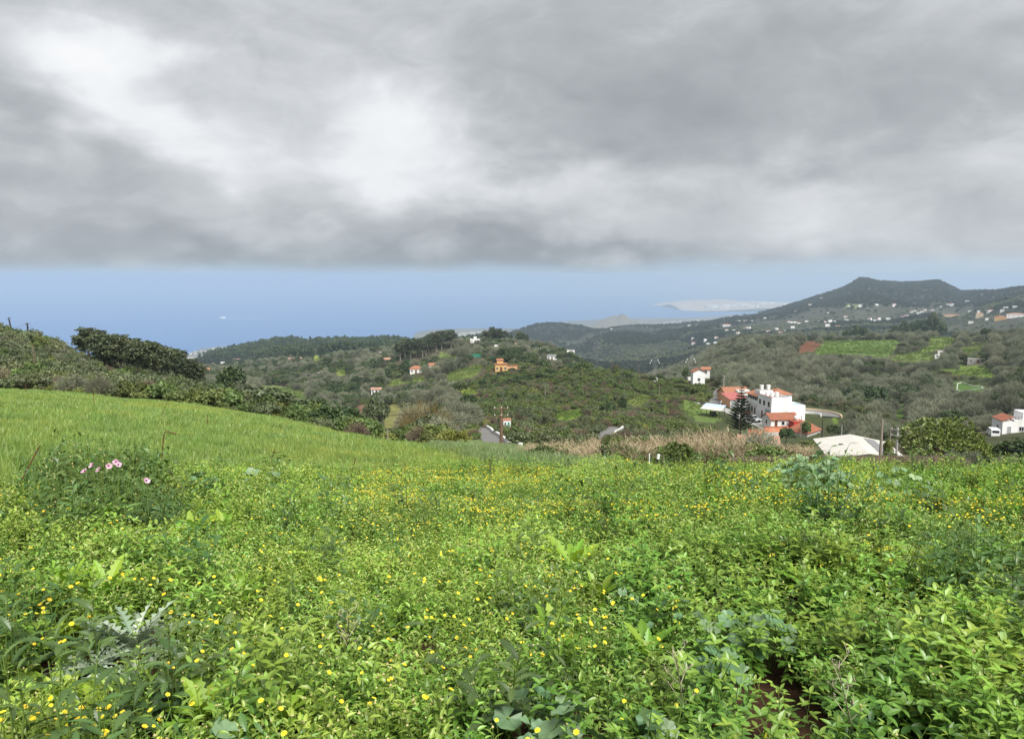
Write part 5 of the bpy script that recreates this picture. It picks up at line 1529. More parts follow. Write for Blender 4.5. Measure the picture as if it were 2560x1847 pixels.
def headland():
    """low volcanic headland with a harbour town, far out in the sea"""
    mounds = [(1768, 15200, 130, 900), (1800, 16400, 120, 900), (1838, 15600, 70, 1000), (1905, 15000, 60, 1300), (1960, 14600, 70, 1400), (1745, 17200, 90, 700), (1870, 17000, 60, 1600)]
    gx, gy = np.meshgrid(np.linspace(3000, 8200, 150), np.linspace(13200, 18500, 90))
    z = np.full(gx.shape, -22.0)
    for u, D, h, r in mounds:
        A, _ = ray(u, 760); cx_, cy_ = D * math.sin(A), D * math.cos(A)
        z = np.maximum(z, -22 + (h + 30) * np.exp(-((gx - cx_) ** 2 + (gy - cy_) ** 2) / r ** 2))
    z += (fbm(gx / 300, gy / 300, 71, 3) - .5) * 22
    V = np.stack([gx, gy, SEA + z], -1).reshape(-1, 3)
    i = np.arange(89)[:, None]; j = np.arange(149)[None, :]
    q = np.stack([i * 150 + j, i * 150 + j + 1, (i + 1) * 150 + j + 1, (i + 1) * 150 + j], -1).reshape(-1, 4)
    vz = V[q][:, :, 2].max(1); q = q[vz > SEA - 5]
    V[:, 2] = np.maximum(V[:, 2], -605)
    m = plain('bare_headland', (.46, .37, .31), .95, .1, .25, .002)
    tag(obj('headland', np_mesh('headland', V, q, None, (m,), True)), 'bare pinkish headland far out in the sea', None, None, 'structure')
    rng = np.random.default_rng(8); u = 1770 + 200 * rng.random(1500); D = 14100 + 2200 * rng.random(1500)
    A, _ = ray(u, 760); x, y = D * np.sin(A), D * np.cos(A)
    zz = np.full(len(x), -30.)
    for u_, D_, h, r in mounds:
        A_, _ = ray(u_, 760); zz = np.maximum(zz, -22 + (h + 30) * np.exp(-((x - D_ * math.sin(A_)) ** 2 + (y - D_ * math.cos(A_)) ** 2) / r ** 2))
    ok = (zz > -2) & (zz < 60)
    town('harbour_town', 'white harbour town on the low neck of the headland', np.stack([x, y, SEA + np.maximum(zz, 0)], -1)[ok], 60, 9, leafmat('harbour_walls', (.60, .58, .55), (.85, .84, .82), 0, 0, .8, .0, patch=0.))
    for (u0, v0, u1, v1) in ((1757, 770, 1808, 772), (1810, 760, 1838, 760)):
        p0, p1 = [Vector((-600. / float(ray(*c)[1]) * math.sin(ray(*c)[0]), -600. / float(ray(*c)[1]) * math.cos(ray(*c)[0]), SEA)) for c in ((u0, v0), (u1, v1))]
        o = thing('breakwater', 'long white breakwater off the far headland' if u0 < 1800 else 'white quay lying close under the headland', 'breakwater', p0, math.atan2((p1 - p0).y, (p1 - p0).x))
        L = (p1 - p0).length
        MB().box(0, L, -40, 40, -8, 14).build('mole', MAT['white2'], o)
        MB().box(L * .05, L * .7, -38, -30, 14, 22).build('parapet', MAT['white'], o)
headland()
# ------------------------------------------------------------------ roads seen between the bushes
def road(pts, width, label, d0, mat='asphalt', name='road', edge=True):
    P = [hit(u, v, d0) for u, v in pts]
    Q = []
    for i in range(len(P) - 1):
        for k_ in range(6): Q.append(P[i].lerp(P[i + 1], k_ / 6))
    Q.append(P[-1]); vs = []; rails = [[], []]
    for i, p in enumerate(Q):
        t = (Q[min(i + 1, len(Q) - 1)] - Q[max(i - 1, 0)]); t.z = 0; t.normalize(); s = Vector((-t.y, t.x, 0))
        zc = float(H(p.x, p.y)) + .12
        for sg in (-1, 1):
            q = p + s * (sg * width / 2); z = max(zc, float(H(q.x, q.y)) + .05)
            vs.append((q.x, q.y, z)); rails[(sg + 1) // 2].append((q.x, q.y, z))
        keep(p, width * .6, 3)
    o = MB().add(vs, [(2 * i, 2 * i + 1, 2 * i + 3, 2 * i + 2) for i in range(len(Q) - 1)]).build(name, MAT[mat])
    tag(o, label, None, None, 'structure')
    if edge:
        r = rails[0]
        k_ = MB(); 
        for i in range(len(r) - 1):
            a, b = Vector(r[i]), Vector(r[i + 1]); n = Vector((-(b - a).y, (b - a).x, 0)).normalized() * .15
            v = [a - n, a + n, b + n, b - n]; k_.add([x - Vector((0, 0, .6)) for x in v] + [x + Vector((0, 0, .35)) for x in v], [(4, 5, 6, 7), (0, 1, 5, 4), (2, 3, 7, 6), (1, 2, 6, 5), (3, 0, 4, 7)])
        tag(k_.build('road_edge', MAT['white2']), 'white edge wall of the ' + label, None, None, 'structure')
road([(1262, 1122), (1232, 1102), (1210, 1084), (1196, 1070)], 2.4, 'short grey road stretch at the foot of the field', 45)
road([(1508, 1112), (1510, 1098), (1520, 1082), (1540, 1070)], 2.6, 'grey road bend climbing under the scrubby knoll', 90)
road([(1786, 1012), (1792, 995), (1796, 983), (1806, 974)], 3.6, 'grey lane climbing beside the carport', 160)

# ------------------------------------------------------------------ poles, pylons, wires
def pole(u, vtop, D, label, mat='wood_pole', r=.11, arms=1, name='utility_pole', lean=0., vref=None):
    b = ground(u, D, vtop); top = at(u, vtop, D); h = top.z - b.z
    o = thing(name, label, 'pole', b, face_cam(b)); o.rotation_euler[1] = lean
    MB().tube([(0, 0, -.6), (0, 0, h * .5), (0, 0, h)], [r * 1.15, r, r * .8], 8).build('shaft', MAT[mat], o)
    for k_ in range(arms):
        z = h - .25 - .6 * k_
        MB().box(-.6, .6, -.13, -.09, z, z + .07).build('crossarm', MAT[mat], o)
        for x in (-.52, 0, .52): MB().lathe([(.02, 0), (.04, .02), (.035, .07), (.015, .09)], 8, 0, (x, -.11, z + .07)).build('insulator', MAT['white_plastic'], o)
    keep(b, .8, 6)
    return Vector((b.x, b.y, b.z + h))
tA = pole(1253, 1014, 62, 'tall brown wooden pole beside the tiny white hut', 'wood_pole', .13, 2)
pole(29, 793, 205, 'dark leaning pole on the bushy hill crest beside a taller tree', 'wood_dark', .16, 1, lean=-.12)
tB = pole(68, 807, 200, 'dark upright pole on the bushy hill crest', 'wood_dark', .18, 1)
pole(83, 862, 120, 'thin pale pole standing in the bushes under the hill crest', 'wood_pole', .08, 0)
pole(378, 952, 95, 'thin pale pole at the upper edge of the grass field', 'bark_pale', .06, 0)
pole(1455, 918, 300, 'thin wooden pole on the crown of the scrubby knoll', 'wood_pole', .14, 1)
pole(1363, 966, 240, 'thin grey pole in the scrub on the flank of the knoll', 'bark_pale', .10, 0)
pole(1649, 962, 250, 'thin grey pole low on the open side of the knoll', 'bark_pale', .09, 0)
pole(1531, 905, 330, 'short pole on the knoll skyline between pylons', 'wood_pole', .12, 1)
pole(1597, 912, 330, 'slim pole on the knoll skyline beside a lattice pylon', 'wood_pole', .10, 1)
pole(1810, 938, 245, 'grey concrete pole at the corner of the tiled cottage', 'concrete', .12, 1)
pole(2206, 1048, 88, 'thick pale wooden pole beside the barn roof', 'bark_pale', .14, 0)
pole(2245, 1068, 84, 'white concrete pole with cross stays behind the barn', 'concrete', .10, 2)
pole(2227, 1068, 120, 'thin pole rising behind the thick pale pole', 'bark_pale', .07, 0)
pole(2272, 1058, 125, 'brown wooden pole in front of the bare wood', 'wood_pole', .13, 0)
pole(2105, 1062, 120, 'slender grey pole just behind the barn ridge', 'concrete', .07, 0)
pole(2004, 1040, 172, 'thin pole against the rust-brown hipped roof', 'bark_pale', .07, 0)
pole(2057, 1048, 172, 'dark thin pole at the corner of the hipped house', 'wood_dark', .09, 0)
pole(968, 1073, 66, 'short pale fence pole below the round bushes', 'bark_pale', .07, 0)
pole(855, 1040, 80, 'thin grey pole behind the glossy round bush', 'concrete', .06, 0)

def pylon(u, vtop, D, label, w=.9):
    b = ground(u, D, vtop); top = at(u, vtop, D); h = top.z - b.z
    o = thing('lattice_pylon', label, 'pylon', b, face_cam(b, .3))
    k_ = lambda z: w * (1 - .62 * max(0, z) / h)
    leg = [Vector((sx, sy, 0)) for sx, sy in ((-1, -1), (1, -1), (1, 1), (-1, 1))]
    for L in leg: MB().tube([L * k_(0) + Vector((0, 0, -.5)), L * k_(h) + Vector((0, 0, h))], .035, 4).build('leg', MAT['metal'], o)
    br = MB(); n = 7
    for i in range(n):
        z0, z1 = h * i / n, h * (i + 1) / n
        for j in range(4):
            a, c = leg[j], leg[(j + 1) % 4]
            br.tube([a * k_(z0) + Vector((0, 0, z0)), c * k_(z1) + Vector((0, 0, z1))], .018, 3, cap=False)
            br.tube([a * k_(z1) + Vector((0, 0, z1)), c * k_(z1) + Vector((0, 0, z1))], .018, 3, cap=False)
    br.build('bracing', MAT['metal'], o)
    MB().box(-w * 1.15, w * 1.15, -w * 1.15, w * 1.15, -.8, 1.6 if D < 340 else .4).build('plinth', MAT['white2'], o)
    for i, z in enumerate((h * .80, h * .90)):
        aw = 1.9 - .5 * i
        MB().tube([(-aw, 0, z), (0, 0, z + .25), (aw, 0, z)], .06, 4).build('crossarm', MAT['metal'], o)
        for x in (-aw, aw): MB().lathe([(.05, -.8), (.16, -.7), (.08, -.5), (.16, -.35), (.08, -.2), (.04, 0)], 8, 0, (x, 0, z)).build('insulator', MAT['white_plastic'], o)
    keep(b, 3, 10)
    return top
w1 = pylon(1637, 892, 322, 'lattice pylon with white plinth on the scrubby knoll crest')
w2 = pylon(1727, 889, 312, 'lattice pylon standing against the tall narrow white house')
w3 = pylon(1492, 846, 520, 'faint tall lattice pylon behind the knoll near the quarry slope', 1.1)

def mast():
    b = hit(2503, 716, 1500); D = math.hypot(b.x, b.y); h = at(2503, 688, D).z - b.z
    o = thing('antenna_mast', 'tall red and white antenna mast on the far hilltop', 'mast', b)
    for j in range(3):
        a = 2.1 * j
        MB().tube([(2.4 * math.cos(a), 2.4 * math.sin(a), -2), (.8 * math.cos(a), .8 * math.sin(a), h)], .5, 4).build('leg', MAT['concrete'], o)
    br = MB()
    for i in range(8):
        for j in range(3):
            r0, r1 = 2.4 - 1.6 * i / 8, 2.4 - 1.6 * (i + 1) / 8; a, c = 2.1 * j, 2.1 * (j + 1)
            br.tube([(r0 * math.cos(a), r0 * math.sin(a), h * i / 8), (r1 * math.cos(c), r1 * math.sin(c), h * (i + 1) / 8)], .25, 3, cap=False)
    br.build('bracing', MAT['metal'], o)
    for z in (.7, .82, .93): MB().lathe([(1.6, -1), (1.6, 1), (.5, 1.2)], 10, 0, (0, 0, h * z)).build('dish', MAT['white_plastic'], o)
mast()

def wire(a, b, sag, r, label):
    a, b = Vector(a), Vector(b); pts = []
    for i in range(33):
        t = i / 32; p = a.lerp(b, t); p.z -= sag * 4 * t * (1 - t); pts.append(p)
    o = MB().tube(pts, r, 4, cap=False).build('overhead_wire', MAT['wire'])
    tag(o, label, 'wire')
wire(tB + Vector((-.65, 0, -.1)), tA + Vector((-.6, 0, -.1)), 7.5, .022, 'upper black cable sagging from the hill crest pole to the brown pole')
wire(tB + Vector((.65, 0, -.6)), tA + Vector((.1, 0, -.6)), 9.5, .022, 'lower black cable sagging from the hill crest pole to the brown pole')
wire(at(-150, 800, 190), tB + Vector((0, 0, -.1)), 2.0, .025, 'cable running off along the bushy hill crest')
wire(tA + Vector((.6, 0, -.1)), ground(1455, 300, 918) + Vector((0, 0, 5.0)), 5.0, .02, 'cable from the brown pole up to the knoll pole')
wire(w1 + Vector((0, 0, -1)), w2 + Vector((0, 0, -1)), 1.6, .02, 'cable between the two knoll pylons')
wire(w2 + Vector((.3, 0, -6.5)), at(1810, 940, 245), 1.5, .03, 'cable from the tall white house to the cottage corner pole')
wire(CORNER + Vector((0, 0, 5.8)), at(2004, 1042, 172), .8, .02, 'cable from the flat-roofed house to the pole by the hipped roof')

# ------------------------------------------------------------------ small things about the land
def ship():
    A, t = ray(556, 796); D = SEA / float(t); p = Vector((D * math.sin(A), D * math.cos(A), SEA))
    o = thing('ferry', 'white ferry leaving a long wake on the sea', 'ship', p, math.radians(172) )
    hull = [(-34, 7), (24, 7), (38, 0), (24, -7), (-34, -7)]; o.scale = (1.4, 1.4, 1.4)
    n = len(hull); MB().add([(x * .96, y * .8, -2) for x, y in hull] + [(x, y, 9) for x, y in hull], [tuple(range(n))[::-1], tuple(range(n, 2 * n))] + [(i, (i + 1) % n, (i + 1) % n + n, i + n) for i in range(n)]).build('hull', MAT['white_plastic'], o)
    MB().box(-28, 16, -6, 6, 9, 17).build('superstructure', MAT['white_plastic'], o)
    MB().box(4, 14, -5, 5, 17, 20.5).build('bridge', MAT['white_plastic'], o)
    MB().box(-20, -12, -2.5, 2.5, 17, 23).build('funnel', MAT['white_plastic'], o)
    wk = MB(); L = 640
    d = Vector((math.cos(math.radians(-8)), math.sin(math.radians(-8)), 0)); s = Vector((-d.y, d.x, 0)); vs = []
    for i in range(21):
        t = i / 20; c = p + d * (20 + L * t); wd = 18 + 22 * t ** .6 * (1 - .8 * t) + 5 * math.sin(i * 2.1)
        for sg in (-1, 1):
            q = c + s * sg * wd; vs.append((q.x, q.y, SEA + .5))
    o2 = wk.add(vs, [(2 * i, 2 * i + 1, 2 * i + 3, 2 * i + 2) for i in range(20)]).build('ship_wake', MAT['foam'])
    tag(o2, 'thin white wake trailing behind the ferry', None, None, 'stuff')
ship()

def plot_border():
    pts = [hit(u, v, 250) for u, v in ((2394, 959), (2404, 957), (2430, 966), (2455, 967), (2458, 971), (2430, 976), (2392, 976))]
    o = thing('plot_border', 'white edging round a small green garden plot below the bright meadow', 'border', pts[0])
    for i in range(len(pts)):
        a, b = pts[i] - pts[0], pts[(i + 1) % len(pts)] - pts[0]
        q = [a.lerp(b, t / 4) for t in range(5)]
        for x in q: x.z = float(H(x.x + pts[0].x, x.y + pts[0].y)) - pts[0].z + .2
        MB().tube(q, .14, 5).build('edging', MAT['white_plastic'], o)
    for p in pts: keep(p, 4.5, 40)
plot_border()

def net(u0, v0, u1, v1, h, label):
    a, b = hit(u0, v0, 380), hit(u1, v1, 380)
    o = thing('shade_net', label, 'net', a)
    e = b - a; vs = [Vector((0, 0, -.2)), Vector((e.x, e.y, e.z - .2)), Vector((e.x, e.y, e.z + h)), Vector((0, 0, h))]
    n = Vector((-e.y, e.x, 0)).normalized() * .05
    MB().add([v - n for v in vs] + [v + n for v in vs], [(0, 1, 2, 3), (7, 6, 5, 4), (3, 2, 6, 7), (0, 3, 7, 4), (1, 5, 6, 2)]).build('netting', MAT['green_net'], o)
    for t in (0, .5, 1): MB().tube([e * t - Vector((0, 0, .5)), e * t + Vector((0, 0, h + .2))], .08, 5).build('post', MAT['metal'], o)
    keep(a.lerp(b, .5), e.length * .6, 20)
net(1173, 893, 1203, 893, 2.2, 'long green shade net fence on the hillside garden')
net(1226, 898, 1243, 904, 2.4, 'short green shade net above the orange villa')

# stakes in the field
def stake(u, vb, vt, D, label, lean=0., r=.008, hook=False, mat='rust', name='iron_stake', cat='stake'):
    b = ground(u, D, vb); h = max(.5, (vb - vt) * D / F_PX * 1.02 + .28)
    o = thing(name, label, cat, b, face_cam(b)); o.rotation_euler[1] = lean
    if hook:
        MB().tube([(0, 0, -.3), (.01, 0, h * .5), (.02, 0, h - .06), (.035, 0, h - .02), (.07, 0, h), (.21, 0, h - .045)], r * 1.3, 6).build('bar', MAT[mat], o)
    else:
        MB().tube([(0, 0, -.3), (.006, 0, h * .5), (0, 0, h)], r, 6).build('bar', MAT[mat], o)
    MB().lathe([(r * 1.5, .04), (r * 1.8, .05), (r * 1.5, .07)], 6).build('tie', MAT['wire'], o)
stake(398, 1142, 1076, 14.2, 'rusty iron bar with hooked top standing in the tall grass', .10, hook=True)
stake(14, 1210, 1127, 10.5, 'rusty rod leaning far over beside the flowering thistle clump', .50)
stake(236, 1027, 992, 38, 'dark upright rod near the top of the grass field', 0, .012)
stake(65, 990, 976, 62, 'short rod close under the bushes on the grass', 0, .014)
stake(395, 1050, 1026, 32, 'leaning rod in the middle of the grass slope', .4, .010)
stake(518, 1066, 1042, 30, 'pair of short rods on the yellowing strip of grass', .05, .011)
stake(523, 1066, 1056, 30, 'low bent twig rod beside the pair on the grass', .6, .009)
stake(662, 1138, 1099, 15, 'thin rusty rod leaning uphill above the pale thistle leaves', .30)
stake(862, 1140, 1094, 15.5, 'thin rusty rod leaning in the grass before the valley', .34)
stake(1010, 1150, 1106, 15, 'slim green-brown rod upright in the grass', .03, .006)
stake(1232, 1162, 1122, 16, 'slim rod leaning away at the end of the grass', -.12, .007)
stake(1270, 1158, 1135, 18, 'short slim rod near the canes', -.15, .007)
stake(1623, 1152, 1140, 16.5, 'short white stake by the black marker at the field edge', 0, .012, mat='white_plastic')
stake(1659, 1150, 1132, 16.5, 'taller pale stake by the fig bush', 0, .012, mat='bark_pale')

def marker():
    b = ground(1636, 16.3, 1148)
    o = thing('field_marker', 'small black post with white tip at the field edge', 'marker', b, face_cam(b)); o.rotation_euler[1] = .18
    MB().tube([(0, 0, -.2), (0, 0, .40)], .03, 8).build('post', MAT['black'], o)
    MB().tube([(0, 0, .40), (0, 0, .50)], .032, 8).build('tip', MAT['white_plastic'], o)
marker()

def edge_post():
    b = ground(2552, 9.3, 1215)
    o = thing('fence_post', 'brown timber fence post leaning at the field margin', 'post', b, face_cam(b)); o.rotation_euler[1] = .35
    MB().tube([(0, 0, -.3), (.01, 0, .3), (0, 0, .62)], [.06, .055, .05], 9).build('shaft', MAT['wood_pole'], o)
    MB().lathe([(.064, .5), (.066, .52), (.064, .54)], 9).build('wire_tie', MAT['wire'], o)
    b = ground(2548, 16.2, 1150)
    o = thing('iron_railing', 'black iron railing end beside the dark tree', 'railing', b, face_cam(b))
    for z in (.12, .44): MB().box(-.18, 2.2, -.01, .01, z, z + .02).build('rail', MAT['black'], o)
    for i in range(18): MB().box(-.16 + i * .12, -.15 + i * .12, -.006, .006, 0, .44).build('bar', MAT['black'], o)
    MB().box(-.20, -.175, -.012, .012, -.4, .50).build('post', MAT['black'], o)
edge_post()

# ------------------------------------------------------------------ trees one can name
def T(kind, u, vtop, D, wpx, label, cat='tree', name='tree', group=None, var=None, hmin=1., reach=0.):
    b = ground(u, D, vtop); top = at(u, vtop, D).z; h = max(hmin, top - b.z); w = wpx * D / F_PX
    o = plant_tree(kind, b, w, h, label, cat, name, group, None, var)
    keep(b, w * .4, reach)
    return o
rt = random.Random(77)
G1 = 'tall dark gum tree in the dense grove above the grass field'
for u, v, D in ((222, 866, 176), (240, 858, 196), (258, 848, 185), (278, 838, 205), (296, 833, 192), (316, 840, 180), (334, 842, 206), (352, 848, 190), (370, 856, 178), (388, 864, 200), (404, 878, 188), (420, 892, 176), (436, 908, 170), (300, 862, 165), (345, 874, 160), (385, 892, 156), (262, 872, 166)):
    T('euca', u, v + rt.uniform(-4, 6), D, 78, G1, name='gum_tree', group='gum grove above the grass field', hmin=8)
for u, v in ((448, 888), (474, 893), (492, 905)): T('euca', u, v, 165, 46, 'thin grey gum tree at the lower end of the dark grove', name='gum_tree', group='thin gums below the grove', hmin=6)
T('broad', 576, 914, 150, 74, 'dark round-headed tree standing beyond the end of the gum grove', var=0)
T('broad', 455, 950, 120, 66, 'dark green bush tree at the foot of the gum grove', var=1)
T('yellow', 560, 966, 92, 84, 'yellow-green bush at the upper edge of the grass field', 'bush', 'bush')
T('olive', 660, 955, 86, 170, 'grey-green olive tree behind the brow of the grass field', name='olive_tree', var=0)
T('green', 690, 985, 88, 90, 'dull green bush leaning against the grey-green olive tree', 'bush', 'bush')
T('olive', 940, 985, 160, 70, 'pale olive bush in the gap of the valley', 'bush', 'bush', var=1)
G2 = 'tall dark gum tree of the hilltop grove above the orange roofs'
for u, v, D in ((1000, 868, 640), (1012, 860, 660), (1026, 856, 640), (1040, 858, 650), (1056, 862, 635), (1072, 852, 670), (1088, 842, 690), (1104, 838, 680), (1118, 842, 690), (1128, 858, 680), (1065, 872, 640), (1092, 862, 660)):
    T('euca', u, v + rt.uniform(-5, 3), D, 34, G2, name='gum_tree', group='gum grove on the hilltop', hmin=17, reach=70)
for u, v, D in ((1216, 824, 735), (1232, 816, 745), (1248, 820, 740), (1262, 826, 735)): T('euca', u, v, D, 30, 'tall tree of the clump above the stepped white villa', name='tall_tree', group='tree clump above the white villa', hmin=10)
for u, v, D in ((1298, 828, 740), (1310, 833, 735)): T('euca', u, v, D, 28, 'tall feathery tree beside the dark narrow cypress', name='tall_tree', group='feathery pair on the hilltop', hmin=10)
T('pine', 1279, 832, 735, 9, 'dark narrow cypress on the hilltop', name='cypress', hmin=8)
T('broad', 1245, 946, 330, 44, 'dark green cypress-like tree on the bare hillside below the orange villa', var=2)
T('broad', 1518, 1000, 175, 46, 'dark green tree on the flank of the scrubby knoll', var=1)
T('broad', 1556, 988, 190, 26, 'small dark tree beside the larger one on the knoll flank', var=2)
T('green', 1458, 903, 325, 52, 'round bush crowning the skyline of the knoll', 'bush', 'bush')
T('olive', 1540, 908, 330, 18, 'little round tree on the knoll skyline', var=2)
T('broad', 1716, 916, 318, 24, 'dark tree hugging the wall of the tall narrow white house', var=0)
for u_, v_, D_ in ((1728, 957, 286), (1744, 953, 284), (1760, 958, 287), (1736, 962, 280), (1753, 963, 279)): T('green', u_, v_, D_, 26, 'tall bush screening the foot of the tall narrow white house', 'bush', 'bush', 'bushes below the tall narrow white house')
T('broad', 2152, 985, 290, 80, 'deep green tree mass in the middle of the bare wood', var=0)
T('broad', 2190, 960, 330, 60, 'deep green tree above the mossy clearing in the bare wood', var=1)
T('broad', 2082, 1060, 175, 40, 'dark spreading tree at the corner of the hipped house', var=2)
T('broad', 1966, 1066, 132, 44, 'dark bushy tree in front of the red outhouse', var=1)
T('green', 2026, 1098, 120, 50, 'dark green hedge bush between outhouse and barn', 'bush', 'bush')
T('green', 2016, 1046, 200, 24, 'bright green bush beside the white terrace wall of the house', 'bush', 'bush')
T('yellow', 2222, 1090, 80, 26, 'small bright bush by the thick pale pole', 'bush', 'bush')
T('brown', 2320, 1064, 70, 50, 'pale leafless sapling behind the large glossy tree', name='sapling')
T('broad', 2556, 1094, 60, 110, 'dark evergreen tree beside the long low farmhouse', var=0)
T('bare', 2432, 1128, 50, 40, 'leafless grey tree between the glossy tree and the dark evergreen', var=1)
T('broad', 2380, 1022, 250, 56, 'dark round tree rising from the bare wood behind the glossy tree', var=2)
T('bare', 2175, 1030, 190, 90, 'pale grey leafless tree behind the barn', var=2)
T('bare', 2125, 1042, 185, 60, 'low pale grey leafless tree at the road wall', var=0)
for u, v, w in ((2142, 812, 30), (2160, 816, 28), (2118, 822, 26), (2085, 832, 24)): T('broad', u, v, 1000, w, 'dark tree on the skyline behind the big green field', group='trees behind the green field', hmin=8)
for u, v, w in ((2240, 812, 24), (2262, 800, 34), (2290, 798, 30), (2310, 794, 34), (2336, 778, 30), (2352, 800, 30), (2228, 822, 20), (2275, 808, 28), (2320, 808, 34)): T('broad', u, v, 1100, w, 'dark tree of the grove behind the fields, under the mountain', group='grove under the mountain', hmin=8)
for u, v in ((2455, 708), (2466, 704), (2476, 706), (2487, 702), (2497, 706), (2520, 695), (2528, 694), (2536, 696), (2545, 694)):
    b = hit(u, v + 16, 1500); D = math.hypot(b.x, b.y)
    plant_tree('euca', b, 14 * D / F_PX, (16) * D / F_PX, 'tall tree on the far hilltop beside the antenna mast', 'tree', 'tall_tree', 'trees by the antenna mast')
T('broad', 2468, 818, 700, 26, 'round dark tree beside the white farmhouse at the top of the fields', var=1, hmin=5)

def star_pine():
    """tiered evergreen: whorls of level branches on a straight trunk, wide below, sparse above"""
    b = ground(1852, 165, 1050); h = at(1852, 966, 165).z - b.z
    o = thing('star_pine', 'tall tiered star-shaped pine in front of the white house', 'tree', b)
    MB().tube([(0, 0, -.5), (0, 0, h * .5), (0, 0, h)], [.22, .14, .03], 8).build('trunk', MAT['bark'], o)
    rng = random.Random(3); lev = 15
    for i in range(lev):
        t = i / (lev - 1); z = h * (.16 + .81 * t); R = (2.9 if t < .25 else 2.9 * (1.05 - t) / .8) * (.9 + .2 * rng.random()); R = max(.25, min(2.9, R))
        mb = MB(); nb = 7
        for j in range(nb):
            a = 2 * math.pi * (j + rng.random() * .4) / nb
            d = Vector((math.cos(a), math.sin(a), .10 - .05 * t)); e = d * R; up_ = Vector((0, 0, R * .16))
            mb.tube([(0, 0, 0), e * .5 - up_ * .3, e + up_ * .6], [.05, .035, .015], 4, 1, .3, False)
            s = Vector((-d.y, d.x, 0))
            nt = int(10 + R * 7)
            for k_ in range(nt):
                f = .2 + .8 * k_ / nt
                p = (e * f) + up_ * (f * f * .9 - .3 * f)
                for sg in (-1, 1):
                    q = (s * sg * .8 + d * .7 + Vector((0, 0, .35))).normalized()
                    leaf(mb, p, q, .50 * (1.15 - .45 * f), .20, rng.random(), .1, .3, rng.random(), 0, np.array([0, .5, 1.]), np.array([.5, 1., .2]))
        w_ = mb.build('branch_whorl', (MAT['t_pine'], MAT['bark']), o, (0, 0, z))
    keep(b, 3, 30)
star_pine()

def leafy_tree(u, vtop, D, wpx, label, seed, mat='t_loquat', n=190, name='tree', cat='tree', hf=.62, lsz=.17, hmin=1.2, crad=.30):
    """nearer trees: rosettes of real leaves at the branch ends"""
    b = ground(u, D, vtop); h = max(hmin, at(u, vtop, D).z - b.z); R = wpx * D / F_PX / 2
    o = thing(name, label, cat, b, seed * 1.3)
    rng = random.Random(seed); mb = MB()
    for i in range(n):
        d = Vector((rng.gauss(0, 1), rng.gauss(0, 1), rng.gauss(0, 1))).normalized()
        if d.z < -.35: d.z = -d.z * .5
        lump = .70 + .42 * float(vnoise(d.x * 2.1 + seed, d.y * 2.1 + d.z * 1.7, seed))
        rr = (.45 + .55 * rng.random() ** .4) * lump
        c = Vector((d.x * R * rr, d.y * R * rr, h * (1 - hf) + h * hf * (.42 + .66 * d.z * rr)))
        if d.z > 0: c.x *= 1 - .25 * d.z; c.y *= 1 - .25 * d.z
        tone = rng.random() * .5
        for k_ in range(11):
            q = (d * .9 + Vector((rng.gauss(0, .75), rng.gauss(0, .75), rng.gauss(.25, .6)))).normalized()
            leaf(mb, c, q, lsz * (.8 + .7 * rng.random()) * max(1, R * .55), lsz * .42 * max(1, R * .55), rng.random() * 3, .35, .3, min(1, tone + rng.random() * .55), 0, np.array([0, .3, .65, 1.]), np.array([.3, .95, .9, .05]))
    mb.build('crown', MAT[mat], o)
    obj('trunk', trunk_mesh('trunk', seed, h * .92, max(.03, .05 * R), R * .75, 6, 'bark', .12, .3), o)
    keep(b, R * .7, 0)
leafy_tree(2358, 1046, 58, 200, 'large round tree with glossy yellow-green leaf tufts at the field edge', 5, n=520, hf=.95, lsz=.14)
leafy_tree(2462, 1108, 62, 60, 'small glossy tree beside the large round one', 8, n=110, hf=.85)
leafy_tree(790, 1012, 76, 112, 'round glossy green bush behind the brow of the grass field', 11, n=170, name='bush', cat='bush', hmin=2)
leafy_tree(722, 1022, 80, 40, 'small glossy bush touching the round green bush', 12, n=70, name='bush', cat='bush', hmin=1.5)
leafy_tree(895, 1056, 70, 66, 'spreading glossy bush lower down the valley brow', 13, n=90, name='bush', cat='bush', hmin=1.5)
leafy_tree(930, 1076, 66, 50, 'low glossy bush below the spreading one', 14, n=60, name='bush', cat='bush', hmin=1.)
leafy_tree(1132, 1084, 47, 90, 'low bright green bush at the end of the grass field', 15, n=120, name='bush', cat='bush', mat='t_yellow', hmin=1.)
leafy_tree(1692, 1112, 24, 92, 'dark green fig bush at the field edge before the dry canes', 16, n=120, name='fig_bush', cat='bush', mat='t_green', hmin=.9, lsz=.10)
leafy_tree(2225, 1132, 30, 40, 'small bush with white blossom at the field edge', 18, n=50, name='bush', cat='bush', mat='t_green', hmin=.7, lsz=.09)

def twiggy(u, vtop, D, wpx, label, seed, mat='t_willow', n=2600, L=1.1):
    b = ground(u, D, vtop); h = max(1.5, at(u, vtop, D).z - b.z); R = wpx * D / F_PX / 2
    o = thing('willow', label, 'tree', b)
    obj('crown', twig_mesh('willow_crown', seed, (R, R, h * .85), h * .12, n, L, .012, mat, .1), o)
    obj('trunk', trunk_mesh('willow_trunk', seed, h * .8, .07, R * .7, 9, 'bark', .1, .15), o)
    keep(b, R * .7, 0)
twiggy(1058, 1000, 78, 140, 'ochre leafless willow in the dip below the grass field', 21)
twiggy(2330, 1080, 66, 60, 'pale feathery leafless shrub behind the large glossy tree', 24, 't_bare', 900, .8)

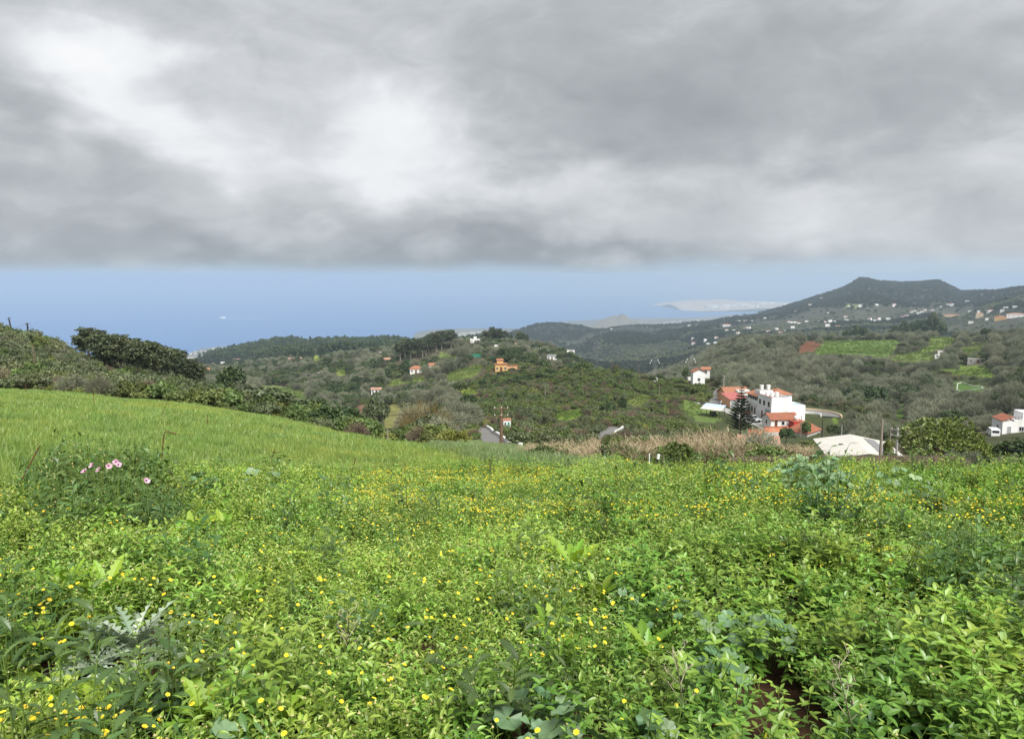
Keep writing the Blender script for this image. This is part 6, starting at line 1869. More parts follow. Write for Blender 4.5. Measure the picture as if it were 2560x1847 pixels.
# ------------------------------------------------------------------ woods and scrub
rng0 = np.random.default_rng(2024)
def zone(d0, d1, dens, az0=-37, az1=37):
    a0, a1 = math.radians(az0), math.radians(az1)
    n = int((a1 - a0) * (d1 * d1 - d0 * d0) / 2 * dens)
    a = a0 + (a1 - a0) * rng0.random(n); d = np.sqrt(d0 * d0 + (d1 * d1 - d0 * d0) * rng0.random(n))
    x, y = d * np.sin(a), d * np.cos(a); z = H(x, y)
    cr = np.interp(a, LF[0][0], LF[0][1])
    ok = (d > cr + 5) & ~in_field(x, y)
    x, y, z, d = x[ok], y[ok], z[ok], d[ok]
    u, v = project(x, y, z)
    return x, y, z, d, u, v

def hides_field(u, v, d):
    b = np.zeros(len(u), bool)
    for poly, d0, d1, c, kd in PATCH:
        if d0 < 100: continue
        for du, dv in ((0, 0), (9, 0), (-9, 0), (0, 4), (0, -3)): b |= inpoly(u + du, v + dv, poly) & (d < d1)
    return b

KINDS = ['broad', 'green', 'olive', 'yellow', 'bare', 'brown']
cand = {k_: [] for k_ in KINDS}
def put(x, y, z, d, u, v, region, mix, sizes, smul=1.):
    """region: mask; mix: kind -> weight; sizes: kind -> (min, max) width"""
    x, y, z, d, u, v = [q[region] for q in (x, y, z, d, u, v)]
    ks = list(mix); n = len(x)
    if not n: return
    # kinds keep company: low-frequency noise shifts the odds
    Wt = np.stack([mix[k_] * (.15 + 1.7 * sstep(fbm(x / (22 + d * .03) + 13 * i, y / (22 + d * .03) - 7 * i, 50 + i, 3), .36, .66)) for i, k_ in enumerate(ks)], 1)
    cw = np.cumsum(Wt, 1); r = rng0.random(n) * cw[:, -1]
    pick = (r[:, None] > cw).sum(1)
    for i, k_ in enumerate(ks):
        s = pick == i
        lo, hi = sizes.get(k_, (2.5, 5.))
        w = (lo + (hi - lo) * rng0.random(s.sum()) ** 1.3) * smul
        cand[k_].append(np.stack([x[s], y[s], z[s], w, d[s], u[s], v[s]], 1))
SZ = dict(broad=(3.0, 6.5), green=(1.6, 4.2), olive=(1.8, 4.6), yellow=(1.4, 3.4), bare=(3.2, 6.5), brown=(1.6, 3.8))
X = zone(55, 270, .30)
x, y, z, d, u, v = X
thin = rng0.random(len(x)) < np.where(d < 130, .8, 1.)
put(*X, (u < 760) & thin, dict(olive=.40, green=.36, brown=.09, yellow=.15, bare=.02), dict(SZ, bare=(2.4, 4.0)), .85)
put(*X, (u >= 760) & (u < 1180) & thin, dict(olive=.34, green=.32, brown=.14, yellow=.10, bare=.10, broad=.03), SZ, .8)
put(*X, (u >= 1180) & (u < 1800) & thin, dict(green=.50, olive=.22, yellow=.12, brown=.14), dict(green=(1.2, 3.0), olive=(1.3, 3.0), yellow=(1.2, 2.4), brown=(1.2, 2.6)), 1.)
put(*X, (u >= 1800) & (d > 60) & (rng0.random(len(x)) < .75), dict(bare=.36, brown=.16, olive=.26, green=.18, broad=.05), dict(bare=(2.4, 4.6), brown=(1.4, 3.0), olive=(1.6, 3.2), green=(1.4, 3.0), broad=(2.5, 4.)), .9)
X = zone(270, 430, .17)
x, y, z, d, u, v = X
put(*X, (u < 1180), dict(olive=.36, bare=.22, green=.22, broad=.12, brown=.06), SZ, 1.)
put(*X, (u >= 1180) & (u < 1790), dict(green=.52, olive=.20, yellow=.10, brown=.12, broad=.05), dict(green=(1.4, 3.4), olive=(1.4, 3.2), yellow=(1.2, 2.6), brown=(1.4, 2.8), broad=(2.2, 4.)), 1.)
put(*X, (u >= 1790), dict(bare=.48, broad=.15, olive=.20, green=.14, brown=.03), dict(SZ, bare=(4.2, 8.0), olive=(2.5, 5.5)), 1.)
X = zone(430, 1150, .060)
x, y, z, d, u, v = X
put(*X, (u < 1560), dict(olive=.40, bare=.16, broad=.16, green=.24, brown=.04), SZ, 1.25)
put(*X, (u >= 1560), dict(bare=.46, olive=.24, broad=.18, green=.12), dict(SZ, bare=(4.2, 8.0)), 1.1)

# the largest ones in view become single trees, the rest one mass of each kind
LABELS = {'broad': ('dark_tree', 'tree', 'dark evergreen tree'), 'green': ('green_bush', 'bush', 'green bush'), 'olive': ('olive_bush', 'bush', 'greyish olive bush'),
          'yellow': ('yellow_bush', 'bush', 'yellow-green bush'), 'bare': ('leafless_tree', 'tree', 'grey leafless tree'), 'brown': ('brown_shrub', 'bush', 'brown twiggy shrub')}
LM_CATS = ('house', 'hut', 'barn', 'shed', 'pole', 'pylon', 'carport', 'shelter', 'border', 'tree', 'bush', 'wall')
def occluded(x, y, z):
    t = np.linspace(.03, .97, 60)[None, :]
    hx = H(x[:, None] * t, y[:, None] * t)
    return (hx > z[:, None] * t + .15).any(1)
rs = random.Random(9)
for k_ in KINDS:
    A = np.vstack(cand[k_])
    A = A[~kept(A[:, 0], A[:, 1])]
    hgt = A[:, 3] / LIB[k_]['w'] * LIB[k_]['h'] * (.8 + .4 * rng0.random(len(A)))
    app = A[:, 3] / A[:, 4]
    ut, vt = project(A[:, 0], A[:, 1], A[:, 2] + hgt * .75)
    free = ~hides_field(ut, vt, A[:, 4]); A = A[free]; hgt = hgt[free]; app = app[free]
    inview = (A[:, 5] > -20) & (A[:, 5] < 2580)
    order = np.argsort(-np.where(inview, app, -1))
    big = order[:400]
    vis = ~occluded(A[big, 0], A[big, 1], A[big, 2] + hgt[big] * .5)
    big = big[vis][:55]
    nm, cat, head = LABELS[k_]
    ws = A[big, 3]; q1, q2 = np.quantile(ws, [.33, .67])
    for i in big:
        p = Vector(A[i, :3]); sz_ = 'small ' if A[i, 3] < q1 else 'large ' if A[i, 3] > q2 else ''
        plant_tree(k_, p - Vector((0, 0, .15)), A[i, 3], hgt[i], near_label(sz_ + head, p, LM_CATS), cat, nm, {'bush': 'bushes', 'tree': 'trees'}[cat] + ' of the hillsides: ' + head, None, None, rs)
    rest = np.ones(len(A), bool); rest[big] = False
    R = A[rest]; n = len(R); s = R[:, 3] / LIB[k_]['w']; sz = hgt[rest] / LIB[k_]['h']
    pr = [c for c, tr in LIB[k_]['v']]
    scatter({'broad': 'evergreen_woodland', 'green': 'green_scrub', 'olive': 'olive_scrub', 'yellow': 'yellow_scrub', 'bare': 'leafless_woodland', 'brown': 'brown_scrub'}[k_],
            {'broad': 'dark evergreen trees of the woods on the slopes', 'green': 'green scrub covering the knoll and slopes', 'olive': 'greyish scrub covering the slopes', 'yellow': 'yellow-green scrub dotted over the slopes', 'bare': 'grey leafless woodland covering the slopes', 'brown': 'brown leafless scrub covering the slopes'}[k_],
            pr, R[:, :3] - np.array([0, 0, .15]), np.stack([s, s, sz], 1), np.stack([np.zeros(n), np.zeros(n), rng0.random(n) * 6.28], 1), rng0.integers(0, len(pr), n))

# crops and pasture in the open plots
def field_grass():
    a0, a1 = math.radians(-30), math.radians(37)
    for d0, d1, n, sc in ((110, 420, 60000, 2.6), (420, 1000, 90000, 5.0)):
        a = a0 + (a1 - a0) * rng0.random(n); d = np.sqrt(d0 * d0 + (d1 * d1 - d0 * d0) * rng0.random(n))
        x, y = d * np.sin(a), d * np.cos(a)
        ok = in_field(x, y); x, y = x[ok], y[ok]
        fi, fj = grididx(x, y); c = NCOL[np.clip(np.round(fi).astype(int), 0, len(AZ) - 1), np.clip(np.round(fj).astype(int), 0, len(DG) - 1)]
        g = (c[:, 1] > c[:, 0] * 1.08) & (fbm(x / 8, y / 8, 44, 3) > .36) & ~kept(x, y) ; x, y = x[g], y[g]
        if not len(x): continue
        n2 = len(x); z = H(x, y); s = sc * (.6 + .7 * rng0.random(n2))
        pr = [proto_grass(i, mat='grass_plot', wid=.014) for i in range(30, 33)]
        scatter('plot_grass', 'green crop and pasture covering the hillside plots', pr, np.stack([x, y, z], 1), np.stack([s, s, s * .55], 1), np.stack([np.zeros(n2), np.zeros(n2), rng0.random(n2) * 6.28], 1), rng0.integers(0, 3, n2))
MAT['grass_plot'] = leafmat('plot_grass', (.085, .145, .028), (.215, .290, .070), .3, .03, .4, .4, ns=.05)
field_grass()

# far forests
def far_scatter(name, label, kind, x, y, z, w, hmul):
    pr = [c for c, tr in LIB[kind]['v']]; n = len(x); s = w / LIB[kind]['w']
    scatter(name, label, pr, np.stack([x, y, z - .5], 1), np.stack([s, s, s * hmul], 1), np.stack([np.zeros(n), np.zeros(n), rng0.random(n) * 6.28], 1), rng0.integers(0, len(pr), n))
x, y, z, d, u, v = zone(1150, 2600, .0135, -26, 37)
okk = ~kept(x, y); x, y, z, d, u, v = [q[okk] for q in (x, y, z, d, u, v)]
wood = fbm(x / 200, y / 200, 61, 4)
ridge = (u < 1250) & (v < 898 + 30 * (wood - .5))
keep_ = ridge | (rng0.random(len(x)) < sstep(wood, .30, .55) * .9 + .12)
ridge &= keep_
far_scatter('pine_forest', 'dark pine forest along the ridge before the sea', 'farpine', x[ridge], y[ridge], z[ridge], 5.5 + 3.5 * rng0.random(ridge.sum()), 1.0 + .35 * rng0.random(ridge.sum()))
b_ = keep_ & ~ridge & (wood > .5); far_scatter('far_woods', 'dark woods over the middle distance', 'far', x[b_], y[b_], z[b_], 5 + 5 * rng0.random(b_.sum()), .8 + .5 * rng0.random(b_.sum()))
b_ = keep_ & ~ridge & (wood <= .5); far_scatter('far_scrub', 'greyish scrub over the middle distance', 'fargrey', x[b_], y[b_], z[b_], 4 + 5 * rng0.random(b_.sum()), .8 + .4 * rng0.random(b_.sum()))
x, y, z, d, u, v = zone(2600, 4600, .0058, -3, 37)
okk = ~kept(x, y); x, y, z, d, u, v = [q[okk] for q in (x, y, z, d, u, v)]
wood = fbm(x / 260, y / 260, 62, 4); keep_ = rng0.random(len(x)) < np.where(v < 770, 1., sstep(wood, .38, .58) * .95 + .05)
far_scatter('mountain_woods', 'dark woods on the far mountain and its slopes', 'far', x[keep_], y[keep_], z[keep_], 7 + 6 * rng0.random(keep_.sum()), .8 + .5 * rng0.random(keep_.sum()))

# dry canes and brown scrub just beyond the field
def canes():
    n = 900
    u = 1335 + 690 * rng0.random(n) ** .9; D = 27 + 26 * rng0.random(n)
    A, t = ray(u, 1130); x, y = D * np.sin(A), D * np.cos(A); z = H(x, y)
    vt = 1092 - 18 * sstep(u, 1650, 1750) + 26 * (fbm(u / 60, D / 6, 5, 3) - .5) * 2 + 14 * sstep(u, 1400, 1340) + 40 * (rng0.random(n) ** 2)
    vt = np.where((u > 1490) & (u < 1550), np.maximum(vt, 1112), vt)
    vt = np.where((u > 1840), np.maximum(vt, 1104 + 10 * rng0.random(n)), vt)
    _, tt = ray(u, vt); h = np.clip(D * tt - z, .8, 4.5)
    ok = (fbm(x / 4, y / 4, 8, 2) > .45) & ~kept(x, y)
    ok &= ~((u > 1612) & (u < 1700) & (D < 34))
    x, y, z, h, D = x[ok], y[ok], z[ok], h[ok], D[ok]; n = len(x)
    pr = [cane_clump(i, 24, 3.2, .8) for i in range(4)]
    s = h / 3.2
    scatter('dry_canes', 'tall dry straw-coloured canes beyond the field edge', pr, np.stack([x, y, z], 1), np.stack([np.clip(s, .55, 1.1), np.clip(s, .55, 1.1), s], 1), np.stack([np.zeros(n), np.zeros(n), rng0.random(n) * 6.28], 1), rng0.integers(0, 4, n))
    m = 110; u = 1340 + 680 * rng0.random(m); D = 26 + 22 * rng0.random(m)
    A, t = ray(u, 1130); gx, gy = D * np.sin(A), D * np.cos(A); gz = H(gx, gy); _, tt = ray(u, 1100 + 40 * rng0.random(m)); gh = np.clip(D * tt - gz, .5, 2.2)
    pr = [c for c, tr in LIB['green']['v']]; s = gh / LIB['green']['h']
    scatter('cane_undergrowth', 'green shrubs growing among the dry canes', pr, np.stack([gx, gy, gz], 1), np.stack([s, s, s], 1), np.stack([np.zeros(m), np.zeros(m), rng0.random(m) * 6.28], 1), rng0.integers(0, len(pr), m))
    n = 520; u = 1840 + 560 * rng0.random(n); D = 17 + 20 * rng0.random(n)
    A, t = ray(u, 1140); x, y = D * np.sin(A), D * np.cos(A); z = H(x, y)
    _, tt = ray(u, 1137 + 9 * rng0.random(n)); h = np.clip(D * tt - z, .35, 2.0); ok = ~kept(x, y) | (D < 24)
    x, y, z, h, u = x[ok], y[ok], z[ok], h[ok], u[ok]; n = len(x)
    pr = [c for c, tr in LIB['brown']['v']]; s = h / LIB['brown']['h']
    scatter('field_edge_scrub', 'brown leafless scrub along the far field edge', pr, np.stack([x, y, z], 1), np.stack([s * 1.2, s * 1.2, s], 1), np.stack([np.zeros(n), np.zeros(n), rng0.random(n) * 6.28], 1), rng0.integers(0, len(pr), n))
canes()
# ------------------------------------------------------------------ the field in front: weeds, grass, flowers
MAT['grass_pale'] = leafmat('pale_grass_blade', (.19, .27, .045), (.38, .47, .12), .34, .04, .4, .3)
MAT['grass_grey'] = leafmat('grey_grass_blade', (.12, .19, .06), (.27, .35, .15), .3, .04, .4, .3)

def canopy(x, y):
    """height of the weeds: hummocks and hollows"""
    return .17 + .17 * fbm(x * .9 + 3, y * .9 - 4, 301, 3) + .05 * (fbm(x * 3.1, y * 3.1, 305, 2) - .5)

def vhit(u, v, h=.22):
    A, t = ray(u, v); d = np.geomspace(1.0, 60, 3000); x, y = d * math.sin(A), d * math.cos(A)
    w = np.nonzero(H(x, y) + h >= d * t)[0]; D = d[w[0]] if len(w) else 14.
    x, y = D * math.sin(A), D * math.cos(A)
    return Vector((x, y, float(H(x, y))))

def grass_mask(x, y, u, v):
    lim = 1176 + 34 * sstep(u, 420, 0) - 26 * sstep(u, 900, 1300) + (fbm(x * 1.1, y * 1.1, 77, 3) - .5) * 34
    return (v < lim) & (u < 1560 + (fbm(x, y, 78, 2) - .5) * 160)

rf = np.random.default_rng(515)
def field_pts(d0, d1, dens, az0=-41, az1=41, lift=.2):
    a0, a1 = math.radians(az0), math.radians(az1)
    n = int((a1 - a0) * (d1 * d1 - d0 * d0) / 2 * dens)
    a = a0 + (a1 - a0) * rf.random(n); d = np.sqrt(d0 * d0 + (d1 * d1 - d0 * d0) * rf.random(n))
    x, y = d * np.sin(a), d * np.cos(a); z = H(x, y)
    u, v = project(x, y, z + lift)
    cr = np.interp(a, LF[0][0], LF[0][1])
    return x, y, z, d, u, v, cr

SOIL = [vhit(2020, 1622, .03), vhit(2048, 1645, .03)]
def on_soil(x, y, r=.12):
    b = np.zeros(len(x), bool)
    for p in SOIL: b |= np.hypot(x - p.x, (y - p.y) * .8) < r
    b |= (fbm(x * 1.7 + 40, y * 1.7, 410, 3) < .235)
    for kx, ky, kr in ROOM:
        d = math.hypot(kx, ky); rx, ry = x - kx, y - ky
        s = np.clip(-(rx * kx + ry * ky) / d, 0, kr * 1.1)
        b |= np.hypot(rx + s * kx / d, ry + s * ky / d) < kr
    return b

def lay(name, label, protos, x, y, z, s, sz=None, tilt=.12):
    n = len(x); sz = s if sz is None else sz
    rot = np.stack([rf.normal(0, tilt, n), rf.normal(0, tilt, n), rf.random(n) * 6.28], 1)
    return scatter(name, label, protos, np.stack([x, y, z - .01], 1), np.stack([s, s, sz], 1), rot, rf.integers(0, len(protos), n))

ROOM = []        # (x, y, radius) kept free of weeds
# ------------------------------------------------------------------ single plants that stand out
def mallow(u, v, label, R=.075, n=9, spread=.16, hgt=.26, seed=0, mat='mallow_leaf', grp=None):
    b = vhit(u, v, hgt); rng = random.Random(seed)
    o = thing('mallow_plant', label, 'plant', b, seed, grp)
    ROOM.append((b.x, b.y, spread * .6)); hgt *= 1.18
    for i in range(n):
        th = i * 2.4 + rng.random(); r = spread * math.sqrt((i + .6) / n)
        p = Vector((r * math.cos(th), r * math.sin(th), hgt * (1.05 - .45 * (r / spread) ** 2) * ((.85 + .3 * rng.random()) if n < 60 else (.35 + .72 * rng.random() ** .6))))
        st = MB().tube([(p.x * .15, p.y * .15, 0), (p.x * .6, p.y * .6, p.z * .75), p], .0026, 4, 0, .6, False).build('stalk', MAT['stem'], o)
        mb = MB(); round_leaf(mb, p, Vector((math.cos(th) * .45, math.sin(th) * .45 - .25, 1)) + Vector((rng.gauss(0, .4), rng.gauss(0, .4), 0)), R * (.55 + .5 * rng.random()), rng, rng.random())
        mb.build('leaf', MAT[mat], o, None, True)
MALLOWS = [(1345, 1790, 'broad grey-green mallow leaves beside bare reddish earth', .085, 9, .17), (1430, 1835, 'mallow with wide scalloped leaves under the bigger mallow', .08, 7, .13), (1640, 1832, 'single mallow with one wide cupped leaf among trefoil weeds', .085, 4, .07),
           (1700, 1540, 'mallow clump on a dark stem in the midst of the weeds', .07, 9, .18), (1800, 1575, 'pleated mallow clump beside the dark-stemmed mallow', .075, 9, .17), (1925, 1570, 'pale mallow clump next to the patch of red earth', .072, 9, .16),
           (1775, 1650, 'mallow with drooping scalloped leaves below the pale clump', .075, 8, .15), (1560, 1490, 'small mallow near the bright lobed rosette', .055, 6, .11), (560, 1830, 'flat mallow leaf at the foot of the yellow flowers', .09, 4, .07)]
for i, (u, v, lb, R, n, sp) in enumerate(MALLOWS): mallow(u, v, lb, R * .78, int(n * 1.5), sp * 1.1, .26, i + 1)
mallow(2050, 1168, 'tall mallow bush with dense blue-green leaves at the far field edge', .055, 210, .50, .56, 30)
mallow(1990, 1165, 'low mallow wing beside the tall mallow bush', .05, 44, .36, .42, 31)
mallow(2250, 1200, 'dusty blue-green mallow in the bright lobed weeds', .05, 44, .42, .42, 32)
mallow(640, 1190, 'greyish mallow clump at the edge of the tall grass', .075, 22, .36, .36, 33)
mallow(505, 1205, 'grey-leaved mallow behind the dark thistle clump', .075, 16, .32, .34, 34)
mallow(690, 1150, 'dark spiky weed clump standing before the grass', .05, 30, .28, .46, 35, 'dark_leaf')

def rosette_plant(u, v, L, label, seed, n=14, mat='lobed_leaf', up_=1., grp=None, name='lobed_plant', lift=.12):
    b = vhit(u, v, lift); rng = random.Random(seed)
    o = thing(name, label, 'plant', b + Vector((0, 0, .07)), seed)
    ROOM.append((b.x, b.y, L * .40))
    for i in range(n):
        th = i * 2.4 + rng.random() * .5; t = i / n
        tilt = (1.1 - .95 * t * up_) * (.8 + .4 * rng.random())
        d = Vector((math.sin(tilt) * math.cos(th), math.sin(tilt) * math.sin(th), math.cos(tilt)))
        Lf = L * (1.05 - .3 * t) * (.75 + .4 * rng.random())
        mb = MB(); tn = min(1, max(0, .3 + .5 * t + (rng.random() - .5) * .4))
        if mat == 'thistle_leaf': leaf(mb, (d.x * .015, d.y * .015, .05), d, Lf, Lf * .24, (rng.random() - .5) * 1.4, .45, .7, tn, 0, SPI_T, SPI_W)
        else: lobed(mb, (d.x * .015, d.y * .015, .05), d, Lf, Lf * .36, (rng.random() - .5) * .5, .38, .3, tn, 0)
        mb.build('leaf', MAT[mat], o)
ROS = [(1430, 1425, .40, 'big bright green lobed rosette rising from the weeds'), (1500, 1500, .26, 'darker drooping lobed rosette under the big bright one'), (1385, 1600, .26, 'upright feathery green rosette near the marigolds'), (1400, 1645, .22, 'small upright lobed rosette in front of the feathery one'),
       (1620, 1645, .24, 'bright upright lobed leaf tuft beside the trefoil weeds'), (480, 1335, .30, 'bright lobed rosette in front of the dark thistle clump'), (560, 1325, .26, 'smaller lobed rosette next to the one by the thistle clump'), (245, 1290, .24, 'light green lobed tuft at the foot of the thistle clump'),
       (170, 1480, .30, 'pale green lobed rosette amid scattered yellow blooms'), (265, 1490, .30, 'lobed rosette twin with arching leaves amid yellow blooms'), (430, 1350, .22, 'little lobed tuft near the weeds hollow'), (700, 1810, .24, 'pale toothed rosette low in the field beside orange blooms'),
       (510, 1800, .22, 'deep green toothed rosette next to a flat mallow leaf'), (2300, 1430, .30, 'bright lobed rosette among lemon sorrel blooms'), (2010, 1470, .26, 'bright lobed tuft behind the trefoil weeds'), (590, 1500, .24, 'toothed leaf tuft in a dark hollow of weeds'), (1960, 1330, .28, 'bright lobed rosette by the yellow band')]
for i, (u, v, L, lb) in enumerate(ROS): rosette_plant(u, v, L, lb, 60 + i, 15)
rosette_plant(335, 1590, .34, 'silvery spiny thistle rosette with white-veined leaves', 91, 26, 'thistle_leaf', .9, name='silver_thistle', lift=.2)
rosette_plant(230, 1660, .22, 'small silvery thistle beside the larger spiny one', 92, 14, 'thistle_leaf', .6, name='silver_thistle', lift=.15)
rosette_plant(330, 1690, .20, 'low silvery thistle under the larger spiny one', 93, 12, 'thistle_leaf', .6, name='silver_thistle', lift=.15)

def dark_clump():
    """tall sow-thistle mass with the pink poppies in it"""
    rn = random.Random(55); pm = [proto_darkweed(40 + i) for i in range(4)]
    for j, (u, v, s) in enumerate(((130, 1230, 1.15), (180, 1215, 1.3), (235, 1205, 1.4), (290, 1212, 1.3), (345, 1222, 1.15), (160, 1262, 1.1), (260, 1250, 1.2), (390, 1240, 1.0), (320, 1262, 1.05), (215, 1282, 1.0), (430, 1262, .85), (110, 1270, .9))):
        b = vhit(u, v + 40, .22)
        o = thing('sow_thistle', 'tall dark sow thistle of the clump around the pink poppies', 'plant', b, rn.random() * 6.28, 'sow thistles around the pink poppies')
        o.scale = (s, s, s)
        obj('foliage', pm[rn.randrange(4)], o)
        mb = MB()
        for k_ in range(6):
            p = Vector((rn.gauss(0, .09), rn.gauss(0, .09), .46 + rn.random() * .22))
            mb.tube([(p.x * .4, p.y * .4, .3), p], .0016, 3, 0, .6, False); bud(mb, p, .007, 1, rn.random())
        mb.build('buds', (MAT['stem'], MAT['bud']), o)
    def poppy(pts, label):
        P = [at(u, v, D) for u, v, D in pts]
        c = sum(P, Vector()) / len(P); b = Vector((c.x, c.y, float(H(c.x, c.y))))
        o = thing('pink_poppy', label, 'plant', b)
        for p in P:
            q = p - b
            MB().tube([(q.x * .3, q.y * .3, 0), (q.x * .8, q.y * .8, q.z * .6), q], [.004, .003, .0025], 5, 0, .5, False).build('stem', MAT['stem'], o)
            pm_ = MB(); rr = .028
            n_ = Vector((rn.gauss(0, .5), -.55 + rn.gauss(0, .3), .75)).normalized(); a = n_.orthogonal().normalized(); e = n_.cross(a)
            for j in range(5):
                th = 2 * math.pi * j / 5 + rn.random() * .3
                d = a * math.cos(th) + e * math.sin(th); s = n_.cross(d)
                vs = [q]
                for (f, w, l) in ((.45, .30, .16), (.85, .52, .42), (1.05, .36, .62)):
                    vs += [q + (d * f - s * w + n_ * l) * rr, q + (d * (f + .05) + n_ * (l - .05)) * rr, q + (d * f + s * w + n_ * l) * rr]
                pm_.add(vs, [(0, 1, 2), (0, 2, 3), (1, 4, 5, 2), (2, 5, 6, 3), (4, 7, 8, 5), (5, 8, 9, 6)], rn.random())
            fl = pm_.build('flower', MAT['pink'], o)
            MB().lathe([(.003, 0), (.008, .006), (.008, .012), (.003, .016)], 8, 0, q).build('seed_pod', MAT['poppy_dark'], fl)
        for j in range(8):
            mb = MB(); th = j * 2.4; d = Vector((math.cos(th), math.sin(th), .6))
            lobed(mb, (0, 0, .1 + .05 * j), d, .2, .09, 0, .4, .3, rn.random()); mb.build('leaf', MAT['dark_leaf'], o)
    poppy([(212, 1179, 8.0), (231, 1164, 8.2), (248, 1175, 8.1), (272, 1166, 8.0), (290, 1156, 8.3), (296, 1163, 8.2)], 'poppy with six pale pink flowers rising from the dark thistle clump')
    poppy([(366, 1203, 7.6)], 'poppy with one pale pink flower at the rim of the dark thistle clump')
dark_clump()

def dry_stalk(u0, v0, u1, v1, D, label, seed):
    b = vhit(u0, v0, .1); top = at(u1, v1, D); rn = random.Random(seed)
    o = thing('dry_stalk', label, 'plant', b); q = top - b
    MB().tube([(0, 0, 0), q * .5 + Vector((.01, 0, 0)), q], [.004, .003, .002], 5, 0, .7, False).build('stem', MAT['dry_stem'], o)
    for i in range(9):
        t = .45 + .55 * i / 8; p = q * t; th = i * 2.4
        e = p + Vector((math.cos(th) * .05, math.sin(th) * .05, .05)) * (1.2 - .4 * t)
        br = MB(); br.tube([p, e], .0014, 4, 0, .6, False)
        for k_ in range(5):
            f = e + Vector((rn.gauss(0, .012), rn.gauss(0, .012), .012 + rn.random() * .012)); br.tube([e, f], .0007, 3, 0, .8, False); bud(br, f, .0024, 0, .9)
        br.build('branchlet', MAT['dry_stem'], o)
dry_stalk(2140, 1840, 2095, 1668, 2.75, 'dead straw-coloured umbel stalk among trefoil weeds', 1)
dry_stalk(1712, 1800, 1690, 1640, 2.9, 'dead grey stalk beside the mallow leaves', 2)
dry_stalk(868, 1640, 870, 1540, 3.4, 'thin dead stalk leaning over the marigold weeds', 3)

def twig(u, v, R, h, label, seed):
    b = vhit(u, v, .2); o = thing('weed_clump', label, 'plant', b)
    obj('foliage', proto_darkweed(seed), o); o.scale = (R, R, h)
twig(2430, 1480, 1.25, 1.3, 'dense dark upright weed clump over the trefoil weeds', 71)
twig(2340, 1560, 1.0, 1.1, 'narrow-leaved dull green weed clump near the red earth', 72)
twig(2500, 1440, 1.2, 1.2, 'dark weed clump beside the dense upright one', 73)
def meadow():
    x, y, z, d, u, v, cr = field_pts(1.1, 20, 52)
    g = grass_mask(x, y, u, v)
    ok = (d < cr + .6) & ~g & ~on_soil(x, y)
    ok &= (d < 8) | (rf.random(len(x)) < .8)
    x, y, z, d, u, v = [q[ok] for q in (x, y, z, d, u, v)]
    can = canopy(x, y)
    nz = fbm(x * .8, y * .8, 330, 3)
    w_tre = sstep(u + (nz - .5) * 900, 1500, 1800) * sstep(v + (nz - .5) * 500, 1290, 1480) * 1.6 + .03
    w_lob = .035 + 1.5 * sstep(u + (nz - .5) * 500, 2080, 2260) * sstep(v, 1290, 1225) + 1.6 * sstep(u, 300, 380) * sstep(u, 760, 640) * sstep(v, 1222, 1195) + .5 * sstep(u, 1250, 1400) * sstep(u, 1750, 1650) * sstep(v, 1190, 1165) + .5 * sstep(nz, .58, .7)
    w_drk = .02 + 1.2 * sstep(u, 50, 130) * sstep(u, 460, 360) * sstep(v, 1340, 1300) * sstep(v, 1160, 1190) + .5 * sstep(u, 2280, 2400) * sstep(v, 1360, 1420) * sstep(v, 1600, 1500) + .5 * sstep(u, 560, 320) * sstep(v, 1520, 1580) * sstep(nz, .45, .6)
    w_mar = np.full(len(x), 1.0)
    Wt = np.stack([w_mar, w_tre, w_lob, w_drk], 1); cw = np.cumsum(Wt, 1); r = rf.random(len(x)) * cw[:, -1]
    pick = (r[:, None] > cw).sum(1)
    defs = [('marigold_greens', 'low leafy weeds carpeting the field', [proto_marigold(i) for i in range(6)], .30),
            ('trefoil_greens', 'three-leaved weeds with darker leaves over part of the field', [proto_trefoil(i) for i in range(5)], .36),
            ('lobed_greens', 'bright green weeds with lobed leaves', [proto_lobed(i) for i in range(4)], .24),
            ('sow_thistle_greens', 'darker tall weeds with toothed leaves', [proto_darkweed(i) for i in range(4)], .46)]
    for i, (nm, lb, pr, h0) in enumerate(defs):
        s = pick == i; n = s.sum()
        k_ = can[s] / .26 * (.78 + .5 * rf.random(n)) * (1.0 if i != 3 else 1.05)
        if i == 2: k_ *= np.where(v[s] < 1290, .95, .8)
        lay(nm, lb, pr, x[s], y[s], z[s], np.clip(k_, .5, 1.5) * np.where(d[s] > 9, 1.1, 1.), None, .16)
    # understorey: small leaves close to the earth
meadow()

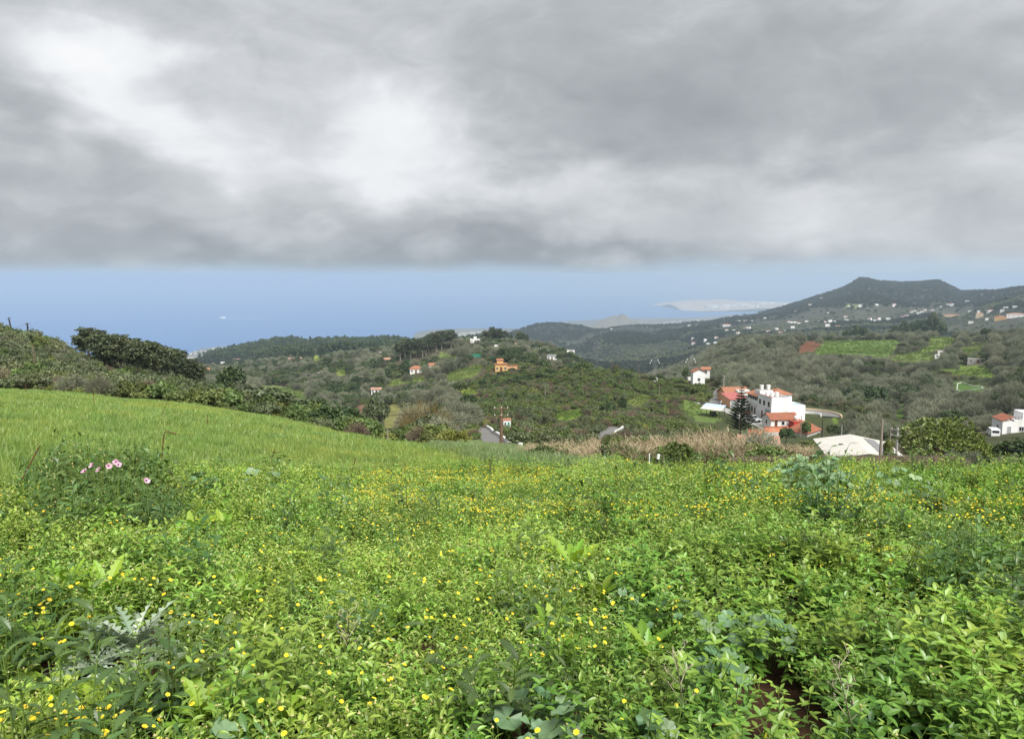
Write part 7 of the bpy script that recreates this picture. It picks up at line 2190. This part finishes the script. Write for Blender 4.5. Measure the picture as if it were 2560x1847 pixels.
def grassland():
    x, y, z, d, u, v, cr = field_pts(7, 26, 46, -41, 12)
    g = grass_mask(x, y, u, v) & (d < cr + 1)
    x, y, z, d, u, v = [q[g] for q in (x, y, z, d, u, v)]
    X2 = field_pts(26, 84, 11, -41, 3)
    g = grass_mask(X2[0], X2[1], X2[4], X2[5]) & (X2[3] < X2[6] + 1.5)
    far_ = [q[g] for q in X2[:6]]
    x, y, z, d, u, v = [np.concatenate([a, b]) for a, b in zip((x, y, z, d, u, v), far_)]
    # beyond the brow towards the road
    X3 = field_pts(15, 60, 14, -6, 8); g = (X3[3] > X3[6] - 3) & (X3[4] > 1080) & (X3[4] < 1560)
    x3 = [q[g] for q in X3[:6]]
    n = len(x); far_m = d > 26
    nz = fbm(x / 5, y / 5, 350, 3)
    pale = nz + .15 * sstep(v, 1060, 1010) + (rf.random(n) - .5) * .25 > .62
    s = np.where(far_m, 1.5, 1.0) * (.8 + .45 * rf.random(n)); sz = (.62 + .5 * rf.random(n)) * (.75 + .5 * fbm(x / 2.5, y / 2.5, 360, 3)) * np.where(far_m, 1.1, 1.)
    pg = [proto_grass(i) for i in range(5)]; pp = [proto_grass(i, mat='grass_pale') for i in range(10, 13)]
    lay('tall_grass', 'tall fresh green grass on the slope', pg, x[~pale], y[~pale], z[~pale], s[~pale], sz[~pale], .08)
    lay('pale_grass', 'yellowish grass in streaks on the slope', pp, x[pale], y[pale], z[pale], s[pale], sz[pale], .08)
    n = len(x3[0]); s3 = 1.2 + .5 * rf.random(n)
    lay('rough_grass', 'greyish rough grass at the brow before the road', [proto_grass(i, mat='grass_grey', hgt=.45) for i in range(20, 23)], x3[0], x3[1], x3[2], s3, .8 + .5 * rf.random(n), .12)
grassland()

# ------------------------------------------------------------------ flowers
def flowers():
    x, y, z, d, u, v, cr = field_pts(1.6, 18, 200, -38, 38, .30)
    g = grass_mask(x, y, u, v)
    nz = fbm(x * .55, y * .55, 380, 3); nf = fbm(x * 2.2, y * 2.2, 381, 2)
    band = sstep(v + (nz - .5) * 160, 1160, 1195) * sstep(v + (nz - .5) * 160, 1345, 1280) * sstep(u, 780, 980)
    f = 10 + 150 * band * sstep(nz, .33, .55)
    f += 62 * sstep(u, 600, 250) * sstep(v, 1420, 1560) * sstep(nf, .35, .6)
    f += 22 * np.exp(-((u - 1390) / 190) ** 2 - ((v - 1530) / 130) ** 2)
    f += 10 * sstep(v, 1400, 1600) * sstep(u, 1400, 1150)
    f *= 1 - .85 * sstep(u, 1560, 1760) * sstep(v, 1330, 1430)
    f *= 1 - .85 * sstep(u, 2080, 2220) * sstep(v, 1240, 1215)
    f *= sstep(nf, .2, .5) * 1.2
    ok = (rf.random(len(x)) < f / 200) & ~g & (d < cr + .3) & ~on_soil(x, y, .1)
    x, y, z, d, u, v = [q[ok] for q in (x, y, z, d, u, v)]
    zt = z + canopy(x, y) * (.98 + .25 * rf.random(len(x))) + .01
    order = np.argsort(d); infr = (u > 5) & (u < 2555) & (v < 1860)
    near = order[infr[order]][:300]
    # single blooms, one by one
    rn = random.Random(40)
    heads = []
    for i in range(6):
        mb = MB(); md = MB(); r_ = random.Random(100 + i)
        nrm = Vector((r_.uniform(-.5, .5), r_.uniform(-.8, .1), 1)).normalized()
        petal_flower(mb, (0, 0, 0), nrm, .0112, r_, 0, 1, 14)
        k_ = [j for j, m_ in enumerate(mb.m) if m_ == 0]
        pm = MB(); dm = MB()
        for j, fc in enumerate(mb.f):
            (pm if mb.m[j] == 0 else dm).add([mb.v[q] for q in fc], [tuple(range(len(fc)))], mb.t[fc[0]])
        heads.append((pm.mesh('bloom_petals', MAT['petal']), dm.mesh('bloom_disc', MAT['disc'])))
    stems = [MB().tube([(.012, .006, -.13), (.006, -.004, -.06), (0, 0, 0)], [.0018, .0016, .0014], 4, 0, .6, False).mesh('bloom_stem', MAT['stem']) for i in range(1)]
    for i in near:
        o = thing('marigold_flower', near_label('yellow marigold bloom', Vector((x[i], y[i], z[i])), ('plant',)), 'flower', (x[i], y[i], zt[i] + .035), rn.random() * 6.28 * .12, 'single marigold blooms among the near weeds')
        s = .8 + .5 * rn.random(); o.scale = (s, s, s)
        pm, dm = heads[rn.randrange(6)]
        obj('stem', stems[0], o); hd = obj('flower_head', pm, o); obj('disc', dm, hd)
    rest = np.ones(len(x), bool); rest[near] = False
    n = rest.sum()
    sc = (.85 + .4 * rf.random(n)) * np.where(d[rest] > 8, 1.0, 1.)
    rot = np.stack([rf.normal(0, .2, n), rf.normal(0, .2, n), rf.normal(0, .5, n)], 1)
    pr = [proto_flower(i) for i in range(6)]
    scatter('marigold_carpet', 'carpet of small yellow flowers over the farther weeds', pr, np.stack([x[rest], y[rest], zt[rest] - .04], 1), sc, rot, rf.integers(0, 6, n))
    # lemon sorrel blooms
    x, y, z, d, u, v, cr = field_pts(1.6, 14, 40, -38, 38, .30)
    nz = fbm(x * 1.4, y * 1.4, 390, 3)
    f = 9 * sstep(u, 1450, 1700) * sstep(v, 1400, 1500) * sstep(nz, .42, .6) + 34 * np.exp(-((u - 1450) / 130) ** 2 - ((v - 1262) / 22) ** 2) + 26 * np.exp(-((u - 2120) / 180) ** 2 - ((v - 1395) / 25) ** 2) + 20 * sstep(u, 2380, 2480) * sstep(v, 1300, 1260) * sstep(v, 1195, 1215)
    ok = (rf.random(len(x)) < f / 40) & (d < cr) & ~grass_mask(x, y, u, v)
    x, y, z, d = x[ok], y[ok], z[ok], d[ok]; n = len(x)
    lay('sorrel_blooms', 'drooping lemon-yellow sorrel blooms scattered in the weeds', [proto_oxalis(i) for i in range(4)], x, y, z + canopy(x, y) * .95, .85 + .4 * rf.random(n), None, .2)
flowers()
